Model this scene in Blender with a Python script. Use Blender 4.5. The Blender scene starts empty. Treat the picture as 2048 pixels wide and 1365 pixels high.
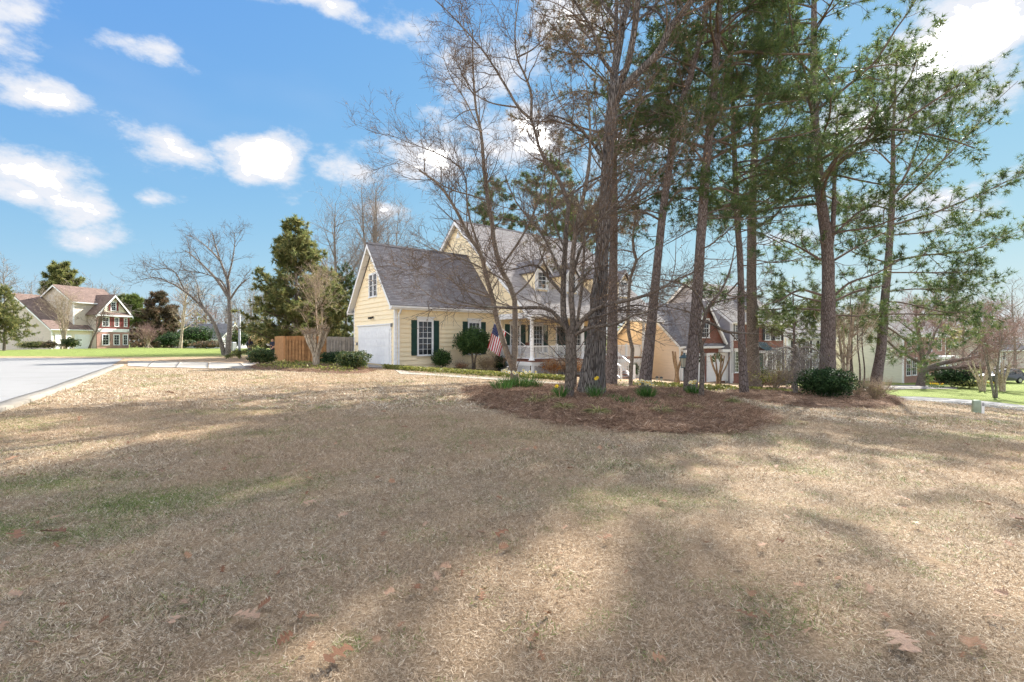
import bpy, math, random
import numpy as np
from mathutils import Vector, Matrix

R = math.radians
random.seed(11)
RNG = np.random.default_rng(11)
SC = bpy.context.scene
COL = SC.collection

# ------------------------------------------------------------------ camera
CAMH, FPX = 1.5, 940.0                      # eye height (m), focal length in 2048-wide pixels
cam_d = bpy.data.cameras.new('camera'); cam = bpy.data.objects.new('camera', cam_d); COL.objects.link(cam)
cam.location = (0, 0, CAMH); cam.rotation_euler = (R(90), 0, 0)
cam_d.sensor_width = 36; cam_d.lens = 36*FPX/2048; cam_d.clip_start = .05; cam_d.clip_end = 4000
SC.camera = cam

# ------------------------------------------------------------------ world, sun, exposure
SUN_AZ, SUN_EL = R(38), R(38)               # azimuth measured from +Y towards +X
EXPO = 2.5
SKY_STRENGTH, SUN_STRENGTH = 0.15, 2.3
world = bpy.data.worlds.new('World'); SC.world = world; world.use_nodes = True
def build_world():
    nt = world.node_tree; N = nt.nodes; L = nt.links
    for n in list(N): N.remove(n)
    def nd(t, **k):
        n = N.new(t)
        for a, b in k.items(): setattr(n, a, b)
        return n
    def mth(op, a, b=None, c=None, clamp=False):
        n = nd('ShaderNodeMath', operation=op); n.use_clamp = clamp
        for i, v in enumerate((a, b, c)):
            if v is None: continue
            if isinstance(v, (int, float)): n.inputs[i].default_value = v
            else: L.new(v, n.inputs[i])
        return n.outputs[0]
    def vmth(op, a, b=None):
        n = nd('ShaderNodeVectorMath', operation=op)
        for i, v in enumerate((a, b)):
            if v is None: continue
            if isinstance(v, tuple): n.inputs[i].default_value = v
            else: L.new(v, n.inputs[i])
        return n
    out = nd('ShaderNodeOutputWorld'); bg = nd('ShaderNodeBackground'); bg.inputs[1].default_value = SKY_STRENGTH
    sky = nd('ShaderNodeTexSky', sky_type='NISHITA'); sky.sun_disc = False
    sky.sun_elevation = SUN_EL; sky.sun_rotation = SUN_AZ
    sky.altitude = 100; sky.air_density = 1.0; sky.dust_density = .03; sky.ozone_density = 3.0
    tc = nd('ShaderNodeTexCoord'); d = tc.outputs['Generated']
    sp = nd('ShaderNodeSeparateXYZ'); L.new(d, sp.inputs[0])
    az = mth('ARCTAN2', sp.outputs[0], sp.outputs[1]); el = mth('ARCSINE', sp.outputs[2])
    cb = nd('ShaderNodeCombineXYZ'); L.new(az, cb.inputs[0]); L.new(el, cb.inputs[1])
    # cumulus: ellipses in (azimuth, elevation) roughened by fractal noise
    def ang(px, py):
        x, z = (px-1024)/FPX, (682-py)/FPX
        return math.atan2(x, 1), math.atan2(z, math.hypot(x, 1))
    cl = [(105,378,135,50,1),(30,395,70,32,.9),(350,308,95,42,.95),(520,325,112,52,1),(330,413,50,17,.7),(180,462,105,24,.62),(25,55,75,50,.55),(75,178,80,24,.6),
          (305,108,60,20,.5),(620,8,130,22,.75),(812,42,66,40,.55),(850,310,120,62,1),(740,345,70,35,.85),(1070,275,110,56,.95),(1020,130,140,60,.6),(1900,75,165,88,1),(2010,60,120,90,1),
          (1790,130,70,40,.75),(1700,250,150,44,.7),(1850,395,160,36,.7),(1250,300,90,50,.55),(1560,480,150,26,.45),(770,432,55,22,.6),(1960,620,100,26,.5),(1150,40,120,46,.65)]
    A = [(ang(px, py), (rx/FPX*1.1*math.cos(ang(px,py)[0])**1.5, ry/FPX*1.1), w) for px, py, rx, ry, w in cl]
    nz = nd('ShaderNodeTexNoise'); nz.noise_dimensions = '3D'; nz.inputs['Scale'].default_value = 6.5; nz.inputs['Detail'].default_value = 7
    nz.inputs['Roughness'].default_value = .66
    st = vmth('MULTIPLY', d, (1, 1, 1.9)); L.new(st.outputs[0], nz.inputs['Vector'])
    nz2 = nd('ShaderNodeTexNoise'); nz2.inputs['Scale'].default_value = 2.4; nz2.inputs['Detail'].default_value = 3
    L.new(vmth('MULTIPLY', d, (1, 1, 2.5)).outputs[0], nz2.inputs['Vector'])
    nzw = nd('ShaderNodeTexNoise'); nzw.inputs['Scale'].default_value = 7.0; nzw.inputs['Detail'].default_value = 2.0; L.new(st.outputs[0], nzw.inputs['Vector'])
    warp = vmth('SUBTRACT', nzw.outputs['Color'], (.5, .5, .5)); warp = vmth('MULTIPLY', warp.outputs[0], (.14, .075, 0))
    pos = vmth('ADD', cb.outputs[0], warp.outputs[0]).outputs[0]
    m = None
    for (a, e), (w, h), k in A:
        v = vmth('SUBTRACT', pos, (a, e, 0)); v = vmth('MULTIPLY', v.outputs[0], (1/w, 1/h, 0)); ln = vmth('LENGTH', v.outputs[0])
        f = mth('MULTIPLY_ADD', ln.outputs['Value'], -k, k)
        m = f if m is None else mth('MAXIMUM', m, f)
    # the same kind of sky carries on all the way round, outside the part described above
    rest = mth('MAXIMUM', mth('SUBTRACT', mth('ABSOLUTE', az), .98), mth('SUBTRACT', el, .72))
    wr = nd('ShaderNodeMapRange'); L.new(rest, wr.inputs[0]); wr.inputs[1].default_value = 0; wr.inputs[2].default_value = .15
    gen = mth('MULTIPLY', mth('MULTIPLY_ADD', nz2.outputs['Fac'], 5.0, -2.3), wr.outputs[0])
    m = mth('MAXIMUM', m, mth('SUBTRACT', gen, mth('MULTIPLY', mth('SUBTRACT', 1.0, wr.outputs[0]), 2.0)))
    dens = mth('ADD', m, mth('MULTIPLY_ADD', nz.outputs['Fac'], 2.4, -1.3))
    dens = mth('ADD', dens, .1)
    mr = nd('ShaderNodeMapRange', interpolation_type='SMOOTHSTEP'); L.new(dens, mr.inputs[0])
    mr.inputs[1].default_value = .0; mr.inputs[2].default_value = .62
    # thin high veil
    veil = nd('ShaderNodeMapRange', interpolation_type='SMOOTHSTEP'); L.new(nz2.outputs['Fac'], veil.inputs[0])
    veil.inputs[1].default_value = .5; veil.inputs[2].default_value = .8; veil.inputs[4].default_value = .12
    cov = mth('MAXIMUM', mr.outputs[0], veil.outputs[0])
    cr = nd('ShaderNodeMapRange'); L.new(dens, cr.inputs[0]); cr.inputs[1].default_value = .66; cr.inputs[2].default_value = 1.7
    mixc = nd('ShaderNodeMix', data_type='RGBA'); L.new(cr.outputs[0], mixc.inputs[0])
    mixc.inputs[6].default_value = (1.03, 1.06, 1.14, 1); mixc.inputs[7].default_value = (26.0, 25.5, 24.6, 1)
    # the photograph's tone curve: the bright sky rolls off softly, channel by channel
    hs = vmth('DIVIDE', vmth('MULTIPLY', sky.outputs[0], (1.84, 1.38, 1.065)).outputs[0], vmth('ADD', sky.outputs[0], (9.0, 3.65, .3)).outputs[0])
    mix = nd('ShaderNodeMix', data_type='RGBA'); L.new(cov, mix.inputs[0]); L.new(hs.outputs[0], mix.inputs[6]); L.new(mixc.outputs[2], mix.inputs[7])
    L.new(mix.outputs[2], bg.inputs[0]); L.new(bg.outputs[0], out.inputs[0])
build_world()
sun_d = bpy.data.lights.new('sun', 'SUN'); sun_d.energy = SUN_STRENGTH; sun_d.angle = R(.53); sun_d.color = (1, .955, .88)
sun = bpy.data.objects.new('sun', sun_d); COL.objects.link(sun)
sdir = Vector((math.sin(SUN_AZ)*math.cos(SUN_EL), math.cos(SUN_AZ)*math.cos(SUN_EL), math.sin(SUN_EL)))
sun.rotation_euler = (-sdir).to_track_quat('-Z', 'Y').to_euler(); sun.location = (20, 20, 60)
vs = SC.view_settings; vs.view_transform = 'Standard'; vs.look = 'None'; vs.exposure = EXPO; vs.gamma = 1; vs.use_curve_mapping = False
SC.cycles.use_denoising = True; SC.cycles.denoising_prefilter = 'NONE'; SC.cycles.denoising_input_passes = 'RGB_ALBEDO_NORMAL'
SC.cycles.max_bounces = 5; SC.cycles.diffuse_bounces = 3; SC.cycles.glossy_bounces = 2; SC.cycles.transmission_bounces = 3; SC.cycles.transparent_max_bounces = 4
SC.cycles.sample_clamp_indirect = 8

# ------------------------------------------------------------------ helpers: materials
MATS = {}
class NT:
    def __init__(s, name):
        s.m = bpy.data.materials.new(name); s.m.use_nodes = True; s.t = s.m.node_tree
        s.b = s.t.nodes['Principled BSDF']; s.o = s.t.nodes['Material Output']; MATS[name] = s.m
    def n(s, t, ins=None, **k):
        x = s.t.nodes.new(t)
        for a, b in k.items(): setattr(x, a, b)
        for a, b in (ins or {}).items(): s.set(x, a, b)
        return x
    def set(s, x, a, b):
        i = x.inputs[a]
        if hasattr(b, 'is_output') and b.is_output: s.t.links.new(b, i)
        else: i.default_value = b
    def mth(s, op, a, b=0.0, clamp=False):
        x = s.n('ShaderNodeMath', {0: a, 1: b}, operation=op); x.use_clamp = clamp; return x.outputs[0]
    def noise(s, vec, scale, detail=4, rough=.55): return s.n('ShaderNodeTexNoise', {'Vector': vec, 'Scale': scale, 'Detail': detail, 'Roughness': rough}).outputs['Fac']
    def ramp(s, f, stops):
        x = s.n('ShaderNodeValToRGB', {0: f}); e = x.color_ramp.elements
        while len(e) < len(stops): e.new(.5)
        for q, (p, c) in zip(e, stops): q.position = p; q.color = tuple(c)+(1,) if len(c) == 3 else c
        return x.outputs[0]
    def mix(s, f, a, b, bt='MIX'):
        x = s.n('ShaderNodeMix', data_type='RGBA', blend_type=bt); s.set(x, 0, f)
        s.set(x, 6, a if not isinstance(a, tuple) else a+(1,)*(4-len(a))); s.set(x, 7, b if not isinstance(b, tuple) else b+(1,)*(4-len(b)))
        return x.outputs[2]
    def rng(s, f, a, b, c=0.0, d=1.0, smooth=True):
        return s.n('ShaderNodeMapRange', {0: f, 1: a, 2: b, 3: c, 4: d}, interpolation_type='SMOOTHSTEP' if smooth else 'LINEAR').outputs[0]
    def bump(s, h, dist=.02, strength=1.0):
        x = s.n('ShaderNodeBump', {'Height': h, 'Distance': dist, 'Strength': strength}); s.set(s.b, 'Normal', x.outputs[0])
    def obj(s): return s.n('ShaderNodeTexCoord').outputs['Object']
    def gpos(s): return s.n('ShaderNodeNewGeometry').outputs['Position']
    def map(s, v, sc): return s.n('ShaderNodeMapping', {'Vector': v, 'Scale': sc}).outputs[0]
    def attr(s, name, kind='GEOMETRY'): return s.n('ShaderNodeAttribute', attribute_name=name, attribute_type=kind)
    def base(s, c, rough=.7, spec=.3):
        s.set(s.b, 'Base Color', c if not isinstance(c, tuple) else c+(1,)*(4-len(c))); s.set(s.b, 'Roughness', rough); s.set(s.b, 'Specular IOR Level', spec)
    def translucent(s, col, f=.3):
        tr = s.n('ShaderNodeBsdfTranslucent'); s.set(tr, 0, col)
        mx = s.n('ShaderNodeMixShader', {0: f}); s.t.links.new(s.b.outputs[0], mx.inputs[1]); s.t.links.new(tr.outputs[0], mx.inputs[2])
        s.t.links.new(mx.outputs[0], s.o.inputs[0])

def mul(c, k): return tuple(min(1, x*k) for x in c)
def m_plain(name, c, rough=.6, var=.12, scale=6, spec=.3, bump=0, metal=0):
    s = NT(name); f = s.noise(s.obj(), scale, 5)
    s.base(s.ramp(f, [(.3, mul(c, 1-var)), (.7, mul(c, 1+var))]), rough, spec); s.b.inputs['Metallic'].default_value = metal
    if bump: s.bump(s.noise(s.obj(), scale*6, 4), bump)
    return s.m
def m_bark(name, c0, c1, sx, sz, dist, lich=None):
    s = NT(name); v = s.map(s.obj(), (sx, sx, sz)); w = s.noise(s.obj(), 3, 4)
    vo = s.n('ShaderNodeTexVoronoi', {'Vector': v, 'Scale': 1.0, 'Randomness': 1.0}, feature='DISTANCE_TO_EDGE').outputs[0]
    nf = s.noise(s.map(s.obj(), (sx*2, sx*2, sz*1.4)), 1.5, 8, .65)
    h = s.mth('ADD', s.rng(vo, 0, .28), s.mth('MULTIPLY', nf, .9))
    c = s.ramp(h, [(.2, mul(c0, .62)), (.6, c0), (1.05, c1)])
    c = s.mix(s.rng(w, .45, .75, 0, .5), c, mul(c1, 1.15))
    if lich: c = s.mix(s.rng(s.noise(s.obj(), 6, 6, .7), .55, .68, 0, .6), c, lich)
    s.base(c, .9, .12); s.bump(h, dist); return s.m
def m_leaf(name, stops, tr=.3, rough=.55, spec=.3):
    s = NT(name); a = s.attr('rnd').outputs['Fac']; c = s.ramp(a, stops); s.base(c, rough, spec)
    if tr: s.translucent(c, tr)
    return s.m
def m_siding(name, c, course=.2, var=.06):
    s = NT(name); sp = s.n('ShaderNodeSeparateXYZ', {0: s.obj()})
    fr = s.mth('FRACT', s.mth('DIVIDE', sp.outputs[2], course)); h = s.mth('SUBTRACT', 1.0, fr)
    f = s.noise(s.map(s.obj(), (1, 1, 6)), 1.2, 4)
    s.base(s.ramp(f, [(.3, mul(c, 1-var)), (.7, mul(c, 1+var))]), .55, .3); s.bump(h, .05); return s.m
def m_brick(name, c, c2, mortar):
    s = NT(name); sp = s.n('ShaderNodeSeparateXYZ', {0: s.obj()})
    v = s.n('ShaderNodeCombineXYZ', {0: s.mth('ADD', sp.outputs[0], sp.outputs[1]), 1: sp.outputs[2]}).outputs[0]
    b = s.n('ShaderNodeTexBrick', {'Vector': v, 'Color1': c+(1,), 'Color2': c2+(1,), 'Mortar': mortar+(1,), 'Scale': 1.0, 'Mortar Size': .008, 'Brick Width': .21, 'Row Height': .075, 'Bias': 0.0})
    col = s.mix(s.rng(s.noise(s.obj(), 1.5, 4), .35, .7, 0, .35), b.outputs[0], mul(c, .7)); s.base(col, .85, .15)
    s.bump(s.mth('SUBTRACT', 1.0, b.outputs[1]), .01); return s.m
def m_shingle(name, c, row=.143):
    s = NT(name); uv = s.n('ShaderNodeUVMap').outputs[0]
    b = s.n('ShaderNodeTexBrick', {'Vector': uv, 'Color1': mul(c, .72)+(1,), 'Color2': mul(c, 1.3)+(1,), 'Mortar': mul(c, .45)+(1,), 'Scale': 1.0, 'Mortar Size': .004, 'Brick Width': .31, 'Row Height': row})
    n1 = s.noise(uv, 26, 4, .7); n2 = s.noise(uv, .7, 4)
    col = s.mix(s.rng(n1, .35, .7, 0, .6), b.outputs[0], mul(c, 1.25)); col = s.mix(s.rng(n2, .4, .7, 0, .4), col, mul(c, .75))
    s.base(col, .92, .15); s.bump(s.mth('ADD', n1, s.mth('MULTIPLY', b.outputs[1], -.8)), .006); return s.m

def make_materials():
    m_siding('cream_far', (.62, .50, .33)); m_plain('cream', (.90, .76, .51), .5, .04, 2.5, .3, .002); m_plain('ridge_cap', (.10, .095, .10), .95, .2, 5, .05)
    m_plain('white', (.80, .80, .79), .45, .04, 4); m_plain('shutter_green', (.012, .048, .036), .45, .2, 4); m_plain('shutter_black', (.018, .018, .022), .5)
    m_plain('shutter_red', (.22, .055, .05), .7); m_shingle('shingle', (.235, .225, .235)); m_shingle('shingle_tan_lit', (.42, .385, .365)); m_shingle('shingle_red', (.21, .15, .128))  # pale tan shingle also carries the yellow house roof's sunlit brightness in its colour
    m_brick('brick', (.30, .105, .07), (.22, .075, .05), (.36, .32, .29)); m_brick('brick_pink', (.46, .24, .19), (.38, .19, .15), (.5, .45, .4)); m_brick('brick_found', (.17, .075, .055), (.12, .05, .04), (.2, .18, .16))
    m_siding('siding_beige', (.83, .67, .52), .24); m_siding('siding_tan', (.60, .51, .41), .2); m_siding('siding_grey', (.34, .32, .33), .2); m_siding('siding_sage', (.56, .56, .44), .2); m_siding('siding_white', (.68, .66, .62), .2); m_siding('siding_ivory', (.82, .72, .54), .2)
    m_plain('deck', (.22, .10, .07), .7, .2, 8); m_plain('black_metal', (.015, .015, .017), .4, .1, 8, .5); m_plain('copper', (.10, .16, .17), .45, .25, 9, .5, 0, .3)
    s = NT('glass'); s.base((.018, .022, .026), .04, .7)
    nz = s.noise(s.obj(), 1.3, 2); s.bump(nz, .01)
    s = NT('lamp_glass'); s.base((.55, .52, .40), .15, .5)
    m_plain('door_green', (.015, .05, .04), .4); m_plain('yard_door', (.74, .68, .52), .5, .04); m_plain('grey_metal', (.24, .25, .26), .45, .1, 5, .5)
    m_bark('bark_pine', (.115, .088, .076), (.25, .205, .183), 17, 5.0, .03); m_bark('bark_oak', (.08, .068, .059), (.27, .24, .215), 20, 2.3, .045)
    m_bark('bark_smooth', (.14, .112, .086), (.27, .22, .172), 30, 9, .012, (.30, .29, .24)); m_bark('bark_dark', (.10, .08, .064), (.21, .172, .14), 22, 6, .015, (.27, .27, .22))
    m_bark('bark_pale', (.34, .27, .19), (.55, .46, .34), 12, 2.5, .02); m_bark('bark_tan', (.20, .13, .075), (.34, .24, .15), 12, 3, .015); m_bark('bark_grey', (.17, .145, .12), (.30, .27, .235), 14, 4, .02)
    m_plain('twig', (.15, .115, .09), .85, .3, 3, .1); m_plain('twig_grey', (.26, .22, .19), .85, .25, 3, .1); m_plain('twig_red', (.27, .175, .15), .85, .25, 2, .1); m_plain('twig_pale', (.36, .28, .20), .85, .25, 3, .1)
    m_leaf('bud', [(0, (.20, .10, .05)), (.6, (.40, .25, .14)), (1, (.5, .36, .22))], .2)
    m_leaf('needle', [(0, (.042, .078, .027)), (.5, (.088, .14, .043)), (.85, (.17, .215, .066)), (1, (.25, .21, .09))], .45, .5)
    m_leaf('needle_brown', [(0, (.07, .085, .04)), (.35, (.13, .14, .07)), (.6, (.23, .165, .10)), (1, (.34, .22, .13))], .3, .6)
    m_leaf('needle_light', [(0, (.07, .105, .03)), (.5, (.135, .18, .05)), (1, (.25, .27, .08))], .38, .5)
    m_leaf('cedar', [(0, (.09, .12, .042)), (.45, (.18, .205, .07)), (.8, (.31, .285, .105)), (1, (.40, .33, .14))], .48, .6)
    m_leaf('box_leaf', [(0, (.02, .045, .012)), (.5, (.05, .085, .022)), (.85, (.11, .14, .035)), (1, (.22, .18, .07))], .25)
    m_leaf('dark_leaf', [(0, (.012, .03, .01)), (.5, (.026, .06, .018)), (1, (.065, .105, .04))], .2, .6, .15)
    m_leaf('holly_leaf', [(0, (.016, .042, .01)), (.5, (.038, .085, .02)), (1, (.095, .15, .042))], .25, .55, .2)
    m_leaf('magnolia', [(0, (.05, .06, .03)), (.5, (.12, .095, .055)), (1, (.25, .14, .085))], .3, .6)
    m_leaf('brown_leaf', [(0, (.16, .07, .035)), (.5, (.30, .14, .065)), (1, (.45, .26, .13))], .3, .7)
    m_leaf('rust_leaf', [(0, (.14, .055, .025)), (.5, (.32, .13, .045)), (1, (.42, .24, .09))], .3, .7)
    m_leaf('tan_leaf', [(0, (.20, .13, .06)), (.5, (.36, .26, .13)), (1, (.48, .38, .2))], .3, .7)
    m_leaf('yellow_green', [(0, (.10, .12, .02)), (.5, (.22, .24, .05)), (1, (.40, .36, .12))], .3)
    m_leaf('blade_green', [(0, (.03, .09, .015)), (.6, (.07, .17, .03)), (1, (.16, .24, .06))], .3, .45)
    m_leaf('liriope', [(0, (.10, .12, .03)), (.5, (.24, .24, .08)), (1, (.44, .36, .17))], .25, .5)
    m_leaf('petal', [(0, (.72, .68, .42)), (.7, (.82, .80, .66)), (1, (.82, .74, .3))], .35, .5)
    m_leaf('petal_yellow', [(0, (.75, .52, .03)), (1, (.85, .66, .08))], .35, .5)
    m_plain('trumpet', (.75, .48, .03), .5)
    m_plain('fence_new', (.42, .22, .09), .7, .25, 5); m_plain('fence_old', (.33, .29, .24), .8, .2, 5)
    m_plain('denim', (.05, .11, .22), .8); m_plain('jacket', (.025, .03, .05), .8); m_plain('skin', (.52, .30, .2), .55, .05); m_plain('hair', (.10, .05, .025), .6, .3, 30); m_plain('paper', (.75, .75, .75), .6, .02)
    m_plain('flag_red', (.40, .012, .025), .7, .06); m_plain('flag_white', (.72, .72, .74), .7, .04); m_plain('flag_blue', (.012, .025, .11), .7, .06)
    m_plain('pedestal', (.26, .32, .24), .5, .1, 5); m_plain('car_paint', (.06, .063, .075), .25, .05, 3, .6, 0, .4); m_plain('tyre', (.015, .015, .015), .85); m_plain('rim', (.45, .45, .46), .3, .05, 3, .5, 0, .8); m_plain('tail_red', (.5, .02, .02), .25)
    # leaves on the lawn
    s = NT('dead_leaf'); r = s.n('ShaderNodeObjectInfo').outputs['Random']; v = s.noise(s.obj(), 25, 5)
    s.base(s.mix(s.rng(v, .35, .7, 0, .5), s.ramp(r, [(0, (.20, .085, .04)), (.5, (.36, .20, .11)), (1, (.46, .30, .20))]), (.16, .09, .05)), .65, .3); s.bump(v, .004)
    # concrete
    for nm, c in (('concrete', (.25, .246, .24)), ('concrete_kerb', (.29, .26, .215)), ('concrete_walk', (.33, .305, .265))):
        s = NT(nm); p = s.gpos(); a = s.noise(p, .35, 5); b = s.noise(p, 30, 5, .7)
        col = s.mix(s.rng(a, .4, .7, 0, .5), c, mul(c, .84)); col = s.mix(s.rng(b, .5, .75, 0, .5), col, mul(c, .82)); col = s.mix(s.rng(s.noise(p, 1.7, 6, .7), .54, .7, 0, .5), col, (.2, .18, .15)); col = s.mix(s.rng(s.noise(s.map(p, (.25, 1.6, 1)), 1.0, 5, .6), .52, .7, 0, .4), col, mul(c, .7))
        s.base(col, .9, .2); s.bump(b, .004)
    # ground: dormant lawn
    s = NT('lawn_soil'); p = s.gpos(); g = s.attr('green').outputs['Fac']; n1 = s.noise(p, 55, 6, .75); n2 = s.noise(p, 1.1, 5); n3 = s.noise(p, 7, 5, .65)
    tan = s.ramp(n1, [(.25, (.07, .048, .03)), (.5, (.30, .215, .135)), (.75, (.64, .50, .35))])
    tan = s.mix(s.rng(n2, .35, .7, 0, .55), tan, (.50, .35, .215)); tan = s.mix(s.rng(n3, .5, .75, 0, .45), tan, (.32, .23, .14))
    grn = s.ramp(n1, [(.25, (.09, .11, .03)), (.55, (.20, .245, .065)), (.8, (.36, .38, .13))])
    gg = s.mth('ADD', g, s.mth('MULTIPLY', s.mth('SUBTRACT', n3, .5), .9)); gg = s.rng(gg, .22, .72)
    moss = s.rng(s.noise(p, .55, 5, .6), .6, .72, 0, .35)
    col = s.mix(gg, tan, grn); col = s.mix(moss, col, (.22, .19, .055)); s.base(col, .95, .1); s.bump(n1, .03)
    # bright spring lawn further off
    s = NT('blade'); a = s.attr('rnd').outputs['Fac']; g = s.attr('green', 'INSTANCER').outputs['Fac']; k = s.attr('tone', 'INSTANCER').outputs['Fac']
    tan = s.ramp(a, [(0, (.13, .088, .053)), (.35, (.38, .285, .185)), (.7, (.62, .50, .355)), (1, (.80, .72, .575))]); tan = s.mix(k, tan, (.50, .335, .195))
    grn = s.ramp(a, [(0, (.07, .12, .025)), (.6, (.18, .25, .06)), (1, (.36, .39, .13))])
    f = s.rng(s.mth('ADD', g, s.mth('MULTIPLY', s.mth('SUBTRACT', s.mth('FRACT', s.mth('MULTIPLY', a, 7.31)), .5), .8)), .4, .6)
    c = s.mix(f, tan, grn); s.base(c, .7, .2); s.translucent(c, .25)
    # pine straw mulch
    s = NT('mulch'); p = s.gpos(); n1 = s.noise(p, 40, 7, .75); n2 = s.noise(p, 2.2, 5)
    c = s.ramp(n1, [(.25, (.055, .033, .022)), (.5, (.17, .103, .067)), (.78, (.36, .245, .168))]); c = s.mix(s.rng(n2, .4, .7, 0, .5), c, (.26, .16, .10)); s.base(c, .95, .1); s.bump(n1, .04)
    s = NT('straw'); a = s.attr('rnd').outputs['Fac']; c = s.ramp(a, [(0, (.09, .05, .032)), (.45, (.215, .125, .078)), (.8, (.37, .235, .15)), (1, (.60, .47, .34))]); s.base(c, .8, .15)
make_materials()
M = MATS

# ------------------------------------------------------------------ helpers: terrain, objects, meshes
def H(x, y):
    x = np.asarray(x, float); y = np.asarray(y, float)
    g = .065*x+.035*y-.525; w = .15
    s = w*np.logaddexp(0, g/w); s = np.where(s < 2, s, 2+1.6*(1-np.exp(-np.maximum(s-2, 0)/1.6)))
    z = -s + .55*np.exp(-((x+50)**2+(y-60)**2)/(2*15**2))
    z = z + .012*np.sin(x*1.3+.7*y)*np.cos(y*.9-.4*x) + .02*np.sin(x*.37+1)*np.sin(y*.31)
    return z
def Hs(x, y): return float(H(x, y))
def P(px, py, Y): return Vector(((px-1024)/FPX*Y, Y, CAMH-(py-682)/FPX*Y))      # the point at depth Y along a line of sight
def G(px, py):                                                                     # where a line of sight meets the ground
    a, b = (px-1024)/FPX, (682-py)/FPX; y0 = y = 1.5
    while y < 400:
        if CAMH+b*y < Hs(a*y, y): break
        y0 = y; y *= 1.02
    for _ in range(24):
        m = (y0+y)/2
        if CAMH+b*m < Hs(a*m, m): y = m
        else: y0 = m
    return Vector((a*y, y, Hs(a*y, y)))

def prop(o, label=None, cat=None, group=None, kind=None):
    for k, v in (('label', label), ('category', cat), ('group', group), ('kind', kind)):
        if v: o[k] = v
    return o
def thing(name, label, cat, loc=(0, 0, 0), rz=0, group=None):
    o = bpy.data.objects.new(name, None); COL.objects.link(o); o.empty_display_size = .2
    o.location = loc; o.rotation_euler = (0, 0, rz); return prop(o, label, cat, group)
def link(name, me, parent=None):
    o = bpy.data.objects.new(name, me); COL.objects.link(o)
    if parent: o.parent = parent
    return o
def np_mesh(name, V, F, mat, parent=None, smooth=False, rnd=None, attrs=None, uv=None):
    """V (n,3); F one (m,3)/(m,4) array or a list of them"""
    V = np.asarray(V, np.float32).reshape(-1, 3); Fs = F if isinstance(F, list) else [F]
    Fs = [np.asarray(f, np.int32) for f in Fs if len(f)]
    me = bpy.data.meshes.new(name); me.vertices.add(len(V)); me.vertices.foreach_set('co', V.ravel())
    loops = np.concatenate([f.ravel() for f in Fs]); tot = np.concatenate([np.full(len(f), f.shape[1], np.int32) for f in Fs])
    st = np.concatenate([[0], np.cumsum(tot)[:-1]]).astype(np.int32)
    me.loops.add(len(loops)); me.loops.foreach_set('vertex_index', loops)
    me.polygons.add(len(tot)); me.polygons.foreach_set('loop_start', st); me.polygons.foreach_set('loop_total', tot)
    if smooth: me.polygons.foreach_set('use_smooth', np.ones(len(tot), bool))
    for k, a in ([('rnd', rnd)] if rnd is not None else [])+list((attrs or {}).items()):
        at = me.attributes.new(k, 'FLOAT', 'POINT'); at.data.foreach_set('value', np.asarray(a, np.float32))
    if uv is not None:
        l = me.uv_layers.new(name='UVMap'); l.data.foreach_set('uv', np.asarray(uv, np.float32)[loops].ravel())
    me.update(calc_edges=True); me.validate()
    if mat: me.materials.append(M[mat] if isinstance(mat, str) else mat)
    return link(name, me, parent)

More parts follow.
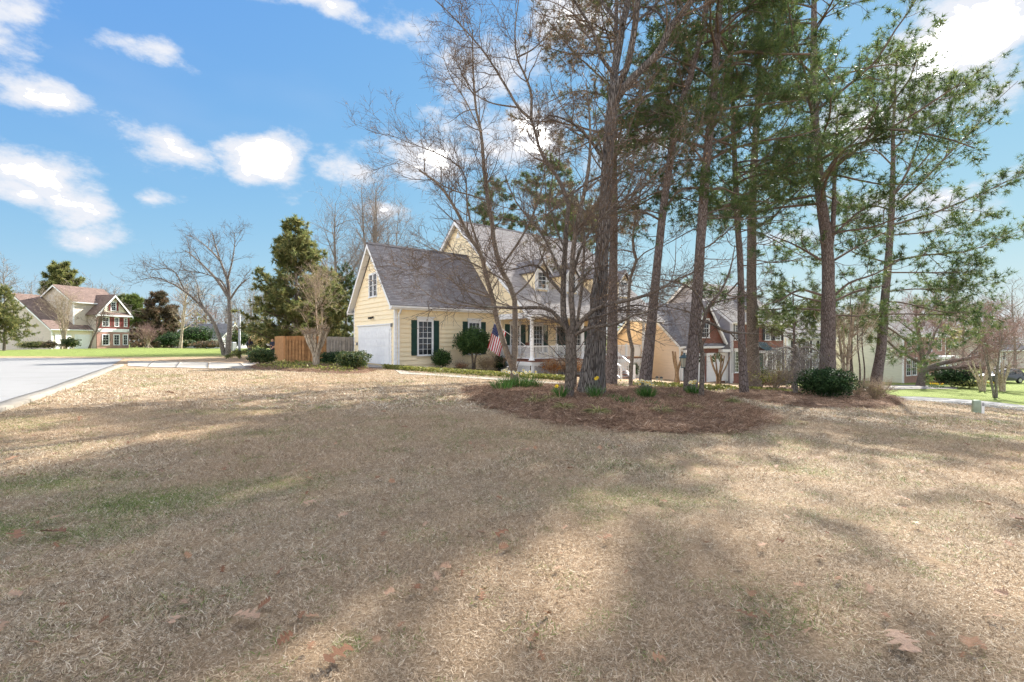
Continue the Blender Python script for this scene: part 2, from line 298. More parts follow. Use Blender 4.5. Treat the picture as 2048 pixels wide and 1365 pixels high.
class MB:
    """collects boxes, prisms and tubes; build() links them as one mesh object"""
    def __init__(s): s.v = []; s.f = []
    def add(s, v, f):
        k = len(s.v); s.v += [tuple(p) for p in v]; s.f += [tuple(i+k for i in q) for q in f]; return s
    def box(s, x0, x1, y0, y1, z0, z1):
        v = [(x, y, z) for z in (z0, z1) for x, y in ((x0, y0), (x1, y0), (x1, y1), (x0, y1))]
        return s.add(v, [(3, 2, 1, 0), (4, 5, 6, 7), (0, 1, 5, 4), (1, 2, 6, 5), (2, 3, 7, 6), (3, 0, 4, 7)])
    def hexa(s, v): return s.add(v, [(3, 2, 1, 0), (4, 5, 6, 7), (0, 1, 5, 4), (1, 2, 6, 5), (2, 3, 7, 6), (3, 0, 4, 7)])
    def prism(s, poly, d):                     # polygon (3D points) pushed by the vector d
        n = len(poly); a = [Vector(p) for p in poly]; b = [p+Vector(d) for p in a]
        return s.add(a+b, [tuple(range(n))[::-1], tuple(range(n, 2*n))]+[(i, (i+1) % n, n+(i+1) % n, n+i) for i in range(n)])
    def bar(s, a, b, w, h=None, up=(0, 0, 1)):
        a, b = Vector(a), Vector(b); d = (b-a).normalized(); u = Vector(up)
        if abs(d.dot(u)) > .98: u = Vector((1, 0, 0))
        x = d.cross(u).normalized()*w/2; y = x.cross(d).normalized()*(h or w)/2
        return s.hexa([a-x-y, a+x-y, a+x+y, a-x+y, b-x-y, b+x-y, b+x+y, b-x+y])
    def cyl(s, a, b, r0, r1=None, n=10, caps=True):
        a, b = Vector(a), Vector(b); r1 = r0 if r1 is None else r1; d = (b-a).normalized(); u = Vector((0, 0, 1)) if abs(d.z) < .9 else Vector((1, 0, 0))
        x = d.cross(u).normalized(); y = d.cross(x)
        v = [c+x*math.cos(t)*r+y*math.sin(t)*r for c, r in ((a, r0), (b, r1)) for t in [2*math.pi*i/n for i in range(n)]]
        f = [(i, (i+1) % n, n+(i+1) % n, n+i) for i in range(n)]
        if caps: f += [tuple(range(n))[::-1], tuple(range(n, 2*n))]
        return s.add(v, f)
    def lathe(s, prof, c=(0, 0, 0), n=12):
        c = Vector(c); v = []; f = []
        for r, z in prof: v += [c+Vector((r*math.cos(2*math.pi*i/n), r*math.sin(2*math.pi*i/n), z)) for i in range(n)]
        for j in range(len(prof)-1): f += [(j*n+i, j*n+(i+1) % n, (j+1)*n+(i+1) % n, (j+1)*n+i) for i in range(n)]
        f += [tuple(range(n))[::-1], tuple(range((len(prof)-1)*n, len(prof)*n))]
        return s.add(v, f)
    def build(s, name, mat, parent=None, smooth=False, bevel=0):
        me = bpy.data.meshes.new(name); me.from_pydata(s.v, [], s.f); me.materials.append(M[mat])
        if smooth: me.polygons.foreach_set('use_smooth', [True]*len(me.polygons))
        o = link(name, me, parent)
        if bevel:
            b = o.modifiers.new('bevel', 'BEVEL'); b.width = bevel; b.segments = 2; b.limit_method = 'ANGLE'
        return o
def copy_tree(o, parent=None):
    c = o.copy(); COL.objects.link(c)
    if parent: c.parent = parent
    for ch in list(o.children): copy_tree(ch, c)
    return c

# ------------------------------------------------------------------ ground
def vnoise(x, y, seed=0):
    x = np.asarray(x, float); y = np.asarray(y, float); xi = np.floor(x).astype(int); yi = np.floor(y).astype(int); fx = x-xi; fy = y-yi
    def h(a, b): v = np.sin(a*127.1+b*311.7+seed*74.7)*43758.5453; return v-np.floor(v)
    u = fx*fx*(3-2*fx); w = fy*fy*(3-2*fy)
    return (h(xi, yi)*(1-u)+h(xi+1, yi)*u)*(1-w)+(h(xi, yi+1)*(1-u)+h(xi+1, yi+1)*u)*w
def fbm(x, y, seed=0): return sum(vnoise(x*2**i, y*2**i, seed+i)*.5**i for i in range(4))/1.875
GREEN = [(-3.4, 4.4, .9, .5, .66), (-4.4, 3.7, .9, .4, .68), (-5.0, 5.0, .9, .5, .55), (-2.6, 4.9, .8, .4, .45), (-3.3, 3.7, .5, .25, .55), (-20, 24, 2.2, .7, .62), (-15, 20, 2.0, .6, .5), (-12.5, 16.5, 1.4, .5, .45),
         (10, 9.6, 2.2, .5, .5), (14, 13, 4, .6, .45), (3.1, 4.1, 1.0, .25, .3), (5.6, 6.6, .6, .16, .6), (1.0, 6.2, 1.4, .3, .24), (4.4, 7.5, 1.6, .4, .28), (-.3, 7.6, 2.2, .5, .3), (2.6, 8.6, 2.5, .4, .3)]
def green_at(x, y):
    x = np.asarray(x, float); y = np.asarray(y, float)
    g = np.clip((fbm(x*.7, y*.9, 3)-.58)*2.0, 0, .36)
    for cx, cy, a, b, k in GREEN: g = np.maximum(g, k*np.exp(-(((x-cx)/a)**2+((y-cy)/b)**2)))
    far_l = 1/(1+np.exp(-((y-41)-(x+24)*.05)/1.1))*(x < -16)*1/(1+np.exp((x+27)/2.5))      # the neighbours' spring lawns are green
    far_r = 1/(1+np.exp(-((y-26.5)+(x-30)*-.02)/1.0))*1/(1+np.exp(-(x-25.5)/.8))
    return np.clip(np.maximum(g, np.maximum(far_l, far_r)), 0, 1)
def ground():
    n = 190; t = np.linspace(-1, 1, n); xs = np.sinh(t*6.2)/np.sinh(6.2)*900; ys = np.concatenate([np.linspace(-60, 0, 24)[:-1], np.sinh(np.linspace(0, 1, 180)*5.6)/np.sinh(5.6)*1400])
    X, Y = np.meshgrid(xs, ys); Z = H(X, Y); r, c = X.shape
    i = np.arange(r*c).reshape(r, c); F = np.stack([i[:-1, :-1], i[:-1, 1:], i[1:, 1:], i[1:, :-1]], -1).reshape(-1, 4)
    o = np_mesh('ground', np.stack([X, Y, Z], -1), F, 'lawn_soil', smooth=True, attrs={'green': green_at(X, Y).ravel()}); prop(o, kind='structure'); return o
ground()

def sheet(name, near, far, mat, lift, n=40, m=6, parent=None, thick=.0):
    """a strip between two ground polylines, draped on the terrain"""
    def rs(pl, k):
        pl = np.array([tuple(p)[:2] for p in pl]); d = np.concatenate([[0], np.cumsum(np.linalg.norm(np.diff(pl, axis=0), axis=1))]); t = np.linspace(0, d[-1], k)
        return np.stack([np.interp(t, d, pl[:, 0]), np.interp(t, d, pl[:, 1])], -1)
    a, b = rs(near, n), rs(far, n); w = np.linspace(0, 1, m)[None, :, None]; q = a[:, None]*(1-w)+b[:, None]*w
    V = np.concatenate([q, (H(q[..., 0], q[..., 1])+lift)[..., None]], -1); i = np.arange(n*m).reshape(n, m)
    F = np.stack([i[:-1, :-1], i[1:, :-1], i[1:, 1:], i[:-1, 1:]], -1).reshape(-1, 4); V = V.reshape(-1, 3)
    if thick:
        rim = np.concatenate([i[:, 0], i[-1, 1:], i[::-1, -1][1:], i[0, ::-1][1:]]); low = V[rim]-np.array([0, 0, thick]); k = len(V); V = np.concatenate([V, low])
        j = np.arange(len(rim)-1); F = [F, np.stack([rim[j], rim[j+1], k+j+1, k+j], -1)]
    return np_mesh(name, V, F, mat, parent)
def slab_joints(name, near, far, cnt, mat='black_metal'):                             # thin tooled joints across a concrete strip
    pass
# street on the left with rolled kerb, driveway to the garage, walk, street on the right
K0 = [G(-320, 960), G(-120, 868), G(0, 826), G(60, 806), G(120, 784), G(170, 764), G(215, 745), G(248, 731)]
K1 = [p+Vector((-.62, -.12, 0)) for p in K0]
FARL = [G(-320, 717.2), G(-200, 716.8), G(-100, 716.6), G(0, 716.4), G(60, 716.4), G(120, 716.6), G(190, 717), G(246, 718)]
prop(sheet('street', K1, FARL, 'concrete', .02, 60, 14), kind='structure')
def kerb():
    a = np.array([tuple(p)[:2] for p in K0]); b = np.array([tuple(p)[:2] for p in K1]); d = np.concatenate([[0], np.cumsum(np.linalg.norm(np.diff(a, axis=0), axis=1))])
    root = None; L = d[-1]; n = int(L//1.5); o = bpy.data.objects.new('kerb', None); COL.objects.link(o); prop(o, kind='structure')
    for k in range(n):
        t = np.linspace((k+.006)*L/n, (k+.994)*L/n, 6); pa = np.stack([np.interp(t, d, a[:, i]) for i in (0, 1)], -1); pb = np.stack([np.interp(t, d, b[:, i]) for i in (0, 1)], -1)
        prof = [(0, -.02), (0, .085), (.25, .095), (.55, .055), (1.0, .028), (1.0, -.02)]
        V = np.array([[*(pa[j]*(1-w)+pb[j]*w), Hs(*pa[j])+z] for j in range(6) for w, z in prof]); q = len(prof)
        F = [(j*q+i, j*q+i+1, (j+1)*q+i+1, (j+1)*q+i) for j in range(5) for i in range(q-1)]
        np_mesh('kerb_stone', V, np.array(F), 'concrete_kerb', o)
        
kerb()
TH = R(38); U = Vector((math.cos(TH), math.sin(TH), 0)); VV = Vector((-math.sin(TH), math.cos(TH), 0)); C0 = Vector((-7.02, 28.2, 0))
def hp(s, t): q = C0+U*s+VV*t; return (q.x, q.y)
def drive():
    near = [G(255, 732.5), G(300, 735), G(400, 737.5), G(500, 739), Vector((-9.6, 25.9, 0)), Vector((*hp(-.05, .3), 0))]; far = [G(255, 722.5), G(300, 723.3), G(400, 725), G(500, 726.8), Vector((-14.4, 32.4, 0)), Vector((*hp(-.05, 6.2), 0))]
    o = bpy.data.objects.new('driveway', None); COL.objects.link(o); prop(o, kind='structure')
    def at(pl, t):
        pl = np.array([tuple(p)[:2] for p in pl]); d = np.concatenate([[0], np.cumsum(np.linalg.norm(np.diff(pl, axis=0), axis=1))]); t = np.asarray(t)*d[-1]
        return [Vector((np.interp(q, d, pl[:, 0]), np.interp(q, d, pl[:, 1]), 0)) for q in t]
    cuts = [0, .14, .28, .42, .56, .7, .84, 1]
    for a, b in zip(cuts[:-1], cuts[1:]):
        tt = np.linspace(a+.0012, b-.0012, 8); sheet('slab', at(near, tt), at(far, tt), 'concrete_walk', .035, 10, 5, o, .06)
drive()
def walk():
    n = [Vector((*hp(-.3, -.25), 0)), G(800, 748.5), G(900, 754.5), G(1000, 761), G(1070, 765.5), G(1130, 770)]; f = [Vector((*hp(.1, .0), 0))]+[p+Vector((.25, 1.25, 0)) for p in n[1:]]
    prop(sheet('garden_walk', n, f, 'concrete_walk', .03, 40, 4, None, .05), kind='structure')
walk()
prop(sheet('side_street', [G(1772, 800), G(1850, 804), G(1950, 812), G(2048, 824), G(2200, 846)], [G(1772, 793), G(1850, 794.5), G(1950, 801), G(2048, 811.5), G(2200, 829)], 'concrete', .035, 40, 8, None, .05), kind='structure')
prop(sheet('neighbour_drive', [G(1560, 789), G(1700, 781), G(1790, 779.5), G(1835, 778.5), G(1915, 778)], [G(1560, 786), G(1700, 776), G(1790, 771), G(1835, 770.5), G(1915, 775)], 'concrete_walk', .04, 30, 5), kind='structure')

# mulch beds: low mounds of pine straw
BEDS = {}
def bed(name, outline, height, seed):
    pl = np.array([tuple(p)[:2] for p in outline]); n = len(pl); k = 12; rs = []
    for i in range(n):                                                                  # Catmull-Rom smoothing of the outline
        p0, p1, p2, p3 = pl[i-1], pl[i], pl[(i+1) % n], pl[(i+2) % n]
        for t in np.linspace(0, 1, k, endpoint=False): rs.append(.5*((2*p1)+(-p0+p2)*t+(2*p0-5*p1+4*p2-p3)*t*t+(-p0+3*p1-3*p2+p3)*t**3))
    rs = np.array(rs); c = rs.mean(0); m = len(rs); rng = np.random.default_rng(seed)
    rad = 1+.012*np.sin(np.arange(m)*1.7)+rng.normal(0, .006, m); rs = c+(rs-c)*rad[:, None]
    rings = [0, .15, .3, .45, .6, .72, .82, .9, .95, .985, 1.0]; V = []
    for r in rings:
        q = c+(rs-c)*r; e = 1-r**5; z = H(q[:, 0], q[:, 1])+height*e*(.8+.4*fbm(q[:, 0]*1.3, q[:, 1]*1.3, seed))+.012-(.03 if r == 1 else 0)+(.02*rng.random(m) if 0 < r < 1 else 0)
        V.append(np.concatenate([q, z[:, None]], 1))
    V = np.concatenate(V); i = np.arange(m); F = np.concatenate([np.stack([a*m+i, a*m+(i+1) % m, (a+1)*m+(i+1) % m, (a+1)*m+i], -1) for a in range(len(rings)-1)])
    o = np_mesh(name, V, F[:, ::-1], 'mulch', smooth=True); prop(o, kind='structure'); BEDS[name] = (c, rs, height, seed); return o
def inside(pl, x, y):
    r = np.zeros(np.shape(x), bool); n = len(pl)
    for i in range(n):
        x1, y1 = pl[i]; x2, y2 = pl[(i+1) % n]; c = ((y1 > y) != (y2 > y)) & (x < (x2-x1)*(y-y1)/(y2-y1+1e-12)+x1); r ^= c
    return r
def bedz(name, x, y):
    c, rs, h, seed = BEDS[name]; return Hs(x, y)+h*.9
bed('mulch_bed', [G(930, 786), G(962, 803), G(1012, 822), G(1100, 842), G(1200, 856), G(1300, 864), G(1400, 865), G(1480, 857), G(1524, 846), G(1530, 833), G(1490, 814), G(1445, 796), G(1400, 783), G(1290, 776), G(1160, 772), G(1020, 772), G(950, 777)], .10, 1)
bed('pine_straw_bed', [G(1440, 791), G(1500, 800), G(1580, 812), G(1680, 817), G(1760, 815), G(1803, 806), G(1790, 795), G(1740, 784), G(1640, 778), G(1540, 776), G(1470, 780)], .10, 2)
bed('driveway_bed', [G(500, 737), G(540, 741), G(620, 745.5), G(690, 748), G(735, 746), G(742, 738), G(690, 732.5), G(610, 729), G(520, 729)], .12, 3)
HB = [hp(.5, -.9), hp(2.5, -1.5), hp(5, -1.9), hp(7, -2.4), hp(8, -4.2), hp(10, -5.4), hp(13, -5.6), hp(14, -4.2), hp(12, -3.6), hp(8.2, -1.0), hp(7, .0), hp(3, .05), hp(.5, .0)]
bed('house_bed', [Vector((x, y, 0)) for x, y in HB], .06, 4)

# ------------------------------------------------------------------ house kit
class Wall:
    """a wall plane in a house's own space: origin o, axis a along the wall (to the viewer's right), outward normal n"""
    def __init__(s, o, a, n): s.o, s.a, s.n = Vector(o), Vector(a), Vector(n)
    def pt(s, x, z, d=0): return s.o+s.a*x+s.n*d+Vector((0, 0, z))
    def box(s, mb, x0, x1, z0, z1, d0, d1):
        return mb.hexa([s.pt(x0, z0, d0), s.pt(x1, z0, d0), s.pt(x1, z0, d1), s.pt(x0, z0, d1), s.pt(x0, z1, d0), s.pt(x1, z1, d0), s.pt(x1, z1, d1), s.pt(x0, z1, d1)])
def boards(w, parent, z0, z1, lo, hi, holes=(), course=.28, mat='cream'):
    """lap siding: every course is a board of its own, cut at the openings"""
    z = z0; k = 0
    while z < z1-.03:
        zt = min(z+course, z1); zm = (z+zt)/2; a0, a1, b0, b1 = lo(z), hi(z), lo(zt), hi(zt)
        if a1-a0 < .05: break
        if b1 < b0: b0 = b1 = (b0+b1)/2
        cuts = sorted([(h[0], h[1]) for h in holes if h[2] < zt-.02 and h[3] > z+.02]); segs = []; x = None
        cur = ('lo',)
        spans = []; left = None
        for h in cuts: spans.append((left, h[0])); left = h[1]
        spans.append((left, None))
        for l, r in spans:
            p0, q0 = (a0, b0) if l is None else (l, l); p1, q1 = (a1, b1) if r is None else (r, r)
            if p1-p0 < .04 and q1-q0 < .04: continue
            q0, q1 = (min(q0, q1), max(q0, q1)) if q1 >= q0 else (p0, p0)
            mb = MB(); d0, dt, db = .004, .010, .055; zz = zt+.02
            mb.hexa([w.pt(p0, z, d0), w.pt(p1, z, d0), w.pt(p1, z, db), w.pt(p0, z, db), w.pt(q0, zz, d0), w.pt(q1, zz, d0), w.pt(q1, zz, dt), w.pt(q0, zz, dt)])
            mb.build('siding_board', mat, parent)
        z = zt; k += 1
def window(w, parent, x0, x1, z0, z1, nx=3, nz=6, shutters=None, sw=.4, header=True, frame='white', trim=.09, double=False):
    mb = MB(); t = trim
    w.box(mb, x0-t, x0, z0, z1, -.02, .06); w.box(mb, x1, x1+t, z0, z1, -.02, .06); w.box(mb, x0-t-.03, x1+t+.03, z0-.07, z0, -.02, .09)
    w.box(mb, x0-t, x1+t, z1, z1+t, -.02, .062)
    if header: w.box(mb, x0-t, x1+t, z1+t, z1+t+.12, -.02, .07); w.box(mb, x0-t-.07, x1+t+.07, z1+t+.12, z1+t+.18, -.02, .14)
    f = mb.build('window', frame, parent); zm = (z0+z1)/2
    s = MB(); b = .035
    xs = [(x0, x1)] if not double else [(x0, (x0+x1)/2-.05), ((x0+x1)/2+.05, x1)]
    if double: w.box(s, (x0+x1)/2-.05, (x0+x1)/2+.05, z0, z1, -.02, .05)
    for a0, a1 in xs:
        for zz0, zz1, d in ((z0, zm+.02, .012), (zm-.02, z1, .026)):
            w.box(s, a0, a0+b, zz0+b, zz1-b, d-.012, d+.028); w.box(s, a1-b, a1, zz0+b, zz1-b, d-.012, d+.028); w.box(s, a0, a1, zz0, zz0+b, d-.013, d+.03); w.box(s, a0, a1, zz1-b, zz1, d-.013, d+.03)
            for i in range(1, nx): x = a0+b+(a1-a0-2*b)*i/nx; w.box(s, x-.009, x+.009, zz0+b, zz1-b, d-.004, d+.018)
            h = max(1, nz//2)
            for i in range(1, h): z = zz0+b+(zz1-zz0-2*b)*i/h; w.box(s, a0+b, a1-b, z-.009, z+.009, d-.003, d+.016)
    s.build('sash', frame, f)
    g = MB(); w.box(g, x0, x1, z0, zm, -.03, .012); g.build('pane', 'glass', f); g = MB(); w.box(g, x0, x1, zm+.001, z1, -.03, .024); g.build('pane', 'glass', f)
    if shutters:
        for a in (x0-t-sw-.01, x1+t+.01):
            q = MB(); a1 = a+sw; r = .055; zm2 = z0+(z1-z0)*.42
            w.box(q, a, a1, z0-.02, z1+.05, .036, .055)
            for xx in ((a, a+r), (a1-r, a1)): w.box(q, xx[0], xx[1], z0-.02, z1+.05, .055, .075)
            for zz in ((z0-.02, z0+.08), (zm2-.04, zm2+.04), (z1-.05, z1+.05)): w.box(q, a+r, a1-r, zz[0], zz[1], .055, .073)
            for zz in ((z0+.12, zm2-.08), (zm2+.08, z1-.09)): w.box(q, a+r+.03, a1-r-.03, zz[0], zz[1], .055, .066)
            q.build('shutter', shutters, parent)
    return f
def roof_plane(name, e0, e1, r0, r1, parent, mat, course=.143, thick=.09, step=.012):
    """stepped courses from the eave e0-e1 up to the ridge r0-r1"""
    e0, e1, r0, r1 = map(Vector, (e0, e1, r0, r1)); nrm = (e1-e0).cross(r0-e0).normalized()
    if nrm.z < 0: nrm = -nrm
    sl = ((r0+r1)/2-(e0+e1)/2).length; n = max(2, int(sl/course)); V = []; F = []; UV = []; ax = (e1-e0).normalized()
    for i in range(n):
        a, b = i/n, (i+1)/n
        p = [e0.lerp(r0, a)+nrm*step, e1.lerp(r1, a)+nrm*step, e1.lerp(r1, b)+nrm*.002, e0.lerp(r0, b)+nrm*.002, e0.lerp(r0, a)-nrm*.002, e1.lerp(r1, a)-nrm*.002]
        k = len(V); V += [tuple(x) for x in p]; F += [(k, k+1, k+2, k+3), (k+4, k+5, k+1, k)]
        UV += [((x-e0).dot(ax), a*n*course+(0 if j in (0, 1, 4, 5) else course-.001)) for j, x in enumerate(p)]
    k = len(V); und = [x-nrm*thick for x in (e0, e1, r1, r0)]; top = [e0, e1, r1, r0]
    V += [tuple(x) for x in top+und]; UV += [(0, 0)]*8
    F += [(k+7, k+6, k+5, k+4), (k, k+1, k+5, k+4), (k+1, k+2, k+6, k+5), (k+3, k, k+4, k+7)]
    return np_mesh(name, V, np.array(F), mat, parent, uv=UV)
def slab(mb, pts, d): return mb.prism(pts, d)
def panel_door(w, parent, x0, x1, z0, z1, mat, lights=0, name='door'):
    d = MB(); w.box(d, x0, x1, z0, z1, -.03, .02); o = d.build(name, mat, parent); q = MB(); m = (x0+x1)/2
    for a, b in ((x0+.1, m-.04), (m+.04, x1-.1)):
        for c, e in ((z0+.12, z0+.8), (z0+.9, z1-.12)):
            if lights and c > z0+.8: continue
            w.box(q, a, b, c, e, .02, .034)
    if q.v: q.build('door_panel', mat, o)
    if lights:
        g = MB(); w.box(g, x0+.12, x1-.12, z0+.9, z1-.12, .005, .026); g.build('pane', 'glass', o); s = MB()
        for i in range(0, 4): x = x0+.12+(x1-x0-.24)*i/3; w.box(s, x-.012, x+.012, z0+.9, z1-.12, .02, .036)
        for i in range(0, 4): z = z0+.9+(z1-z0-1.02)*i/3; w.box(s, x0+.12, x1-.12, z-.012, z+.012, .02, .034)
        s.build('muntin', mat, o)
    k = MB(); w.box(k, x1-.09, x1-.05, z0+.95, z0+1.05, .02, .08); k.build('handle', 'grey_metal', o)
    f = MB(); w.box(f, x0-.1, x0, z0, z1+.1, -.02, .05); w.box(f, x1, x1+.1, z0, z1+.1, -.02, .05); w.box(f, x0, x1, z1, z1+.1, -.02, .048); f.build('door_frame', 'white', o); return o
def garage_door(w, parent, x0, x1, z0, z1, n=4, cols=8, fan=False):
    base = MB(); w.box(base, x0, x1, z0, z1, -.12, -.09); o = base.build('garage_door', 'white', parent); h = (z1-z0)/n
    for i in range(n):
        s = MB(); a = z0+i*h+.004; b = z0+(i+1)*h-.004; w.box(s, x0, x1, a, b, -.09, -.05)
        for c in range(cols): p = x0+(x1-x0)*(c+.08)/cols; q = x0+(x1-x0)*(c+.92)/cols; w.box(s, p, q, a+.08, b-.08, -.05, -.038)
        s.build('door_section', 'white', o)
    if fan:
        c = (x0+x1)/2; r = (x1-x0)*.36; zc = z0+(n-1)*h+.06
        for i in range(7):
            g = MB(); t0, t1 = math.pi*(i+.08)/7, math.pi*(i+.92)/7
            pts = [(c+math.cos(t)*k, zc+math.sin(t)*k*.95) for t, k in ((t0, r*.35), (t0, r), ((t0+t1)/2, r*1.03), (t1, r), (t1, r*.35))]
            g.prism([w.pt(x, z, -.037) for x, z in pts], w.n*.004); g.build('pane', 'glass', o)
    return o
def trim(w, parent, name, x0, x1, z0, z1, d0=-.02, d1=.05, mat='white'): mb = MB(); w.box(mb, x0, x1, z0, z1, d0, d1); return mb.build(name, mat, parent)

# ------------------------------------------------------------------ the yellow house
def yellow_house():
    h = thing('yellow_house', 'large cream yellow clapboard house with grey shingle roofs, white garage door and front porch', 'house', C0, TH)
    W, SG, ZE, RZ, SL = 6.9, 7.4, 3.9, 7.89, 1.063
    # garage wing -----------------------------------------------------------
    core = MB(); g = -.9
    core.add([(0, 0, g), (SG, 0, g), (SG, W, g), (0, W, g), (0, 0, ZE), (SG, 0, ZE), (SG, W, ZE), (0, W, ZE), (0, W/2, RZ-.35), (SG, W/2, RZ-.35)],
             [(0, 1, 5, 4), (3, 0, 4, 8, 7), (2, 3, 7, 6), (4, 5, 9, 8), (6, 7, 8, 9)])
    # garage opening is set into the core by a dark reveal
    core.build('wall', 'cream', h)
    front = Wall((0, W, 0), (0, -1, 0), (-1, 0, 0)); side = Wall((0, 0, 0), (1, 0, 0), (0, -1, 0))
    lo = lambda z: .1 if z < ZE else max(.1, (z-ZE)/SL+.18); hi = lambda z: W-lo(z)
    DX0, DX1, DZ = W-5.75, W-.62, 2.2
    boards(front, h, .06, RZ-.45, lo, hi, [(DX0-.2, DX1+.2, -1, DZ+.36), (W-4.06-.02, W-2.69+.02, 4.3, 6.02)])
    gd = garage_door(Wall((-.16, W, 0), (0, -1, 0), (-1, 0, 0)), h, DX0, DX1, .04, DZ, 4, 8)
    for nm, a in (('door_casing', (DX0-.22, DX0, -.0, DZ+.0)), ('door_casing', (DX1, DX1+.22, -.0, DZ)), ('door_header', (DX0-.22, DX1+.22, DZ, DZ+.3)), ('door_cornice', (DX0-.28, DX1+.28, DZ+.3, DZ+.37))):
        trim(front, h, nm, *a, -.02, .07 if 'casing' in nm else (.09 if 'header' in nm else .17))
    window(front, h, W-4.0, W-2.75, 4.42, 5.88, 2, 4, None, header=False, double=True)
    v = MB(); zt = RZ-.55; v.prism([front.pt(W/2-.32, zt-.62, .03), front.pt(W/2+.32, zt-.62, .03), front.pt(W/2, zt-.05, .03)], front.n*.03); vent = v.build('gable_vent', 'white', h)
    for i in range(5):
        z = zt-.57+i*.09; hw = .29*(1-(i+.5)/6); q = MB(); q.hexa([front.pt(W/2-hw, z, .06), front.pt(W/2+hw, z, .06), front.pt(W/2+hw, z-.02, .09), front.pt(W/2-hw, z-.02, .09), front.pt(W/2-hw, z+.05, .06), front.pt(W/2+hw, z+.05, .06), front.pt(W/2+hw, z+.01, .09), front.pt(W/2-hw, z+.01, .09)]); q.build('louver', 'grey_metal', vent)
    fl = MB(); c = front.pt(W-3.4, 3.05, .04); fl.box(c.x-.05, c.x+.02, c.y-.1, c.y+.1, c.z-.06, c.z+.06)
    for sg in (-1, 1): fl.cyl(c+Vector((-.05, sg*.08, 0)), c+Vector((-.22, sg*.2, -.06)), .045, .08, 10)
    fl.build('flood_light', 'black_metal', h)
    for x in (DX1+.32, DX0-.42): k = MB(); p = front.pt(x, 2.45 if x > 3 else 1.3, .05); k.box(p.x-.1, p.x, p.y-.05, p.y+.05, p.z-.1, p.z+.1); k.build('wall_light' if x > 3 else 'keypad', 'grey_metal', h)
    ho = [(1.4, 2.6, .45, 3.07), (5.1, 6.22, .45, 3.07)]
    boards(side, h, -.52, ZE-.32, lambda z: .13, lambda z: SG-.02, ho)
    window(side, h, 1.52, 2.48, .62, 2.74, 3, 6, 'shutter_green', .38); window(side, h, 5.22, 6.1, .62, 2.74, 3, 6, 'shutter_green', .38)
    fd = MB(); side.box(fd, .03, SG, -1.1, -.53, -.02, .02); fd.build('foundation', 'brick_found', h)
    trim(side, h, 'frieze_board', .13, SG, ZE-.32, ZE-.04, -.02, .05)
    for w_, x0, x1 in ((side, -.04, .12), (front, W-.1, W+.037), (front, -.037, .1)): trim(w_, h, 'corner_board', x0, x1, -.45 if w_ is side else 0.0, ZE-.05, -.03, .04 if w_ is side else .042)
    # garage roof
    ov, oe = .42, .36; ze = ZE-oe*SL+.12; rz = RZ+.05
    roof_plane('roof', (-ov, -oe, ze), (SG-.01, -oe, ze), (-ov, W/2, rz), (SG-.01, W/2, rz), h, 'shingle')
    roof_plane('roof', (SG-.01, W+oe, ze), (-ov, W+oe, ze), (SG-.01, W/2, rz), (-ov, W/2, rz), h, 'shingle')
    rc = MB(); rc.prism([(-ov, W/2-.16, rz-.12), (-ov, W/2, rz+.045), (-ov, W/2+.16, rz-.12)], (SG+ov-.02, 0, 0)); rc.build('ridge_cap', 'ridge_cap', h)
    for s, y0 in ((1, -oe), (-1, W+oe)):     # rake boards, soffit returns, gutters
        rb = MB(); rb.prism([(-ov-.01, y0, ze-.1), (-ov-.01, W/2, rz-.1), (-ov-.01, W/2, rz-.36), (-ov-.01, y0+s*.02, ze-.32)], (.045, 0, 0)); rb.build('rake_board', 'white', h)
        sf = MB(); sf.prism([(-ov+.04, y0, ze-.13), (-ov+.04, W/2, rz-.13), (-ov+.04, W/2, rz-.17), (-ov+.04, y0, ze-.17)], (ov-.05, 0, 0)); sf.build('soffit', 'white', h)
    for y0, s in ((-oe, 1), (W+oe, -1)):
        gt = MB(); y1 = y0-s*.11; gt.prism([(-ov+.02, y0-s*.002, ze-.17), (-ov+.02, y1, ze-.15), (-ov+.02, y1-s*.01, ze-.04), (-ov+.02, y0-s*.002, ze-.04)], (SG+ov-.05, 0, 0)); gt.build('gutter', 'white', h)
        fs = MB(); fs.box(-ov+.02, SG-.02, min(y0, y0+s*.36), max(y0, y0+s*.36), ze-.24, ze-.175); fs.build('eave_soffit', 'white', h)
    dp = MB(); a = Vector((-.0, -oe-.06, ze-.15))
    dp.bar(a+Vector((.25, 0, 0)), (.2, -.12, ze-.55), .075, .09); dp.bar((.2, -.09, ze-.5), (.2, -.09, -.1), .075, .09); dp.bar((.2, -.09, -.08), (.2, -.35, -.16), .075, .09); dp.build('downspout', 'white', h)
    db = MB(); db.box(.1, .32, -.4, -.14, -.25, -.02); db.build('drain_box', 'black_metal', h)
    # shed dormer on the back slope
    d = MB(); s0, s1, t0 = .75, 6.9, 6.55; zt0, zt1 = 6.55, 7.5
    d.prism([(s0, 4.0, 7.3), (s0, t0, 4.3), (s0, t0, zt0), (s0, 4.0, zt1-.1)], (s1-s0, 0, 0)); d.build('dormer', 'cream', h)
    roof_plane('dormer_roof', (s1+.2, t0+.3, zt0-.05), (s0-.25, t0+.3, zt0-.05), (s1+.2, 3.6, zt1+.1), (s0-.25, 3.6, zt1+.1), h, 'shingle')
    t = MB(); t.prism([(s0-.26, t0+.31, zt0-.16), (s0-.26, 4.0, zt1-.12), (s0-.26, 4.0, zt1-.32), (s0-.26, t0+.31, zt0-.36)], (.04, 0, 0)); t.box(s0-.2, s0-.05, t0-.1, t0+.06, 4.6, zt0-.2); t.build('dormer_trim', 'white', h)
    # main block ------------------------------------------------------------
    LB, RT, RZ2, S2, TW, PT = 13.3, 4.82, 10.8, .845, -.54, -3.9
    zr = lambda t: RZ2-S2*abs(RT-t); TB = 10.4
    x0, x1, LW = SG, SG+LB, 8.9                     # the ground floor stops short; the roof carries on over an open end bay
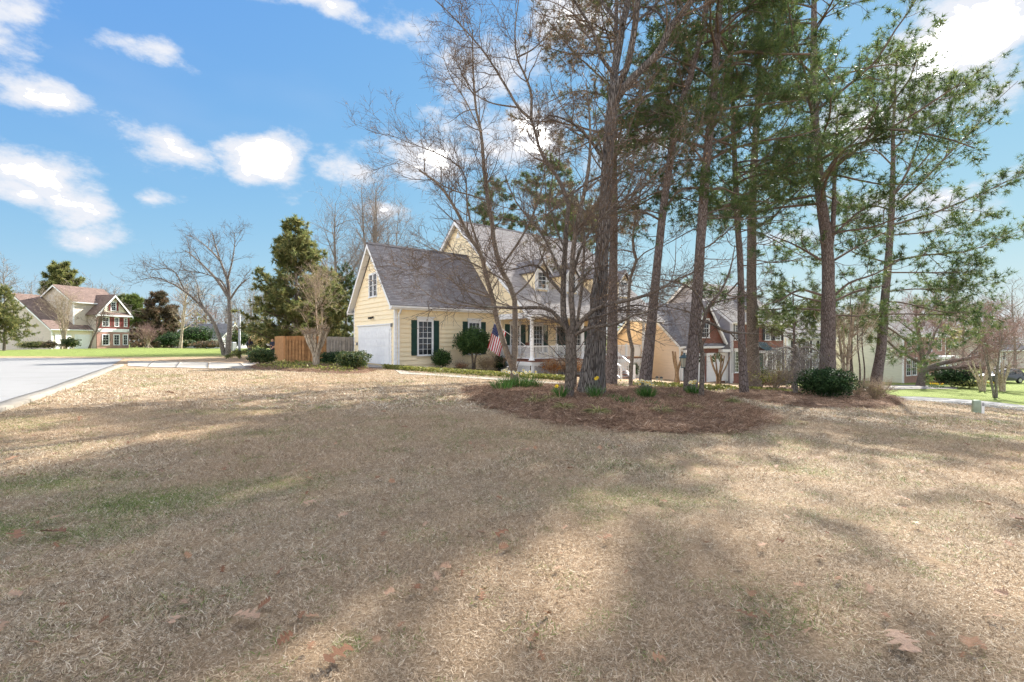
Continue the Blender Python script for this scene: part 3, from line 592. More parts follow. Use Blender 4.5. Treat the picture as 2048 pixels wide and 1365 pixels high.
    mc = MB(); mc.box(x0, x0+LW, TW, TB, -1.2, 3.3); mc.build('wall', 'cream', h)
    prof = [(TW, 3.302), (TB, 3.302), (TB, zr(TB)-.12), (RT, RZ2-.12), (TW, zr(TW)-.12)]
    mc = MB(); mc.add([(x0+.001, y, z) for y, z in prof]+[(x1, y, z) for y, z in prof], [(0, 4, 3, 2, 1), (5, 6, 7, 8, 9), (0, 5, 9, 4), (1, 2, 7, 6), (0, 1, 6, 5)]); mc.build('upper_wall', 'cream', h)
    for xx in (x0, x1-.12): gab = MB(); gab.prism([(xx, PT-.05, 3.3), (xx, TW+.01, 3.3), (xx, TW+.01, zr(TW)-.12), (xx, PT-.05, zr(PT-.05)-.12)], (.12, 0, 0)); gab.build('porch_gable', 'cream', h)
    gw = Wall((SG, TB, 0), (0, -1, 0), (-1, 0, 0)); yz = lambda z: (RZ2-.14-z)/S2
    boards(gw, h, 3.42, RZ2-.35, lambda z: max(.05, TB-RT-yz(z)), lambda z: min(TB-PT+.0, TB-RT+yz(z)), [])
    pw = Wall((SG, TW, 0), (1, 0, 0), (0, -1, 0))
    ops = [(.95, 1.75), (3.05, 3.9), (7.35, 8.15)]
    boards(pw, h, .3, 3.22, lambda z: .1, lambda z: LW, [(a-.1, b+.1, .5, 2.92) for a, b in ops]+[(5.2, 6.55, 0, 2.75)])
    for a, b in ops: window(pw, h, a, b, .68, 2.62, 3, 6, 'shutter_green', .42)
    panel_door(pw, h, 5.38, 6.36, .3, 2.6, 'door_green', 1, 'front_door')
    tw = Wall((SG, 0, 0), (0, -1, 0), (-1, 0, 0)); trim(tw, h, 'corner_board', .36, .575, -.5, 3.25, 0, .03); trim(pw, h, 'corner_board', -.03, .1, -.5, 3.25, 0, .035)
    fo = MB(); pw.box(fo, 0, LW, -2.2, .24, 0, .02); fo.build('foundation', 'brick_found', h)
    # main roof
    te, tb = PT-.38, TB+.35; xo0, xo1 = SG-.4, SG+LB+.4; up = .06
    roof_plane('roof', (xo0, te, zr(te)+up), (xo1, te, zr(te)+up), (xo0, RT, RZ2+up), (xo1, RT, RZ2+up), h, 'shingle_tan_lit')  # sunlit paleness is in the shingle colour; garage and dormers take the darker grey
    roof_plane('roof', (xo1, tb, zr(tb)+up), (xo0, tb, zr(tb)+up), (xo1, RT, RZ2+up), (xo0, RT, RZ2+up), h, 'shingle_tan_lit')
    rc = MB(); rc.prism([(xo0, RT-.18, RZ2-.05), (xo0, RT, RZ2+.11), (xo0, RT+.18, RZ2-.05)], (xo1-xo0, 0, 0)); rc.build('ridge_cap', 'ridge_cap', h)
    for xx in (xo0-.01, xo1-.04):
        for y0 in (te, tb):
            rb = MB(); rb.prism([(xx, y0, zr(y0)-.05), (xx, RT, RZ2-.05), (xx, RT, RZ2-.3), (xx, y0, zr(y0)-.3)], (.045, 0, 0)); rb.build('rake_board', 'white', h)
    sf = MB()
    for y0 in (te, tb): sf.prism([(xo0+.04, y0, zr(y0)-.06), (xo0+.04, RT, RZ2-.06), (xo0+.04, RT, RZ2-.1), (xo0+.04, y0, zr(y0)-.1)], (.37, 0, 0))
    sf.build('soffit', 'white', h)
    gt = MB(); gt.box(xo0+.02, xo1-.02, te-.11, te-.003, zr(te)-.09, zr(te)+.03); gt.build('gutter', 'white', h)
    va = MB(); zt = RZ2-.75; va.prism([gw.pt(TB-RT-.3, zt-.55, .035), gw.pt(TB-RT+.3, zt-.55, .035), gw.pt(TB-RT, zt, .035)], gw.n*.03); va.build('gable_vent', 'white', h)
    # dormers on the front slope
    for k, x in enumerate((2.4, 5.3, 8.2, 11.2)):
        xa, xb, tf, ze_, zp = SG+x-.62, SG+x+.62, -2.2, 6.35, 7.15; zb = zr(tf)-.1
        tbk = lambda z: RT-(RZ2-z)/S2
        dm = MB(); xm = (xa+xb)/2
        dm.add([(xa, tf, zb), (xb, tf, zb), (xb, tf, ze_), (xm, tf, zp), (xa, tf, ze_), (xa, tbk(ze_)+.1, ze_), (xb, tbk(ze_)+.1, ze_)], [(0, 1, 2, 3, 4), (0, 4, 5), (1, 6, 2)]); do = dm.build('dormer', 'cream', h)
        for sx, xe in ((-1, xa), (1, xb)):
            wl = Wall((xe, 1.0, 0), (0, -1, 0), (-1, 0, 0)) if sx < 0 else None
            if wl: boards(wl, do, zb+.1, ze_-.02, lambda z: 1.0-tbk(z)-.05, lambda z: 1.0-tf-.02, [], .28)
            roof_plane('dormer_roof', (xe+sx*.2, tf-.25, ze_-.12), (xe+sx*.2, tbk(ze_-.12)+.1, ze_-.12), (xm, tf-.25, zp+.08), (xm, tbk(zp+.08)+.15, zp+.08), do, 'shingle')
            rb = MB(); rb.prism([(xe+sx*.2, tf-.27, ze_-.14), (xm, tf-.27, zp+.05), (xm, tf-.27, zp-.15), (xe+sx*.2, tf-.27, ze_-.32)], (0, .04, 0)); rb.build('rake_board', 'white', do)
        fw = Wall((xa, tf, 0), (1, 0, 0), (0, -1, 0)); window(fw, do, .24, 1.0, zb+.35, ze_-.1, 2, 4, None, header=False, trim=.13)
        for a, b in ((0, .1), (1.14, 1.24)): trim(fw, do, 'corner_board', a, b, zb, ze_, -.01, .03)
    # porch -----------------------------------------------------------------
    dk = MB(); dk.box(SG, SG+11.8, PT-.12, TW-.03, .17, .25); dk.build('porch_floor', 'deck', h)
    cl = MB(); cl.box(SG+.15, SG+LB-.2, PT+.2, TW-.05, 3.24, 3.3); cl.build('porch_ceiling', 'cream', h)
    pf = Wall((SG, PT, 0), (1, 0, 0), (0, -1, 0)); ps = Wall((SG, TW, 0), (0, -1, 0), (-1, 0, 0)); DP = TW-PT
    for w_, a, b in ((pf, -.06, LB), (ps, 0.04, DP)): trim(w_, h, 'porch_beam', a, b, 2.96, 3.32, -.14 if w_ is pf else -.13, .055 if w_ is pf else .05)
    for w_, a, b in ((pf, -.02, 11.8), (ps, .04, DP-.02)): trim(w_, h, 'rim_board', a, b, -.06, .165, -.04, .06 if w_ is pf else .058)
    for x in (.02, 4.62, 7.4, 11.5):
        c = MB(); q = (SG+x+.02, PT-.0, 0); c.lathe([(.2, .255), (.2, .30), (.175, .31), (.175, .38), (.14, .41), (.135, .6), (.128, 1.8), (.115, 2.72), (.13, 2.75), (.13, 2.79), (.115, 2.8), (.15, 2.86)], q, 16); c.box(q[0]-.17, q[0]+.17, q[1]-.17, q[1]+.17, 2.86, 2.955); c.build('column', 'white', h, True)
        b = MB(); b.box(q[0]-.09, q[0]+.09, q[1]-.15, q[1]-.065, -2.0, -.07); b.build('porch_pier', 'white', h)
    def rail(w_, a, b, d=-.05):
        t = MB(); w_.box(t, a, b, 1.13, 1.2, d-.05, d+.05); t.build('handrail', 'white', h); t = MB(); w_.box(t, a, b, .36, .42, d-.03, d+.03); t.build('bottom_rail', 'white', h)
        n = int((b-a)/.115)
        for i in range(n):
            x = a+(i+.5)*(b-a)/n; q = MB(); w_.box(q, x-.019, x+.019, .42, 1.13, d-.019, d+.019); q.build('baluster', 'white', h)
    def newel(w_, x, z0, z1, d=-.05): q = MB(); w_.box(q, x-.06, x+.06, z0, z1, d-.06, d+.06); w_.box(q, x-.08, x+.08, z1, z1+.04, d-.08, d+.08); q.build('newel_post', 'white', h)
    rail(ps, .12, DP-.2, -.12); rail(pf, .2, 2.2); newel(pf, 2.26, .255, 1.26); rail(pf, 2.33, 4.45); rail(pf, 4.8, 5.84); newel(pf, 5.9, .255, 1.26); rail(pf, 7.57, 9.4); newel(pf, 9.46, .255, 1.26); rail(pf, 9.53, 11.3); newel(ps, .06, .255, 1.26, -.12)
    def lattice(w_, a, b, zb, zt, d=.0):
        q = MB(); hgt = zt-zb; p = .115
        for i in range(int((b-a+hgt)/p)):
            for sg, dd in ((1, 0), (-1, .008)):
                xs, z0_, xe, z1_ = a+i*p-hgt, zb, a+i*p, zt
                if xs < a: z0_ = zb+(a-xs); xs = a
                if xe > b: z1_ = zt-(xe-b); xe = b
                if xe-xs < .05: continue
                if sg < 0: xs, xe = a+b-xs, a+b-xe
                q.prism([w_.pt(xs-.02, z0_, d+dd), w_.pt(xs+.02, z0_, d+dd), w_.pt(xe+.02, z1_, d+dd), w_.pt(xe-.02, z1_, d+dd)], w_.n*.007)
        o = q.build('lattice', 'white', h); fr = MB()
        for z_ in (zb-.03, zt-.03): w_.box(fr, a, b, z_, z_+.06, d-.004, d+.022)
        fr.build('lattice_frame', 'white', o)
    lattice(ps, .1, DP-.1, -.62, -.07); lattice(pf, .12, 2.2, -.78, -.07); lattice(pf, 2.3, 4.5, -.9, -.07); lattice(pf, 7.5, 9.4, -1.35, -.07); lattice(pf, 9.5, 11.4, -1.45, -.07)
    dark = MB(); dark.box(SG+.15, SG+8.8, PT+.12, PT+.2, -1.6, .1); dark.build('crawl_shade', 'brick_found', h)  # dark panel behind the lattice, standing in for the shade under the porch floor
    # steps
    for i in range(8):
        z = .17-.17*(i+1); y = PT-.14-.27*i; q = MB(); q.box(SG+5.95, SG+7.35, y-.29, y, z, z+.05); q.build('tread', 'deck', h); q = MB(); q.box(SG+5.97, SG+7.33, y-.02, y-.0, z-.12, z); q.build('riser', 'white', h)
    for x in (5.95, 7.36):
        a = Vector((SG+x, PT-.14, .17)); b = Vector((SG+x, PT-2.3, -1.19)); up = Vector((0, 0, .95))
        q = MB(); q.bar(a+up, b+up, .09, .07); q.build('stair_rail', 'white', h); q = MB(); q.bar(a+Vector((0, 0, .16)), b+Vector((0, 0, .16)), .07, .06); q.build('stair_rail', 'white', h); q = MB(); q.bar(a+Vector((0, 0, -.12)), b+Vector((0, 0, -.12)), .05, .3); q.build('stringer', 'white', h)
        for i in range(15): c = a.lerp(b, (i+.5)/15); q = MB(); q.bar(c+Vector((0, 0, .18)), c+Vector((0, 0, .92)), .035); q.build('baluster', 'white', h)
        q = MB(); q.box(b.x-.06, b.x+.06, b.y-.06, b.y+.06, -1.6, b.z+1.06); q.build('newel_post', 'white', h)
    return h
HOUSE = yellow_house()
def hw(s, t, z): q = C0+U*s+VV*t; return Vector((q.x, q.y, z))

# ------------------------------------------------------------------ the neighbours
def gable_block(h, x0, x1, t0, t1, z0, eave, ridge, wall, gwall, roofm, ov=.3, rt=None, ends=(1, 1)):
    rt = (t0+t1)/2 if rt is None else rt; s = (ridge-eave)/(rt-t0); s2 = (ridge-eave)/(t1-rt)
    m = MB(); p = [(t0, z0), (t1, z0), (t1, eave), (rt, ridge-.05), (t0, eave)]
    m.add([(x0, y, z) for y, z in p]+[(x1, y, z) for y, z in p], [(0, 5, 9, 4), (1, 2, 7, 6)]); m.build('wall', wall, h)
    g = MB(); g.add([(x0, y, z) for y, z in p]+[(x1, y, z) for y, z in p], [(0, 4, 3, 2, 1), (5, 6, 7, 8, 9)]); g.build('gable_wall', gwall, h)
    a, b = x0-ov, x1+ov; e0, e1 = eave-ov*s+.06, eave-ov*s2+.06
    roof_plane('roof', (a, t0-ov, e0), (b, t0-ov, e0), (a, rt, ridge+.06), (b, rt, ridge+.06), h, roofm, .2); roof_plane('roof', (b, t1+ov, e1), (a, t1+ov, e1), (b, rt, ridge+.06), (a, rt, ridge+.06), h, roofm, .2)
    for xx in (a-.012, b-.03):
        for y0, e in ((t0-ov, e0), (t1+ov, e1)): r = MB(); r.prism([(xx, y0, e-.08), (xx, rt, ridge-.02), (xx, rt, ridge-.28), (xx, y0, e-.3)], (.042, 0, 0)); r.build('rake_board', 'white', h)
    gt = MB(); gt.box(a+.03, b-.03, t0-ov-.1, t0-ov-.003, e0-.16, e0-.02); gt.box(a+.04, b-.04, t0-ov, t0-.01, e0-.22, e0-.16); gt.build('gutter', 'white', h)
    for xx, sg in ((x0, 1), (x1, -1)): c = MB(); c.box(xx-.02, xx+.14 if sg > 0 else xx+.02, t0-.025, t0+.12, z0, eave-.05) if sg > 0 else c.box(xx-.14, xx+.02, t0-.025, t0+.12, z0, eave-.05); c.build('corner_board', 'white', h)
def brick_house():
    z0 = -1.95; h = thing('brick_house', 'red brick house with beige siding side, white garage doors and dark shutters behind the pines', 'house', (13.44, 37.5, z0), R(31)); L = 5.85
    gable_block(h, 0, L, 0, 7.94, -.6, 3.25, 6.75, 'brick', 'siding_beige', 'shingle')
    side = Wall((0, 7.94, 0), (0, -1, 0), (-1, 0, 0)); panel_door(side, h, 3.6, 4.55, .05, 2.2, 'yard_door', 1)
    fr = Wall((0, -.06, 0), (1, 0, 0), (0, -1, 0)); g = MB(); c = 2.95; hw_ = 2.55
    g.prism([fr.pt(c-hw_, 0, 0), fr.pt(c+hw_, 0, 0), fr.pt(c+hw_, 3.25, 0), fr.pt(c, 6.6, 0), fr.pt(c-hw_, 3.25, 0)], (0, .05, 0)); g.build('front_gable', 'brick', h)
    for s in (-1, 1):
        roof_plane('gable_roof', (c+s*(hw_+.25), -.4, 2.98), (c+s*(hw_+.25), 2.2, 2.98), (c, -.4, 6.78), (c, 3.9, 6.78), h, 'shingle', .2)
        r = MB(); r.prism([fr.pt(c+s*(hw_+.25), 2.9, .36), fr.pt(c, 6.72, .36), fr.pt(c, 6.35, .36), fr.pt(c+s*(hw_+.25), 2.55, .36)], (0, .05, 0)); r.build('rake_board', 'white', h)
        r = MB(); r.prism([fr.pt(c+s*(hw_+.25), 2.88, .34), fr.pt(c, 6.7, .34), fr.pt(c, 6.64, .34), fr.pt(c+s*(hw_+.25), 2.82, .34)], (0, .33, 0)); r.build('soffit', 'white', h)
        r = MB(); r.prism([fr.pt(c+s*(hw_+.3), 2.75, 0), fr.pt(c+s*(hw_-.75), 2.75, 0), fr.pt(c+s*(hw_-.75), 2.82, 0), fr.pt(c+s*(hw_+.1), 3.25, 0)], fr.n*.4); r.build('cornice_return', 'shingle', h)
        r = MB(); fr.box(r, *sorted((c+s*(hw_+.3), c+s*(hw_-.8))), 2.5, 2.75, 0, .42); r.build('cornice', 'white', h)
    window(fr, h, c-.45, c+.45, 3.75, 5.25, 3, 4, None, header=False)
    for a in (.35, 3.25):
        o = garage_door(Wall((0, -.02, 0), (1, 0, 0), (0, -1, 0)), h, a, a+2.3, .05, 2.15, 4, 4, True)
        for b in o.children: pass
        trim(fr, h, 'door_casing', a-.14, a, .0, 2.2, -.0, .09); trim(fr, h, 'door_casing', a+2.3, a+2.44, .0, 2.2, -.0, .09); trim(fr, h, 'door_header', a-.2, a+2.5, 2.2, 2.45, 0, .1)
    # the doors stand in front of the gable skin
    for o in h.children:
        if o.name.startswith('garage_door'): o.location.y = -.18
    mx0, mx1, mt = L+.08, 14.0, -.45
    gable_block(h, mx0, mx1, mt, 8.6, -.6, 5.3, 8.95, 'brick', 'siding_grey', 'shingle_tan_lit')
    f = Wall((0, mt, 0), (1, 0, 0), (0, -1, 0))
    for x in (6.75, 9.0, 11.25, 12.9): window(f, h, x-.36, x+.36, 3.55, 4.85, 3, 6, 'shutter_black', .34, False)
    for x in (6.75, 8.4, 11.6, 13.0): window(f, h, x-.38, x+.38, .75, 2.55, 3, 6, 'shutter_black', .34, True)
    panel_door(f, h, 9.7, 10.6, .3, 2.35, 'door_green', 0, 'front_door')
    p = MB(); n = 8
    for i in range(n):
        a0, a1 = i/n, (i+1)/n; z = lambda a: 3.35-.75*a**.6; y = lambda a: mt-.02-1.1*a
        p.add([(9.3, y(a0), z(a0)), (11.0, y(a0), z(a0)), (11.0, y(a1), z(a1)), (9.3, y(a1), z(a1))], [(0, 1, 2, 3)])
    po = p.build('portico_roof', 'copper', h)
    for k in range(7): q = MB(); x = 9.32+k*.275; [q.bar((x, mt-.02-1.1*i/6, 3.36-.75*(i/6)**.6), (x, mt-.02-1.1*(i+1)/6, 3.36-.75*((i+1)/6)**.6), .03, .05) for i in range(6)]; q.build('seam', 'copper', po)
    e = MB(); f.box(e, 9.35, 10.95, 2.4, 2.6, 0, 1.08); e.build('portico_beam', 'white', h)
    for x in (9.5, 10.8): q = MB(); q.lathe([(.13, -.1), (.13, .2), (.1, .25), (.085, 2.3), (.13, 2.4)], (x, mt-.95, 0), 12); q.build('column', 'white', h, True)
    st = MB(); st.box(9.2, 11.1, mt-1.3, mt-.03, -.6, .15); st.box(9.2, 11.1, mt-1.7, mt-1.3, -.6, -.03); st.build('front_step', 'brick', h)
    # pediment dormer
    q = MB(); x = 10.0; q.prism([(x-.75, .3, 5.6), (x+.75, .3, 5.6), (x+.75, .3, 6.5), (x, .3, 7.5), (x-.75, .3, 6.5)], (0, 2.6, 0)); q.build('dormer', 'siding_ivory', h)
    for s in (-1, 1): roof_plane('dormer_roof', (x+s*.95, .05, 6.32), (x+s*.95, 2.6, 6.32), (x, .05, 7.6), (x, 3.4, 7.6), h, 'shingle', .2)
    dn = MB(); dn.bar((mx0+.05, mt-.08, 5.0), (mx0+.05, mt-.08, 0), .09); dn.bar((L-.05, -.14, 3.0), (L-.05, -.14, 0), .09); dn.bar((.02, -.14, 3.0), (.02, -.14, 0), .09); dn.build('downspout', 'white', h)
    return h
brick_house()
def simple_house(name, label, loc, rz, blocks, wins, extra=None):
    h = thing(name, label, 'house', loc, rz)
    for b in blocks: gable_block(h, *b)
    for w in wins: window(*([w[0], h]+list(w[1:])))
    if extra: extra(h)
    return h
def F(t): return Wall((0, t, 0), (1, 0, 0), (0, -1, 0))
def S(x, t1): return Wall((x, t1, 0), (0, -1, 0), (-1, 0, 0))
x3, y3 = 29.6, 50.5
def ex3(h):
    garage_door(F(-.02), h, 6.2, 8.6, .05, 2.1, 4, 4)
    for o in h.children:
        if o.name.startswith('garage_door'): o.location.y = -.1
simple_house('cream_house', 'pale cream two-storey house with tan roof half hidden behind the weeping tree', (x3, y3, Hs(x3, y3)), R(30),
    [(0, 9.2, 0, 7.5, -.7, 4.9, 7.6, 'siding_white', 'siding_ivory', 'shingle_tan_lit')],
    [(F(0), 1.1, 1.9, 3.0, 4.3, 3, 4, 'shutter_black', .35, False), (F(0), 3.4, 4.2, 3.0, 4.3, 3, 4, 'shutter_black', .35, False), (F(0), 6.3, 7.1, 3.0, 4.3, 3, 4, 'shutter_black', .35, False), (F(0), 1.1, 1.9, .7, 2.2, 3, 4, 'shutter_black', .35, False), (F(0), 3.4, 4.2, .7, 2.2, 3, 4, 'shutter_black', .35, False), (S(0, 7.5), 3.2, 4.1, 3.0, 4.3, 3, 4, None)], ex3)
x4, y4 = 43.3, 52.0
def ex4(h):
    f = F(0); panel_door(f, h, 5.6, 6.5, .3, 2.35, 'door_green', 0, 'front_door')
    for x in (4.6, 5.2, 7.0, 8.6): q = MB(); q.box(x-.12, x+.12, -1.9, -1.66, -.2, 2.55); q.build('column', 'white', h)
    q = MB(); q.box(4.3, 8.9, -2.0, -.02, 2.55, 2.85); q.build('porch_roof', 'white', h)
    q = MB(); q.box(4.3, 8.9, -2.0, -.02, -.6, .2); q.build('front_step', 'brick', h)
simple_house('sage_house', 'sage green sided house with brick front behind the low spreading tree', (x4, y4, Hs(x4, y4)+.1), R(30),
    [(0, 11.5, 0, 8.4, -.7, 5.4, 9.0, 'brick_pink', 'siding_sage', 'shingle_tan_lit')],
    [(F(0), .7, 1.7, .7, 2.4, 2, 4, None), (F(0), 2.2, 3.2, .7, 2.4, 2, 4, None), (F(0), .9, 1.8, 3.4, 4.8, 2, 4, None), (F(0), 3.5, 4.4, 3.4, 4.8, 2, 4, None), (F(0), 6.5, 7.4, 3.4, 4.8, 2, 4, None), (F(0), 9.2, 10.1, 3.4, 4.8, 2, 4, None)], ex4)
def left_house():
    ph = R(75); u = Vector((math.cos(ph), math.sin(ph), 0)); Y = 75; o = Vector(((194-1024)/FPX*Y, Y, 0)); z = .22
    h = thing('red_roof_house', 'two-storey house with reddish roof, pink brick front and tan siding beyond the street', 'house', (o.x, o.y, z), ph)
    # front brick wing, gabled to the street
    m = MB(); L = 4.9; E = 5.75; c = L/2; m.prism([(0, 0, -.5), (L, 0, -.5), (L, 0, E), (0, 0, E)], (0, .2, 0)); m.build('wall', 'brick_pink', h)
    g = MB(); g.prism([(.1, .05, E), (L-.1, .05, E), (c, .05, E+3.0)], (0, .15, 0)); g.build('gable_wall', 'siding_ivory', h)
    w = MB(); w.box(.01, L-.01, .2, 8, -.5, E); w.build('side_wall', 'siding_tan', h)
    bd = MB(); F(0).box(bd, .0, L, 2.75, 3.3, .0, .03); bd.build('band', 'white', h); bd = MB(); F(0).box(bd, .02, L-.02, 3.3, 3.55, .0, .025); bd.build('band', 'shutter_red', h)
    for s in (-1, 1): roof_plane('roof', (c+s*(L/2+.4), -.4, E-.3), (c+s*(L/2+.4), 8, E-.3), (c, -.4, E+3.2), (c, 8, E+3.2), h, 'shingle_red', .2); r = MB(); r.prism([(c+s*(L/2+.4), -.45, E-.4), (c, -.45, E+3.1), (c, -.45, E+2.75), (c+s*(L/2+.4), -.45, E-.75)], (0, .06, 0)); r.build('rake_board', 'white', h)
    sk = roof_plane('skirt_roof', (-.3, -.5, E-.2), (L+.3, -.5, E-.2), (-.3, 0, E+.25), (L+.3, 0, E+.25), h, 'shingle_red', .2)
    co = MB(); co.box(-.3, L+.3, -.5, -.02, E-.45, E-.22); co.build('cornice', 'white', h)
    for a, b in ((.8, 1.7), (2.65, 3.2), (4.1, 4.5)): window(F(0), h, a, b, 3.7, 5.1, 2, 4, 'shutter_red', .32, False)
    for a, b in ((.8, 1.7), (2.5, 3.3), (3.95, 4.6)): window(F(0), h, a, b, .65, 2.3, 2, 4, None, header=False)
    window(F(.05), h, c-.35, c+.35, E+.55, E+1.9, 2, 4, 'shutter_red', .3, False)
    # garage wing to the left, main roof behind
    gable_block(h, -5.3, 0.0, 1.2, 17.4, -.5, 3.25, 8.6, 'siding_ivory', 'siding_tan', 'shingle_red', .35)
    for a in (-4.9, -2.35): garage_door(F(1.18), h, a, a+2.1, .05, 2.3, 4, 4)
    for o_ in h.children:
        if o_.name.startswith('garage_door'): o_.location.y = -.1
    gable_block(h, -2.0, L-.3, 2.0, 10.0, -.5, 7.6, 10.2, 'siding_tan', 'siding_tan', 'shingle_red', .35)
    return h
left_house()
def far_house(px, Y, L, z, lab, wall, rz):
    x = (px-1024)/FPX*Y; simple_house('distant_house', lab, (x, Y, z), rz, [(0, L, 0, 7, -1.5, 4.2, 7, wall, wall, 'shingle')], [(F(0), 1, 2, 2.4, 3.8, 2, 4, None), (F(0), L-2, L-1, 2.4, 3.8, 2, 4, None), (F(0), L/2-.5, L/2+.5, 2.4, 3.8, 2, 4, None), (S(0, 7), 3, 4, 2.4, 3.8, 2, 4, None)])
far_house(345, 88, 10, -2.2, 'small white house far off behind the bare trees, left of the cedar', 'siding_white', R(-10))
far_house(2000, 84, 12, -4.2, 'tan sided house at the far right behind the parked car', 'siding_tan', R(25))

# ------------------------------------------------------------------ trees
def nrm(v): return v/np.maximum(np.linalg.norm(v, axis=-1, keepdims=True), 1e-9)
def resample(pts, K):
    p = np.array([tuple(q) for q in pts], float); n = len(p); out = []
    e = np.vstack([2*p[0]-p[1], p, 2*p[-1]-p[-2]])
    d = np.concatenate([[0], np.cumsum(np.linalg.norm(np.diff(p, axis=0), axis=1))]); t = np.linspace(0, d[-1], K)
    for q in t:
        i = min(max(np.searchsorted(d, q, 'right')-1, 0), n-2); f = (q-d[i])/max(d[i+1]-d[i], 1e-9); a, b, c, g = e[i], e[i+1], e[i+2], e[i+3]
        out.append(.5*(2*b+(c-a)*f+(2*a-5*b+4*c-g)*f*f+(-a+3*b-3*c+g)*f**3))
    return np.array(out)
def tubes(Pth, Rad, S, knobs=0, rng=None):
    N, K, _ = Pth.shape; T = nrm(np.gradient(Pth, axis=1)); d = nrm(Pth[:, -1]-Pth[:, 0])
    ref = np.where((np.abs(d[:, 2]) > .75)[:, None], np.array([[1., .13, 0]]), np.array([[.1, .07, 1.]]))[:, None, :]
    n1 = nrm(np.cross(T, np.broadcast_to(ref, T.shape))); n2 = np.cross(T, n1); a = np.arange(S)*2*np.pi/S
    r = Rad[:, :, None]*np.ones(S)
    if knobs: 
        r = r*(1+knobs*(np.random.default_rng(3).random((N, K, S))-.5)); r = r*(1+knobs*.6*np.sin(a*5+Pth[:, :, 2:3]*.8)*np.sin(a*2+1+Pth[:, :, 2:3]*.5))
    V = Pth[:, :, None, :]+r[..., None]*(np.cos(a)[None, None, :, None]*n1[:, :, None, :]+np.sin(a)[None, None, :, None]*n2[:, :, None, :])
    i = np.arange(N*K*S).reshape(N, K, S); j = np.roll(i, -1, 2)
    Fc = np.stack([i[:, :-1], j[:, :-1], j[:, 1:], i[:, 1:]], -1).reshape(-1, 4)[:, ::-1]
    return V.reshape(-1, 3), Fc
def merge(parts):
    V = []; Fs = {}; k = 0; 
    for v, f in parts:
        V.append(v); Fs.setdefault(f.shape[1], []).append(f+k); k += len(v)
    return np.concatenate(V), [np.concatenate(x) for x in Fs.values()]
def interp(Pth, Rad, idx, tau):
    K = Pth.shape[1]; f = tau*(K-1); i0 = np.minimum(f.astype(int), K-2); w = (f-i0)[:, None]; a, b = Pth[idx, i0], Pth[idx, i0+1]
    return a*(1-w)+b*w, nrm(b-a), Rad[idx, i0]*(1-w[:, 0])+Rad[idx, i0+1]*w[:, 0]
def grow(Pth, Rad, n, t, L, ang, K, rng, trop=.0, wig=.25, rf=.6, rmin=.004, tip=.3, lshape=None, flat=0, tau=None, rk=None, phi=None):
    """children on every path: n each (int or array), between t[0] and t[1] of its length"""
    N = len(Pth); cnt = np.full(N, n) if np.isscalar(n) else np.asarray(n); idx = np.repeat(np.arange(N), cnt); Mn = len(idx)
    if Mn == 0: return np.zeros((0, K, 3)), np.zeros((0, K))
    tau = rng.uniform(t[0], t[1], Mn) if tau is None else tau; p, T, r = interp(Pth, Rad, idx, tau)
    rv = rng.normal(size=(Mn, 3)); n1 = nrm(np.cross(T, rv))
    if flat: n1 = nrm(n1*np.array([1, 1, 1-flat])+1e-6)
    al = np.radians(rng.uniform(ang[0], ang[1], Mn))[:, None]; d = nrm(np.cos(al)*T+np.sin(al)*n1)
    ln = rng.uniform(L[0], L[1], Mn)
    if lshape is not None: ln = ln*lshape(tau)
    q = [p]; st = (ln/(K-1))[:, None]
    for k in range(K-1):
        d = nrm(d+rng.normal(size=(Mn, 3))*wig*(.6 if k == 0 else 1)+np.array([0, 0, trop])); q.append(q[-1]+d*st)
    C = np.stack(q, 1); r0 = np.maximum(np.minimum(r*rf, 10 if rk is None else rk*ln), rmin)
    return C, r0[:, None]*np.linspace(1, tip, K)[None, :]+0*C[..., 0]
def tri_needles(pos, dr, n, L, w, spread, rng, droop=.1):
    Mn = len(pos); d = nrm(np.repeat(dr, n, 0)*rng.uniform(.2, 1.0, (Mn*n, 1))+rng.normal(size=(Mn*n, 3))*spread-np.array([0, 0, droop])); p = np.repeat(pos, n, 0)
    s = nrm(np.cross(d, rng.normal(size=(Mn*n, 3))))*w/2; ln = rng.uniform(L[0], L[1], (Mn*n, 1)); V = np.stack([p-s, p+s, p+d*ln], 1)
    rnd = np.repeat(np.clip(np.repeat(rng.random(Mn), n)*.7+rng.random(Mn*n)*.3, 0, 1), 3); return V.reshape(-1, 3), np.arange(Mn*n*3).reshape(-1, 3), rnd
def leaf_quads(pos, size, rng, nrmv=None, tilt=1.0, aspect=1.6):
    n = len(pos); nv = rng.normal(size=(n, 3)) if nrmv is None else nrm(nrmv+rng.normal(size=(n, 3))*tilt); nv = nrm(nv)
    a = nrm(np.cross(nv, rng.normal(size=(n, 3)))); b = np.cross(nv, a); s = (rng.uniform(.6, 1.25, n)*size)[:, None]
    V = np.stack([pos-a*s*.5*aspect, pos-b*s*.5, pos+a*s*.5*aspect, pos+b*s*.5], 1); return V.reshape(-1, 3), np.arange(n*4).reshape(-1, 4), np.repeat(rng.random(n), 4)
def dead_tips(levels, rng, frac=1.0):
    p = np.concatenate([l[0][:, -1] for l in levels]); return p[rng.random(len(p)) < frac]
def local(o, V): return V-np.array(o.location)[None, :]
def part(name, geo, mat, root, smooth=True, rnd=None):
    V, Fc = geo; return np_mesh(name, local(root, V), Fc, mat, root, smooth, rnd)
def lead(pts, radii, K, wob=0, rng=None):
    """one explicit trunk or limb: world points + radii -> (1,K,3),(1,K)"""
    p = resample(pts, K); r = np.interp(np.linspace(0, 1, K), np.linspace(0, 1, len(radii)), radii)
    if wob: p[1:-1] += rng.normal(size=(K-2, 3))*wob
    return p[None], r[None]
def stackp(ls): return np.concatenate([a for a, _ in ls]), np.concatenate([b for _, b in ls])
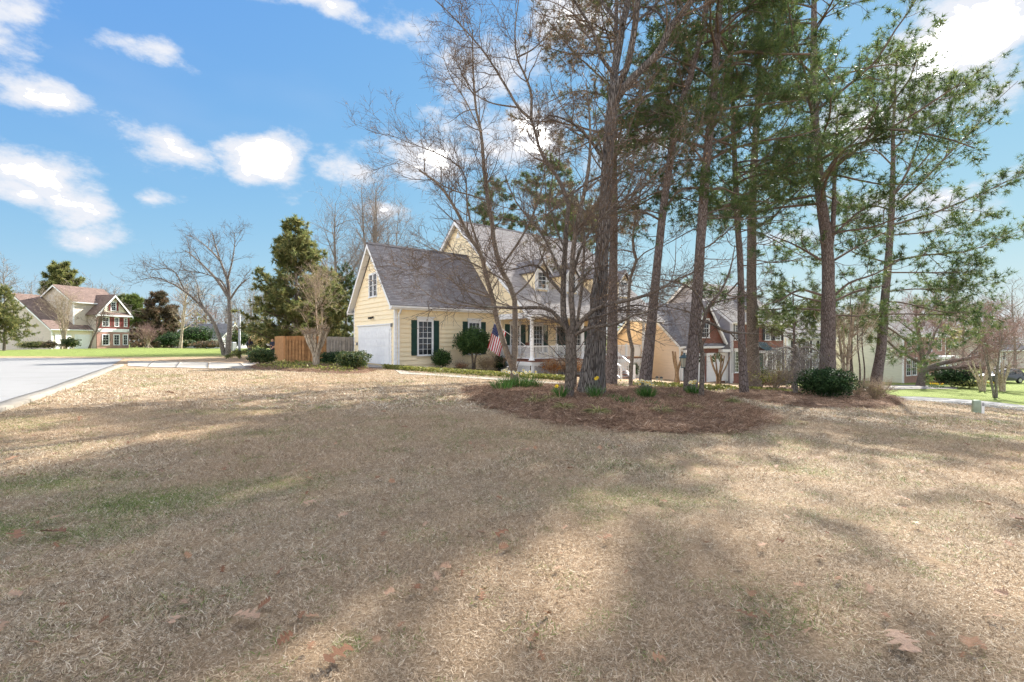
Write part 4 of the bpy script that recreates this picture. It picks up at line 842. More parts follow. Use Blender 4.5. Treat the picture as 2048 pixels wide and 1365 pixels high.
def px(pl, Y, dy=0.0):
    """pixel polyline at depth Y; dy = how much deeper the far end lies"""
    n = len(pl); return [P(a, b, Y+dy*i/max(1, n-1)) for i, (a, b) in enumerate(pl)]

def bare_tree(name, label, base, trunk, limbs, bark, twig, rng, group=None, lv=((7, .35, 1.3, 2.2), (6, .25, .6, 1.1), (4, .2, .25, .55)), trunk_sides=14, trop=.06, buds=0, budsize=.03, rmin=.0045, wig=.16, knobs=.12, cat='tree', ang=(28, 60), budmat='bud'):
    root = thing(name, label, cat, base, group=group)
    tp = [lead(p, r, 22) for p, r in trunk]; geo = [tubes(a, b, trunk_sides, knobs) for a, b in tp]; part('trunk', merge(geo), bark, root)
    lp = [lead(p, r, 14) for p, r in limbs]
    if lp:
        A, B = stackp(lp); part('limb', tubes(A, B, 7, .1), bark, root)
        TA, TB = stackp([lead(p, r, 14) for p, r in trunk]); A = np.concatenate([A, TA]); B = np.concatenate([B, TB])
    else: A, B = stackp([lead(p, r, 14) for p, r in trunk])
    lens = np.linalg.norm(np.diff(A, axis=1), axis=2).sum(1); levels = []; geo = []
    n0, t0, l0, l1 = lv[0]; cur = grow(A, B, np.maximum(1, (n0*lens/3.0).astype(int)), (t0, .99), (l0, l1), ang, 7, rng, trop, wig, .55, rmin*1.6, .3, rk=.014); geo.append(tubes(*cur, 5)); levels.append(cur)
    for i, (n, t, a, b) in enumerate(lv[1:]):
        cur = grow(cur[0], cur[1], n, (t, .98), (a, b), (25, 65), 5 if i == 0 else 3, rng, trop, wig*1.1, .6, rmin if i else rmin*1.2, .45, rk=.012); geo.append(tubes(*cur, 3)); levels.append(cur)
    part('twigs', merge(geo), twig, root)
    if buds:
        tips = np.concatenate([l[0][:, k] for l in levels[-2:] for k in (-1, -2)]); tips = tips[rng.random(len(tips)) < buds]
        V, Fc, rn = leaf_quads(tips+rng.normal(size=tips.shape)*.008, budsize, rng, aspect=1.8); part('buds', (V, Fc), budmat, root, False, rn)
    return root

ZTOP = 24
def pine(name, label, base, trunk, rng, limbs=(), z0=5, z1=20, n=40, length=(1.6, 3.6), needle='needle', dead=6, dead_z=(2.5, 6), tufts=(4, 5), bark='bark_pine', sides=18, elev=(55, 95), shape=None, group=None, tl=(.1, .24), tw=.016, nn=16, sub=7, extra_trunks=(), droop=.0, knobs=.1, spread=.7, twig='twig', side=0, ns=1.0):
    tl = (tl[0]*ns, tl[1]*ns); tw = tw*ns
    root = thing(name, label, 'tree', base, group=group); tp = [lead(p, r, 30) for p, r in trunk]
    part('trunk', merge([tubes(a, b, sides, knobs) for a, b in tp]), bark, root)
    A, B = tp[0]; zz = A[0][:, 2]; K = A.shape[1]
    taus = []
    zs = np.sort(rng.uniform(z0, z1, n)); taus = np.clip(np.interp(zs, zz, np.linspace(0, 1, K)), 0, .995)
    sh = shape or (lambda u: np.clip(1.25*np.sin(np.pi*np.clip(.2+.72*u, 0, 1)), .3, 1.2)); u = (zs-z0)/max(z1-z0, .1)
    Lm = rng.uniform(length[0], length[1], n)*sh(u)
    br = []; geo = []
    def boughs(taus, L, el, ri):
        m = len(taus); p, T, r = interp(A, B, np.zeros(m, int), taus); ph = rng.uniform(0, 2*np.pi, m)+np.arange(m)*2.4; e = np.radians(90-rng.uniform(*el, m))
        d = np.stack([np.cos(ph)*np.cos(e), np.sin(ph)*np.cos(e), np.sin(e)], -1); q = [p]; KB = 9
        for k in range(KB-1): d = nrm(d+rng.normal(size=(m, 3))*.12+np.array([0, 0, .05 if k > 3 else -.02-droop])); q.append(q[-1]+d*(L/(KB-1))[:, None])
        C = np.stack(q, 1); return C, np.maximum(.012, np.minimum(r*.4, ri*L))[:, None]*np.linspace(1, .3, KB)[None]
    C, D = boughs(taus, Lm, elev, .014)
    if limbs:
        lp = [lead(p, r, 9) for p, r in limbs]; a, b = stackp(lp)
        if side: sl_ = grow(a, b, side, (.22, .92), (.7*ns, 1.6*ns), (22, 50), 9, rng, .06, .1, .6, .012, .3, lambda t: 1.3-.7*t, .2); a = np.concatenate([a, sl_[0]]); b = np.concatenate([b, sl_[1]])
        C = np.concatenate([C, a]); D = np.concatenate([D, b])
    geo.append(tubes(C, D, 6))
    ln = np.linalg.norm(np.diff(C, axis=1), axis=2).sum(1)
    s1 = grow(C, D, np.maximum(2, (sub*ln/2.2).astype(int)), (.2, 1.0), (.3*ns, 1.3*ns), (25, 62), 4, rng, .05, .2, .6, .006, .4, lambda t: 1.3-.7*t, .4, rk=.014); geo.append(tubes(*s1, 3))
    s2 = grow(s1[0], s1[1], 4, (.25, 1.0), (.15*ns, .4*ns), (20, 55), 3, rng, .1, .15, .6, .004, .5, None, .3); lowz = s2[0][:, 0, 2] < ZTOP; geo.append(tubes(s2[0][lowz], s2[1][lowz], 3))
    if dead:
        dz = rng.uniform(dead_z[0], dead_z[1], dead); dc = boughs(np.interp(dz, zz, np.linspace(0, 1, K)), rng.uniform(.8, 2.6, dead), (70, 105), .012); geo.append(tubes(*dc, 5))
        d1 = grow(*dc, 5, (.25, 1), (.3, .9), (25, 70), 4, rng, 0, .25, .6, .005, .3); geo.append(tubes(*d1, 3)); d2 = grow(*d1, 3, (.2, 1), (.1, .35), (25, 70), 3, rng, 0, .25, .6, .004, .4); geo.append(tubes(*d2, 3))
    part('boughs', merge(geo), twig, root)
    a, b = tufts; pos = [s2[0][:, -1], s2[0][:, -2]]; dr = [s2[0][:, -1]-s2[0][:, -2]]*2
    pos += [s1[0][:, -1]]; dr += [s1[0][:, -1]-s1[0][:, -2]]
    pos = np.concatenate(pos); dr = nrm(np.concatenate(dr)); keep = rng.random(len(pos)) < b/5; pos, dr = pos[keep], dr[keep]
    lowz = pos[:, 2] < ZTOP; V, Fc, rn = tri_needles(pos[lowz], dr[lowz], nn, tl, tw, spread, rng); hi = ~lowz
    if hi.any():                                                            # the crown high above needs fewer, broader sprays
        V2, F2, r2 = tri_needles(pos[hi], dr[hi], 6, tl, tw*3.2, spread, rng); Fc = np.concatenate([Fc, F2+len(V)]); V = np.concatenate([V, V2]); rn = np.concatenate([rn, r2])
    part('needles', (V, Fc), needle, root, False, rn)
    c = pos[(rng.random(len(pos)) < .05) & (pos[:, 2] < ZTOP)]
    if len(c):                                                              # cones
        o = MB(); s = np.array([[1, 0, 0], [0, 1, 0], [-1, 0, 0], [0, -1, 0]])*.028; V = np.concatenate([(c[:, None, :]+s[None]), c[:, None, :]+np.array([[[0, 0, .05], [0, 0, -.045]]])], 1).reshape(-1, 3); i = np.arange(len(c))[:, None]*6
        f = np.array([[0, 1, 4], [1, 2, 4], [2, 3, 4], [3, 0, 4], [1, 0, 5], [2, 1, 5], [3, 2, 5], [0, 3, 5]]); Fc = (i[:, :, None]+f[None]).reshape(-1, 3); part('cones', (V, Fc), 'bark_dark', root, False)['kind'] = 'stuff'
    return root

def flare(pts, rb, rt): return pts, rb
def yb(px_, py_): return G(px_, py_).y
rg = lambda s: np.random.default_rng(s)
def sky_pts(pl, Y, ext=None): return px(pl, Y)+([Vector(e) for e in ext] if ext else [])

def foreground_trees():
    # A: slender forked tree
    Y = yb(1031, 764); b = G(1031, 764)
    t0 = px([(1031, 766), (1029, 752), (1026, 737)], Y); sl = px([(1026, 737), (1012, 700), (994, 640), (985, 596), (975, 564), (966, 522), (957, 499), (938, 472), (912, 420), (880, 372), (838, 340)], Y, -1.2); sr = px([(1026, 737), (1030, 690), (1030, 630), (1028, 592), (1017, 565), (1001, 535), (988, 484), (986, 458), (972, 373), (962, 264), (951, 211), (946, 130), (945, 60)], Y, .8)
    lim = [(px([(966, 522), (950, 470), (935, 420), (928, 346), (882, 310), (822, 287), (773, 267)], Y, -.5), [.05, .04, .03, .02, .01]), (px([(972, 400), (940, 390), (895, 376), (839, 340), (796, 317)], Y, .6), [.035, .025, .01]), (px([(1001, 535), (1040, 480), (1070, 420), (1085, 370), (1092, 300), (1088, 230)], Y, .7), [.05, .04, .02, .01]),
           (px([(985, 596), (930, 580), (880, 545), (830, 530), (790, 520)], Y, -.8), [.045, .03, .015, .008]), (px([(990, 620), (940, 612), (880, 603), (820, 560)], Y, .3), [.04, .03, .012]), (px([(1028, 592), (1060, 560), (1090, 500), (1105, 450)], Y, -.6), [.04, .03, .01]), (px([(962, 264), (930, 200), (900, 150), (880, 90)], Y, .3), [.03, .02, .008]), (px([(1017, 565), (980, 545), (930, 520), (870, 500), (830, 480)], Y, -1), [.04, .03, .01])]
    bare_tree('forked_tree', 'slender bare tree forking low into two stems, beside the flag', b, [(t0, [.2, .17, .16]), (sl, [.12, .1, .085, .06, .03]), (sr, [.125, .105, .085, .055, .025])], lim, 'bark_smooth', 'twig', rg(1), lv=((10, .25, .9, 2.0), (7, .15, .45, 1.0), (4, .15, .2, .5)), buds=.22, budsize=.026, rmin=.0055)
    # B: low branching tree in front
    Y = yb(1137, 803); b = G(1137, 803); b.z += .1
    tr = px([(1137, 806), (1138, 770), (1140, 720), (1141, 690), (1140, 668)], Y)
    st = [(px([(1140, 672), (1128, 640), (1126, 600), (1127, 560), (1130, 500), (1134, 440), (1136, 406), (1112, 350), (1083, 307), (1070, 262), (1062, 238)], Y, .8), [.085, .075, .065, .055, .045, .035]), (px([(1141, 672), (1146, 640), (1142, 600), (1144, 540), (1150, 470), (1165, 400), (1178, 330), (1180, 250), (1172, 160)], Y, -.6), [.08, .07, .055, .035, .012])]
    lim = [(px([(1062, 238), (1037, 215), (1010, 170), (965, 100), (905, 33), (860, -10)], Y, .5), [.04, .03, .02, .01]), (px([(1062, 238), (1062, 185), (1045, 140), (1034, 115), (1030, 60), (1040, -20)], Y, -.5), [.04, .03, .02, .01]), (px([(1037, 215), (980, 205), (940, 180), (900, 140)], Y, .4), [.025, .015, .008]), (px([(1034, 115), (1070, 95), (1105, 55), (1130, 10)], Y, .5), [.025, .015, .006]),
           (px([(1136, 668), (1120, 640), (1100, 620), (1075, 615), (1040, 616), (1000, 615), (960, 612), (910, 600)], Y, -.9), [.06, .05, .04, .03, .012]), (px([(1132, 655), (1110, 640), (1090, 632), (1075, 628)], Y, .7), [.04, .03, .012]),
           (px([(1145, 668), (1165, 640), (1190, 618), (1230, 606), (1270, 597), (1310, 583), (1350, 560), (1400, 540)], Y, -.7), [.07, .055, .045, .03, .012]), (px([(1146, 672), (1180, 655), (1230, 648), (1262, 632), (1300, 622), (1345, 600)], Y, -1.5), [.055, .045, .03, .01]), (px([(1144, 660), (1170, 640), (1215, 628), (1255, 612), (1290, 612), (1330, 625)], Y, .8), [.045, .035, .02, .008]),
           (px([(1127, 590), (1100, 560), (1080, 535), (1060, 530), (1020, 540), (980, 530)], Y, -.4), [.045, .035, .02, .01]), (px([(1142, 590), (1165, 560), (1180, 540), (1215, 530), (1250, 530)], Y, -.5), [.045, .035, .02, .01]), (px([(1127, 560), (1105, 510), (1085, 470), (1060, 440), (1030, 400), (1010, 350)], Y, -.3), [.04, .03, .012]), (px([(1143, 560), (1160, 500), (1190, 450), (1230, 410), (1290, 370), (1350, 310), (1390, 260)], Y, -.8), [.045, .035, .025, .01]), (px([(1130, 500), (1110, 450), (1100, 400), (1108, 330)], Y, .4), [.03, .02, .01])]
    bare_tree('low_branched_tree', 'bare grey-brown tree with low spreading limbs at the front of the mulch bed', b, [(tr, [.155, .12, .115, .13, .14])]+st, lim, 'bark_dark', 'twig', rg(2), lv=((12, .2, .6, 1.4), (7, .15, .3, .75), (4, .15, .15, .38)), buds=.18, budsize=.02, rmin=.0042, trop=.03)
    # thin companion stem
    Y = yb(1148, 786); bare_tree('sapling', 'thin bare sapling right behind the low branched tree', G(1148, 786), [(px([(1148, 788), (1150, 740), (1149, 690), (1155, 640), (1165, 560), (1168, 470), (1160, 380)], Y), [.07, .06, .05, .04, .015])], [], 'bark_dark', 'twig', rg(3), lv=((5, .4, .5, 1.2), (5, .25, .25, .55), (3, .2, .12, .3)), buds=.2, budsize=.02)
    # C: the big oak
    Y = yb(1182, 795); b = G(1182, 795); b.z += .08
    tr = px([(1181, 800), (1183, 780), (1185, 755), (1189, 710), (1193, 650), (1199, 580), (1204, 510), (1209, 430), (1214, 330), (1222, 240), (1230, 175)], Y)
    sts = [(px([(1230, 178), (1229, 148), (1238, 95), (1245, 50), (1256, -10), (1250, -120), (1240, -260)], Y, 1.5), [.125, .105, .09, .075, .05]), (px([(1232, 182), (1247, 150), (1256, 130), (1264, 90), (1271, 45), (1280, -30), (1310, -160), (1330, -280)], Y, -1.0), [.1, .085, .07, .055, .03]), (px([(1228, 210), (1251, 172), (1291, 132), (1321, 99), (1340, 56), (1377, 10), (1410, -40), (1450, -140)], Y, -1.2), [.12, .105, .095, .085, .065, .05])]
    lim = [(px([(1229, 150), (1200, 110), (1185, 60), (1160, 20), (1130, -30)], Y, -.8), [.06, .045, .02]), (px([(1245, 50), (1215, 20), (1190, -20), (1150, -60)], Y, .8), [.06, .04, .02]), (px([(1340, 56), (1310, 20), (1270, 12), (1240, 5)], Y, .6), [.05, .03, .012]), (px([(1271, 45), (1300, 20), (1340, -20)], Y, .9), [.05, .03, .012]), (px([(1214, 330), (1180, 280), (1150, 250), (1120, 235), (1095, 230)], Y, -1), [.05, .04, .015]), (px([(1209, 430), (1250, 410), (1290, 385), (1330, 350)], Y, -1.5), [.04, .03, .01]), (px([(1222, 240), (1270, 215), (1300, 190), (1330, 185)], Y, 1), [.04, .03, .01]),
           (px([(1250, -120), (1150, -200), (1060, -300)], Y, 1.5), [.07, .05, .02]), (px([(1410, -40), (1470, -90), (1540, -180)], Y, 1.5), [.06, .04, .02]), (px([(1256, -10), (1180, -110), (1130, -240)], Y, -2), [.07, .05, .02])]
    bare_tree('oak_tree', 'largest dark trunk with flared foot and deeply furrowed bark, in the mulch bed', b, [(tr, [.44, .34, .28, .235, .2, .18, .17, .165, .16, .155, .15])]+sts, lim, 'bark_oak', 'twig', rg(4), lv=((9, .2, .9, 2.2), (7, .2, .45, 1.0), (3, .2, .18, .4)), buds=.3, budsize=.03, trunk_sides=36, knobs=.16, rmin=.005)
    # D: straight pine right behind the oak, with brownish sparse crown
    def straight(pl, Y, top, rb, n=None):
        p = px(pl, Y); d = (p[-1]-p[-2]).normalized(); 
        while p[-1].z < top: p.append(p[-1]+Vector((d.x*.5, d.y*.5, 1)).normalized()*2.2)
        z0, z1 = p[0].z, p[-1].z; return p, [rb*(1-.8*(q.z-z0)/(z1-z0))*(1.4 if i == 0 else 1.1 if i == 1 else 1) for i, q in enumerate(p)]
    Y = yb(1222, 770); b = G(1222, 770); pine('pine_tree', 'straight pine trunk with plated grey bark directly right of the flared oak', b, [straight([(1222, 774), (1223, 760), (1224, 700), (1226, 560), (1228, 400), (1228, 250), (1232, 60)], Y, 23, .21)], rg(5), z0=5.8, z1=20, n=76, length=(1.6, 4.2), needle='needle_brown', dead=7, dead_z=(4, 7.5), sub=5, tufts=(3, 4.4), ns=1.4)
    # E: pine leaning right
    Y = yb(1292, 786); b = G(1292, 786)
    pe = px([(1289, 790), (1290, 768), (1297, 700), (1306, 610), (1313, 540), (1325, 430), (1339, 330), (1354, 231), (1378, 165), (1387, 122), (1405, 60), (1420, -40), (1430, -160), (1440, -300)], Y)
    pine('pine_tree', 'pine leaning to the right between the wavy thin trunk and the lantern', b, [(pe, [.24, .2, .16, .145, .135, .13, .122, .115, .1, .085, .07, .05, .03]), (px([(1385, 130), (1368, 92), (1360, 55), (1350, 0), (1345, -90)], Y, -.6), [.06, .05, .035, .02])], rg(6), limbs=[(px([(1320, 440), (1290, 425), (1275, 430), (1278, 455)], Y, -.5), [.04, .03, .02]), (px([(1335, 410), (1360, 380), (1400, 375), (1440, 380)], Y, -.9), [.05, .035, .015]), (px([(1352, 215), (1330, 205), (1322, 200), (1310, 240), (1250, 270)], Y, -.4), [.05, .04, .015]), (px([(1350, 240), (1300, 270), (1260, 310), (1245, 315)], Y, -.7), [.05, .04, .015])], z0=6.6, z1=16, n=40, length=(1.2, 3.0), needle='needle', dead=5, dead_z=(3.5, 6.5), sub=6, tufts=(3, 4), ns=1.2)
    # F
    Y = yb(1381, 791); b = G(1381, 791)
    pine('pine_tree', 'tall pine trunk standing right behind the hanging glass lantern', b, [straight([(1380, 794), (1381, 775), (1386, 700), (1393, 600), (1397, 540), (1405, 429), (1412, 330), (1427, 198), (1431, 132), (1440, 0)], Y, 21, .19)], rg(7), limbs=[(px([(1428, 150), (1470, 105), (1540, 108), (1620, 108)], Y, -.8), [.06, .05, .03]), (px([(1412, 330), (1380, 290), (1350, 280)], Y, -.8), [.04, .03, .015]), (px([(1427, 140), (1480, 128), (1530, 135)], Y, .9), [.045, .03, .015]), (px([(1405, 390), (1440, 375), (1480, 390), (1530, 380)], Y, 1), [.045, .03, .015]), (px([(1432, 60), (1380, 70), (1340, 90)], Y, -1), [.04, .03, .015])], z0=6.0, z1=19, n=50, length=(1.4, 4.0), dead=8, dead_z=(3, 6.5), sub=8, tufts=(4, 5), ns=1.2)
    # G: thin stem with a crooked side limb
    Y = yb(1402, 800); b = G(1402, 800)
    bare_tree('crooked_sapling', 'thin crooked bare sapling in front of the lantern pine, beside the right daffodils', b, [(px([(1402, 803), (1404, 750), (1405, 711), (1400, 680), (1402, 660), (1408, 645), (1411, 628), (1422, 606), (1440, 585), (1460, 540), (1470, 490)], Y), [.09, .075, .07, .06, .05, .04, .025, .012])], [(px([(1408, 642), (1425, 648), (1449, 662), (1475, 666), (1520, 668)], Y, -.3), [.05, .045, .035, .012]), (px([(1411, 628), (1395, 590), (1370, 570), (1330, 560), (1300, 555)], Y, -.4), [.04, .03, .01]), (px([(1422, 606), (1450, 600), (1490, 590), (1530, 570)], Y, .3), [.03, .02, .008]), (px([(1408, 645), (1380, 625), (1340, 615), (1310, 612)], Y, .4), [.03, .02, .008])], 'bark_dark', 'twig', rg(8), lv=((10, .25, .5, 1.3), (6, .2, .3, .65), (4, .2, .12, .32)), buds=.12, budsize=.02, trop=.02)
    # H: wavy thin trunk
    Y = yb(1261, 778); b = G(1261, 778)
    bare_tree('wavy_sapling', 'thin wavy bare trunk between two pines in front of the porch steps', b, [(px([(1261, 780), (1262, 740), (1265, 700), (1262, 683), (1257, 672), (1256, 640), (1257, 600), (1260, 560), (1264, 545), (1273, 522), (1268, 505), (1266, 470), (1275, 420), (1285, 360)], Y), [.09, .08, .075, .075, .075, .07, .065, .06, .055, .05, .04, .03, .015])], [(px([(1273, 522), (1290, 505), (1320, 490), (1350, 470)], Y, -.4), [.03, .02, .008]), (px([(1268, 505), (1240, 500), (1215, 515), (1180, 530)], Y, -.5), [.03, .02, .008]), (px([(1257, 600), (1290, 590), (1330, 570)], Y, .4), [.03, .02, .008])], 'bark_smooth', 'twig', rg(9), lv=((8, .45, .5, 1.3), (6, .2, .3, .6), (4, .2, .12, .3)), buds=.25, budsize=.022)
    # I, J
    Y = yb(1488, 790); b = G(1488, 790)
    pine('pine_tree', 'narrow pine trunk standing just left of the thick smooth grey pine', b, [straight([(1489, 793), (1488, 775), (1485, 720), (1482, 650), (1481, 540), (1474, 429), (1470, 330), (1466, 230), (1462, 120), (1458, 0)], Y, 20, .145)], rg(10), limbs=[(px([(1481, 560), (1450, 590), (1425, 590), (1400, 600)], Y, -.6), [.04, .03, .01])], z0=5.8, z1=18, n=44, length=(1.2, 3.2), dead=10, dead_z=(3.2, 7), sub=6, tufts=(4, 5), ns=1.35)
    Y = yb(1507, 776); b = G(1507, 776)
    pine('pine_tree', 'thick pine trunk with smooth grey bark in front of the brick house', b, [straight([(1509, 780), (1508, 768), (1505, 700), (1503, 620), (1503, 540), (1504, 429), (1508, 330), (1514, 231), (1518, 150), (1520, 20)], Y, 29, .33)], rg(11), limbs=[(px([(1512, 620), (1560, 618), (1600, 612), (1640, 620)], Y, -.8), [.06, .05, .03]), (px([(1510, 520), (1560, 525), (1620, 512)], Y, .6), [.04, .03, .02]), (px([(1498, 590), (1460, 592), (1430, 575), (1400, 560)], Y, -.9), [.05, .04, .02]), (px([(1505, 460), (1550, 480), (1600, 510), (1640, 520)], Y, .5), [.04, .03, .02])], z0=7.2, z1=27, n=46, length=(2.6, 6.4), dead=9, dead_z=(3.5, 9), sub=5, tufts=(4, 5), bark='bark_dark', ns=1.9)
    # K, L
    bK = G(1655, 796); Y = bK.y
    pine('pine_tree', 'broad pine trunk rising behind the dark rounded shrub', bK, [straight([(1655, 800), (1655, 770), (1655, 724), (1656, 640), (1656, 540), (1652, 470), (1642, 400), (1633, 300), (1629, 230), (1628, 132), (1628, 20)], Y, 21, .31), (px([(1660, 500), (1665, 460), (1668, 400), (1669, 345), (1672, 280), (1676, 220)], Y, -.5), [.12, .1, .08, .05, .03])], rg(12),
         limbs=[(px([(1670, 590), (1700, 565), (1750, 548), (1800, 520)], Y, -1), [.06, .045, .02]), (px([(1670, 601), (1720, 580), (1770, 571)], Y, .7), [.06, .045, .02]), (px([(1668, 630), (1720, 632), (1755, 628)], Y, -.5), [.05, .04, .02]), (px([(1642, 590), (1600, 580), (1560, 600), (1530, 610)], Y, -1.2), [.06, .045, .02]), (px([(1642, 603), (1590, 590), (1555, 570)], Y, .8), [.05, .04, .02]), (px([(1668, 470), (1710, 430), (1760, 400), (1800, 385)], Y, -.6), [.06, .04, .02]), (px([(1669, 520), (1720, 490), (1780, 460)], Y, .9), [.06, .04, .02]), (px([(1642, 520), (1590, 490), (1540, 470)], Y, 1), [.06, .04, .02]), (px([(1642, 620), (1590, 618), (1540, 632)], Y, .4), [.05, .035, .015])], z0=6.6, z1=21, n=50, length=(2.0, 5.6), dead=6, dead_z=(4.2, 6.5), sub=6, tufts=(3, 4.6), ns=1.5)
    bL = G(1751, 790); Y = bL.y
    Lt = px([(1750, 793), (1752, 765), (1763, 690), (1769, 600), (1775, 540), (1782, 440), (1786, 340), (1786, 264), (1790, 198), (1791, 148), (1797, 82)], Y)
    pl = [[(1789, 412), (1842, 366), (1898, 307), (1954, 251), (1997, 198), (2036, 162)], [(1788, 385), (1812, 350), (1832, 297), (1852, 241), (1868, 190)], [(1786, 450), (1830, 437), (1878, 422), (1964, 386), (2048, 346), (2090, 320)], [(1780, 524), (1843, 511), (1938, 502), (2001, 477), (2060, 455)], [(1776, 583), (1825, 578), (1875, 578), (1938, 571), (1990, 560)], [(1775, 603), (1810, 606), (1859, 619), (1920, 626), (1970, 622)], [(1770, 628), (1830, 628), (1906, 630), (1960, 640)], [(1784, 395), (1840, 330), (1880, 280), (1905, 230), (1915, 170)], [(1786, 300), (1810, 270), (1825, 200), (1835, 130), (1838, 100)], [(1786, 264), (1760, 240), (1745, 190), (1735, 150)],
          [(1770, 524), (1716, 508), (1680, 490)], [(1776, 470), (1730, 455), (1690, 440)], [(1784, 330), (1750, 300), (1715, 305), (1690, 300)], [(1782, 420), (1740, 410), (1700, 420)], [(1770, 570), (1730, 580), (1690, 590)], [(1790, 200), (1775, 150), (1770, 110)], [(1786, 470), (1850, 465), (1900, 455), (1960, 440)], [(1780, 545), (1840, 545), (1900, 545), (1950, 530)], [(1768, 650), (1800, 672), (1830, 700), (1850, 722)]]
    pine('pine_tree', 'rightmost pine with long upswept limbs and tufted top against the cloud', bL, [(Lt, [.38, .3, .27, .24, .21, .19, .16, .12, .09, .06, .02])], rg(13), limbs=[(px(q, Y, (-1.6, 1.2, -.6, 1.8, .4)[i % 5]), [.085, .07, .05, .03, .014] if i < 4 else [.055, .045, .03, .012]) for i, q in enumerate(pl)], z0=8, z1=20.0, n=10, length=(1.5, 3.6), dead=3, dead_z=(2.5, 4), sub=5, side=4, tufts=(3, 4.4), ns=1.8, tl=(.1, .24))
foreground_trees()

# ------------------------------------------------------------------ background trees
def proc_bare(name, label, base, height, spread, rng, bark='bark_grey', twig='twig_grey', r0=.2, stems=1, lean=0, lv=((6, .25, 1.2, 2.4), (6, .2, .6, 1.3), (4, .2, .3, .7)), up=.8, group=None, nl=7, low=.25, rmin=.012, buds=0, cat='tree', budmat='bud', budsize=.06):
    """a bare tree: stems from the base, limbs reaching to `spread` (half width) and `height`"""
    base = Vector(base); tr = []; lim = []
    for s in range(stems):
        a = rng.uniform(0, 6.28); k = spread*(.35 if stems > 1 else .1)*rng.uniform(.6, 1); tip = base+Vector((math.cos(a)*k+lean, math.sin(a)*k, height*rng.uniform(.86, 1)))
        q = [base+Vector((math.cos(a)*.08*s, math.sin(a)*.08*s, -.1))]+[base.lerp(tip, t)+Vector(rng.normal(size=3))*.03*height*t*(1-t) for t in (.25, .5, .75)]+[tip]; tr.append((q, [r0*1.2, r0*.8, r0*.6, r0*.4, .02]))
        for i in range(nl):
            t = rng.uniform(low, .85); z = resample(q, 20)[int(t*19)]; az = rng.uniform(0, 6.28); L = spread*rng.uniform(.6, 1.05)*(1.15-t*.6); e = Vector((math.cos(az)*L, math.sin(az)*L, L*up*rng.uniform(.6, 1.3)))
            z = Vector(z); m = z+e*.5+Vector((0, 0, -.05*L)); top = base.z+height
            en = z+e; en.z = min(en.z, top); lim.append(([z, m, en], [r0*.42*(1-t*.5), r0*.26*(1-t*.5), .015]))
    return bare_tree(name, label, base, tr, lim, bark, twig, rng, group, lv, 8, .05, buds, budsize, rmin, .14, .05, cat, budmat=budmat)
def crown_leaves(center, radii, n, rng, shell=.55, flat=0):
    d = nrm(rng.normal(size=(n, 3))); r = (shell+(1-shell)*rng.random((n, 1)))**1.0; s0 = rng.uniform(0, 6, 4); f = 1+.2*np.sin(d[:, :1]*5+d[:, 1:2]*4+s0[0])*np.sin(d[:, 2:]*5+s0[1])+.12*np.sin(d[:, :1]*11+s0[2])*np.sin(d[:, 1:2]*12+d[:, 2:]*9+s0[3])+.05*rng.normal(size=(n, 1))
    return np.array(center)[None]+d*r*f*np.array(radii)[None], d
def conifer(name, label, base, height, width, rng, mat='cedar', n=90, leaf=.13, bark='bark_dark', taper=1.0, low=.06, droop=.15, dens=70, group=None, nn=10):
    root = thing(name, label, 'tree', base, group=group); b = Vector(base); tp = lead([b+Vector((0, 0, -.1)), b+Vector((.1, .05, height*.5)), b+Vector((0, 0, height))], [height*.02, height*.012, .01], 16); geo = [tubes(*tp, 8)]
    part('trunk', geo[0], bark, root)
    zs = np.sort(rng.uniform(low, .98, n)); L = width*np.clip((1-zs)**taper, .06, 1)*rng.uniform(.55, 1.1, n); ph = np.arange(n)*2.4+rng.uniform(-.3, .3, n); K = 7
    p = np.stack([np.full(n, b.x), np.full(n, b.y), b.z+zs*height], -1); d = np.stack([np.cos(ph), np.sin(ph), np.full(n, .25-droop)+.5*zs], -1); d = nrm(d); q = [p]
    for k in range(K-1): d = nrm(d+rng.normal(size=(n, 3))*.12+np.array([0, 0, .04])); q.append(q[-1]+d*(L/(K-1))[:, None])
    C = np.stack(q, 1); D = np.maximum(.01, .012*L)[:, None]*np.linspace(1, .3, K)[None]
    s1 = grow(C, D, np.maximum(2, (7*L/1.5).astype(int)), (.2, 1), (.3, .8), (25, 65), 4, rng, .03, .2, .6, .008, .4, lambda t: 1.2-.6*t, .3); part('boughs', merge([tubes(C, D, 5), tubes(*s1, 3)]), 'twig', root)
    k = s1[0]; pos = np.concatenate([k[:, 1], k[:, 2], k[:, 3], C[:, -1], C[:, -2]]); dr = np.concatenate([k[:, 3]-k[:, 2]]*3+[C[:, -1]-C[:, -2]]*2)
    V, Fc, rn = tri_needles(pos, nrm(dr), nn, (leaf*.8, leaf*1.9), leaf*.34, .6, rng); part('foliage', (V, Fc), mat, root, False, rn); return root
def g0(px_, py_, dz=0): p = G(px_, py_); p.z += dz; return p
def at(px_, Y): x = (px_-1024)/FPX*Y; return Vector((x, Y, Hs(x, Y)))
def top(px_, py_, Y, base): return P(px_, py_, Y).z-base.z

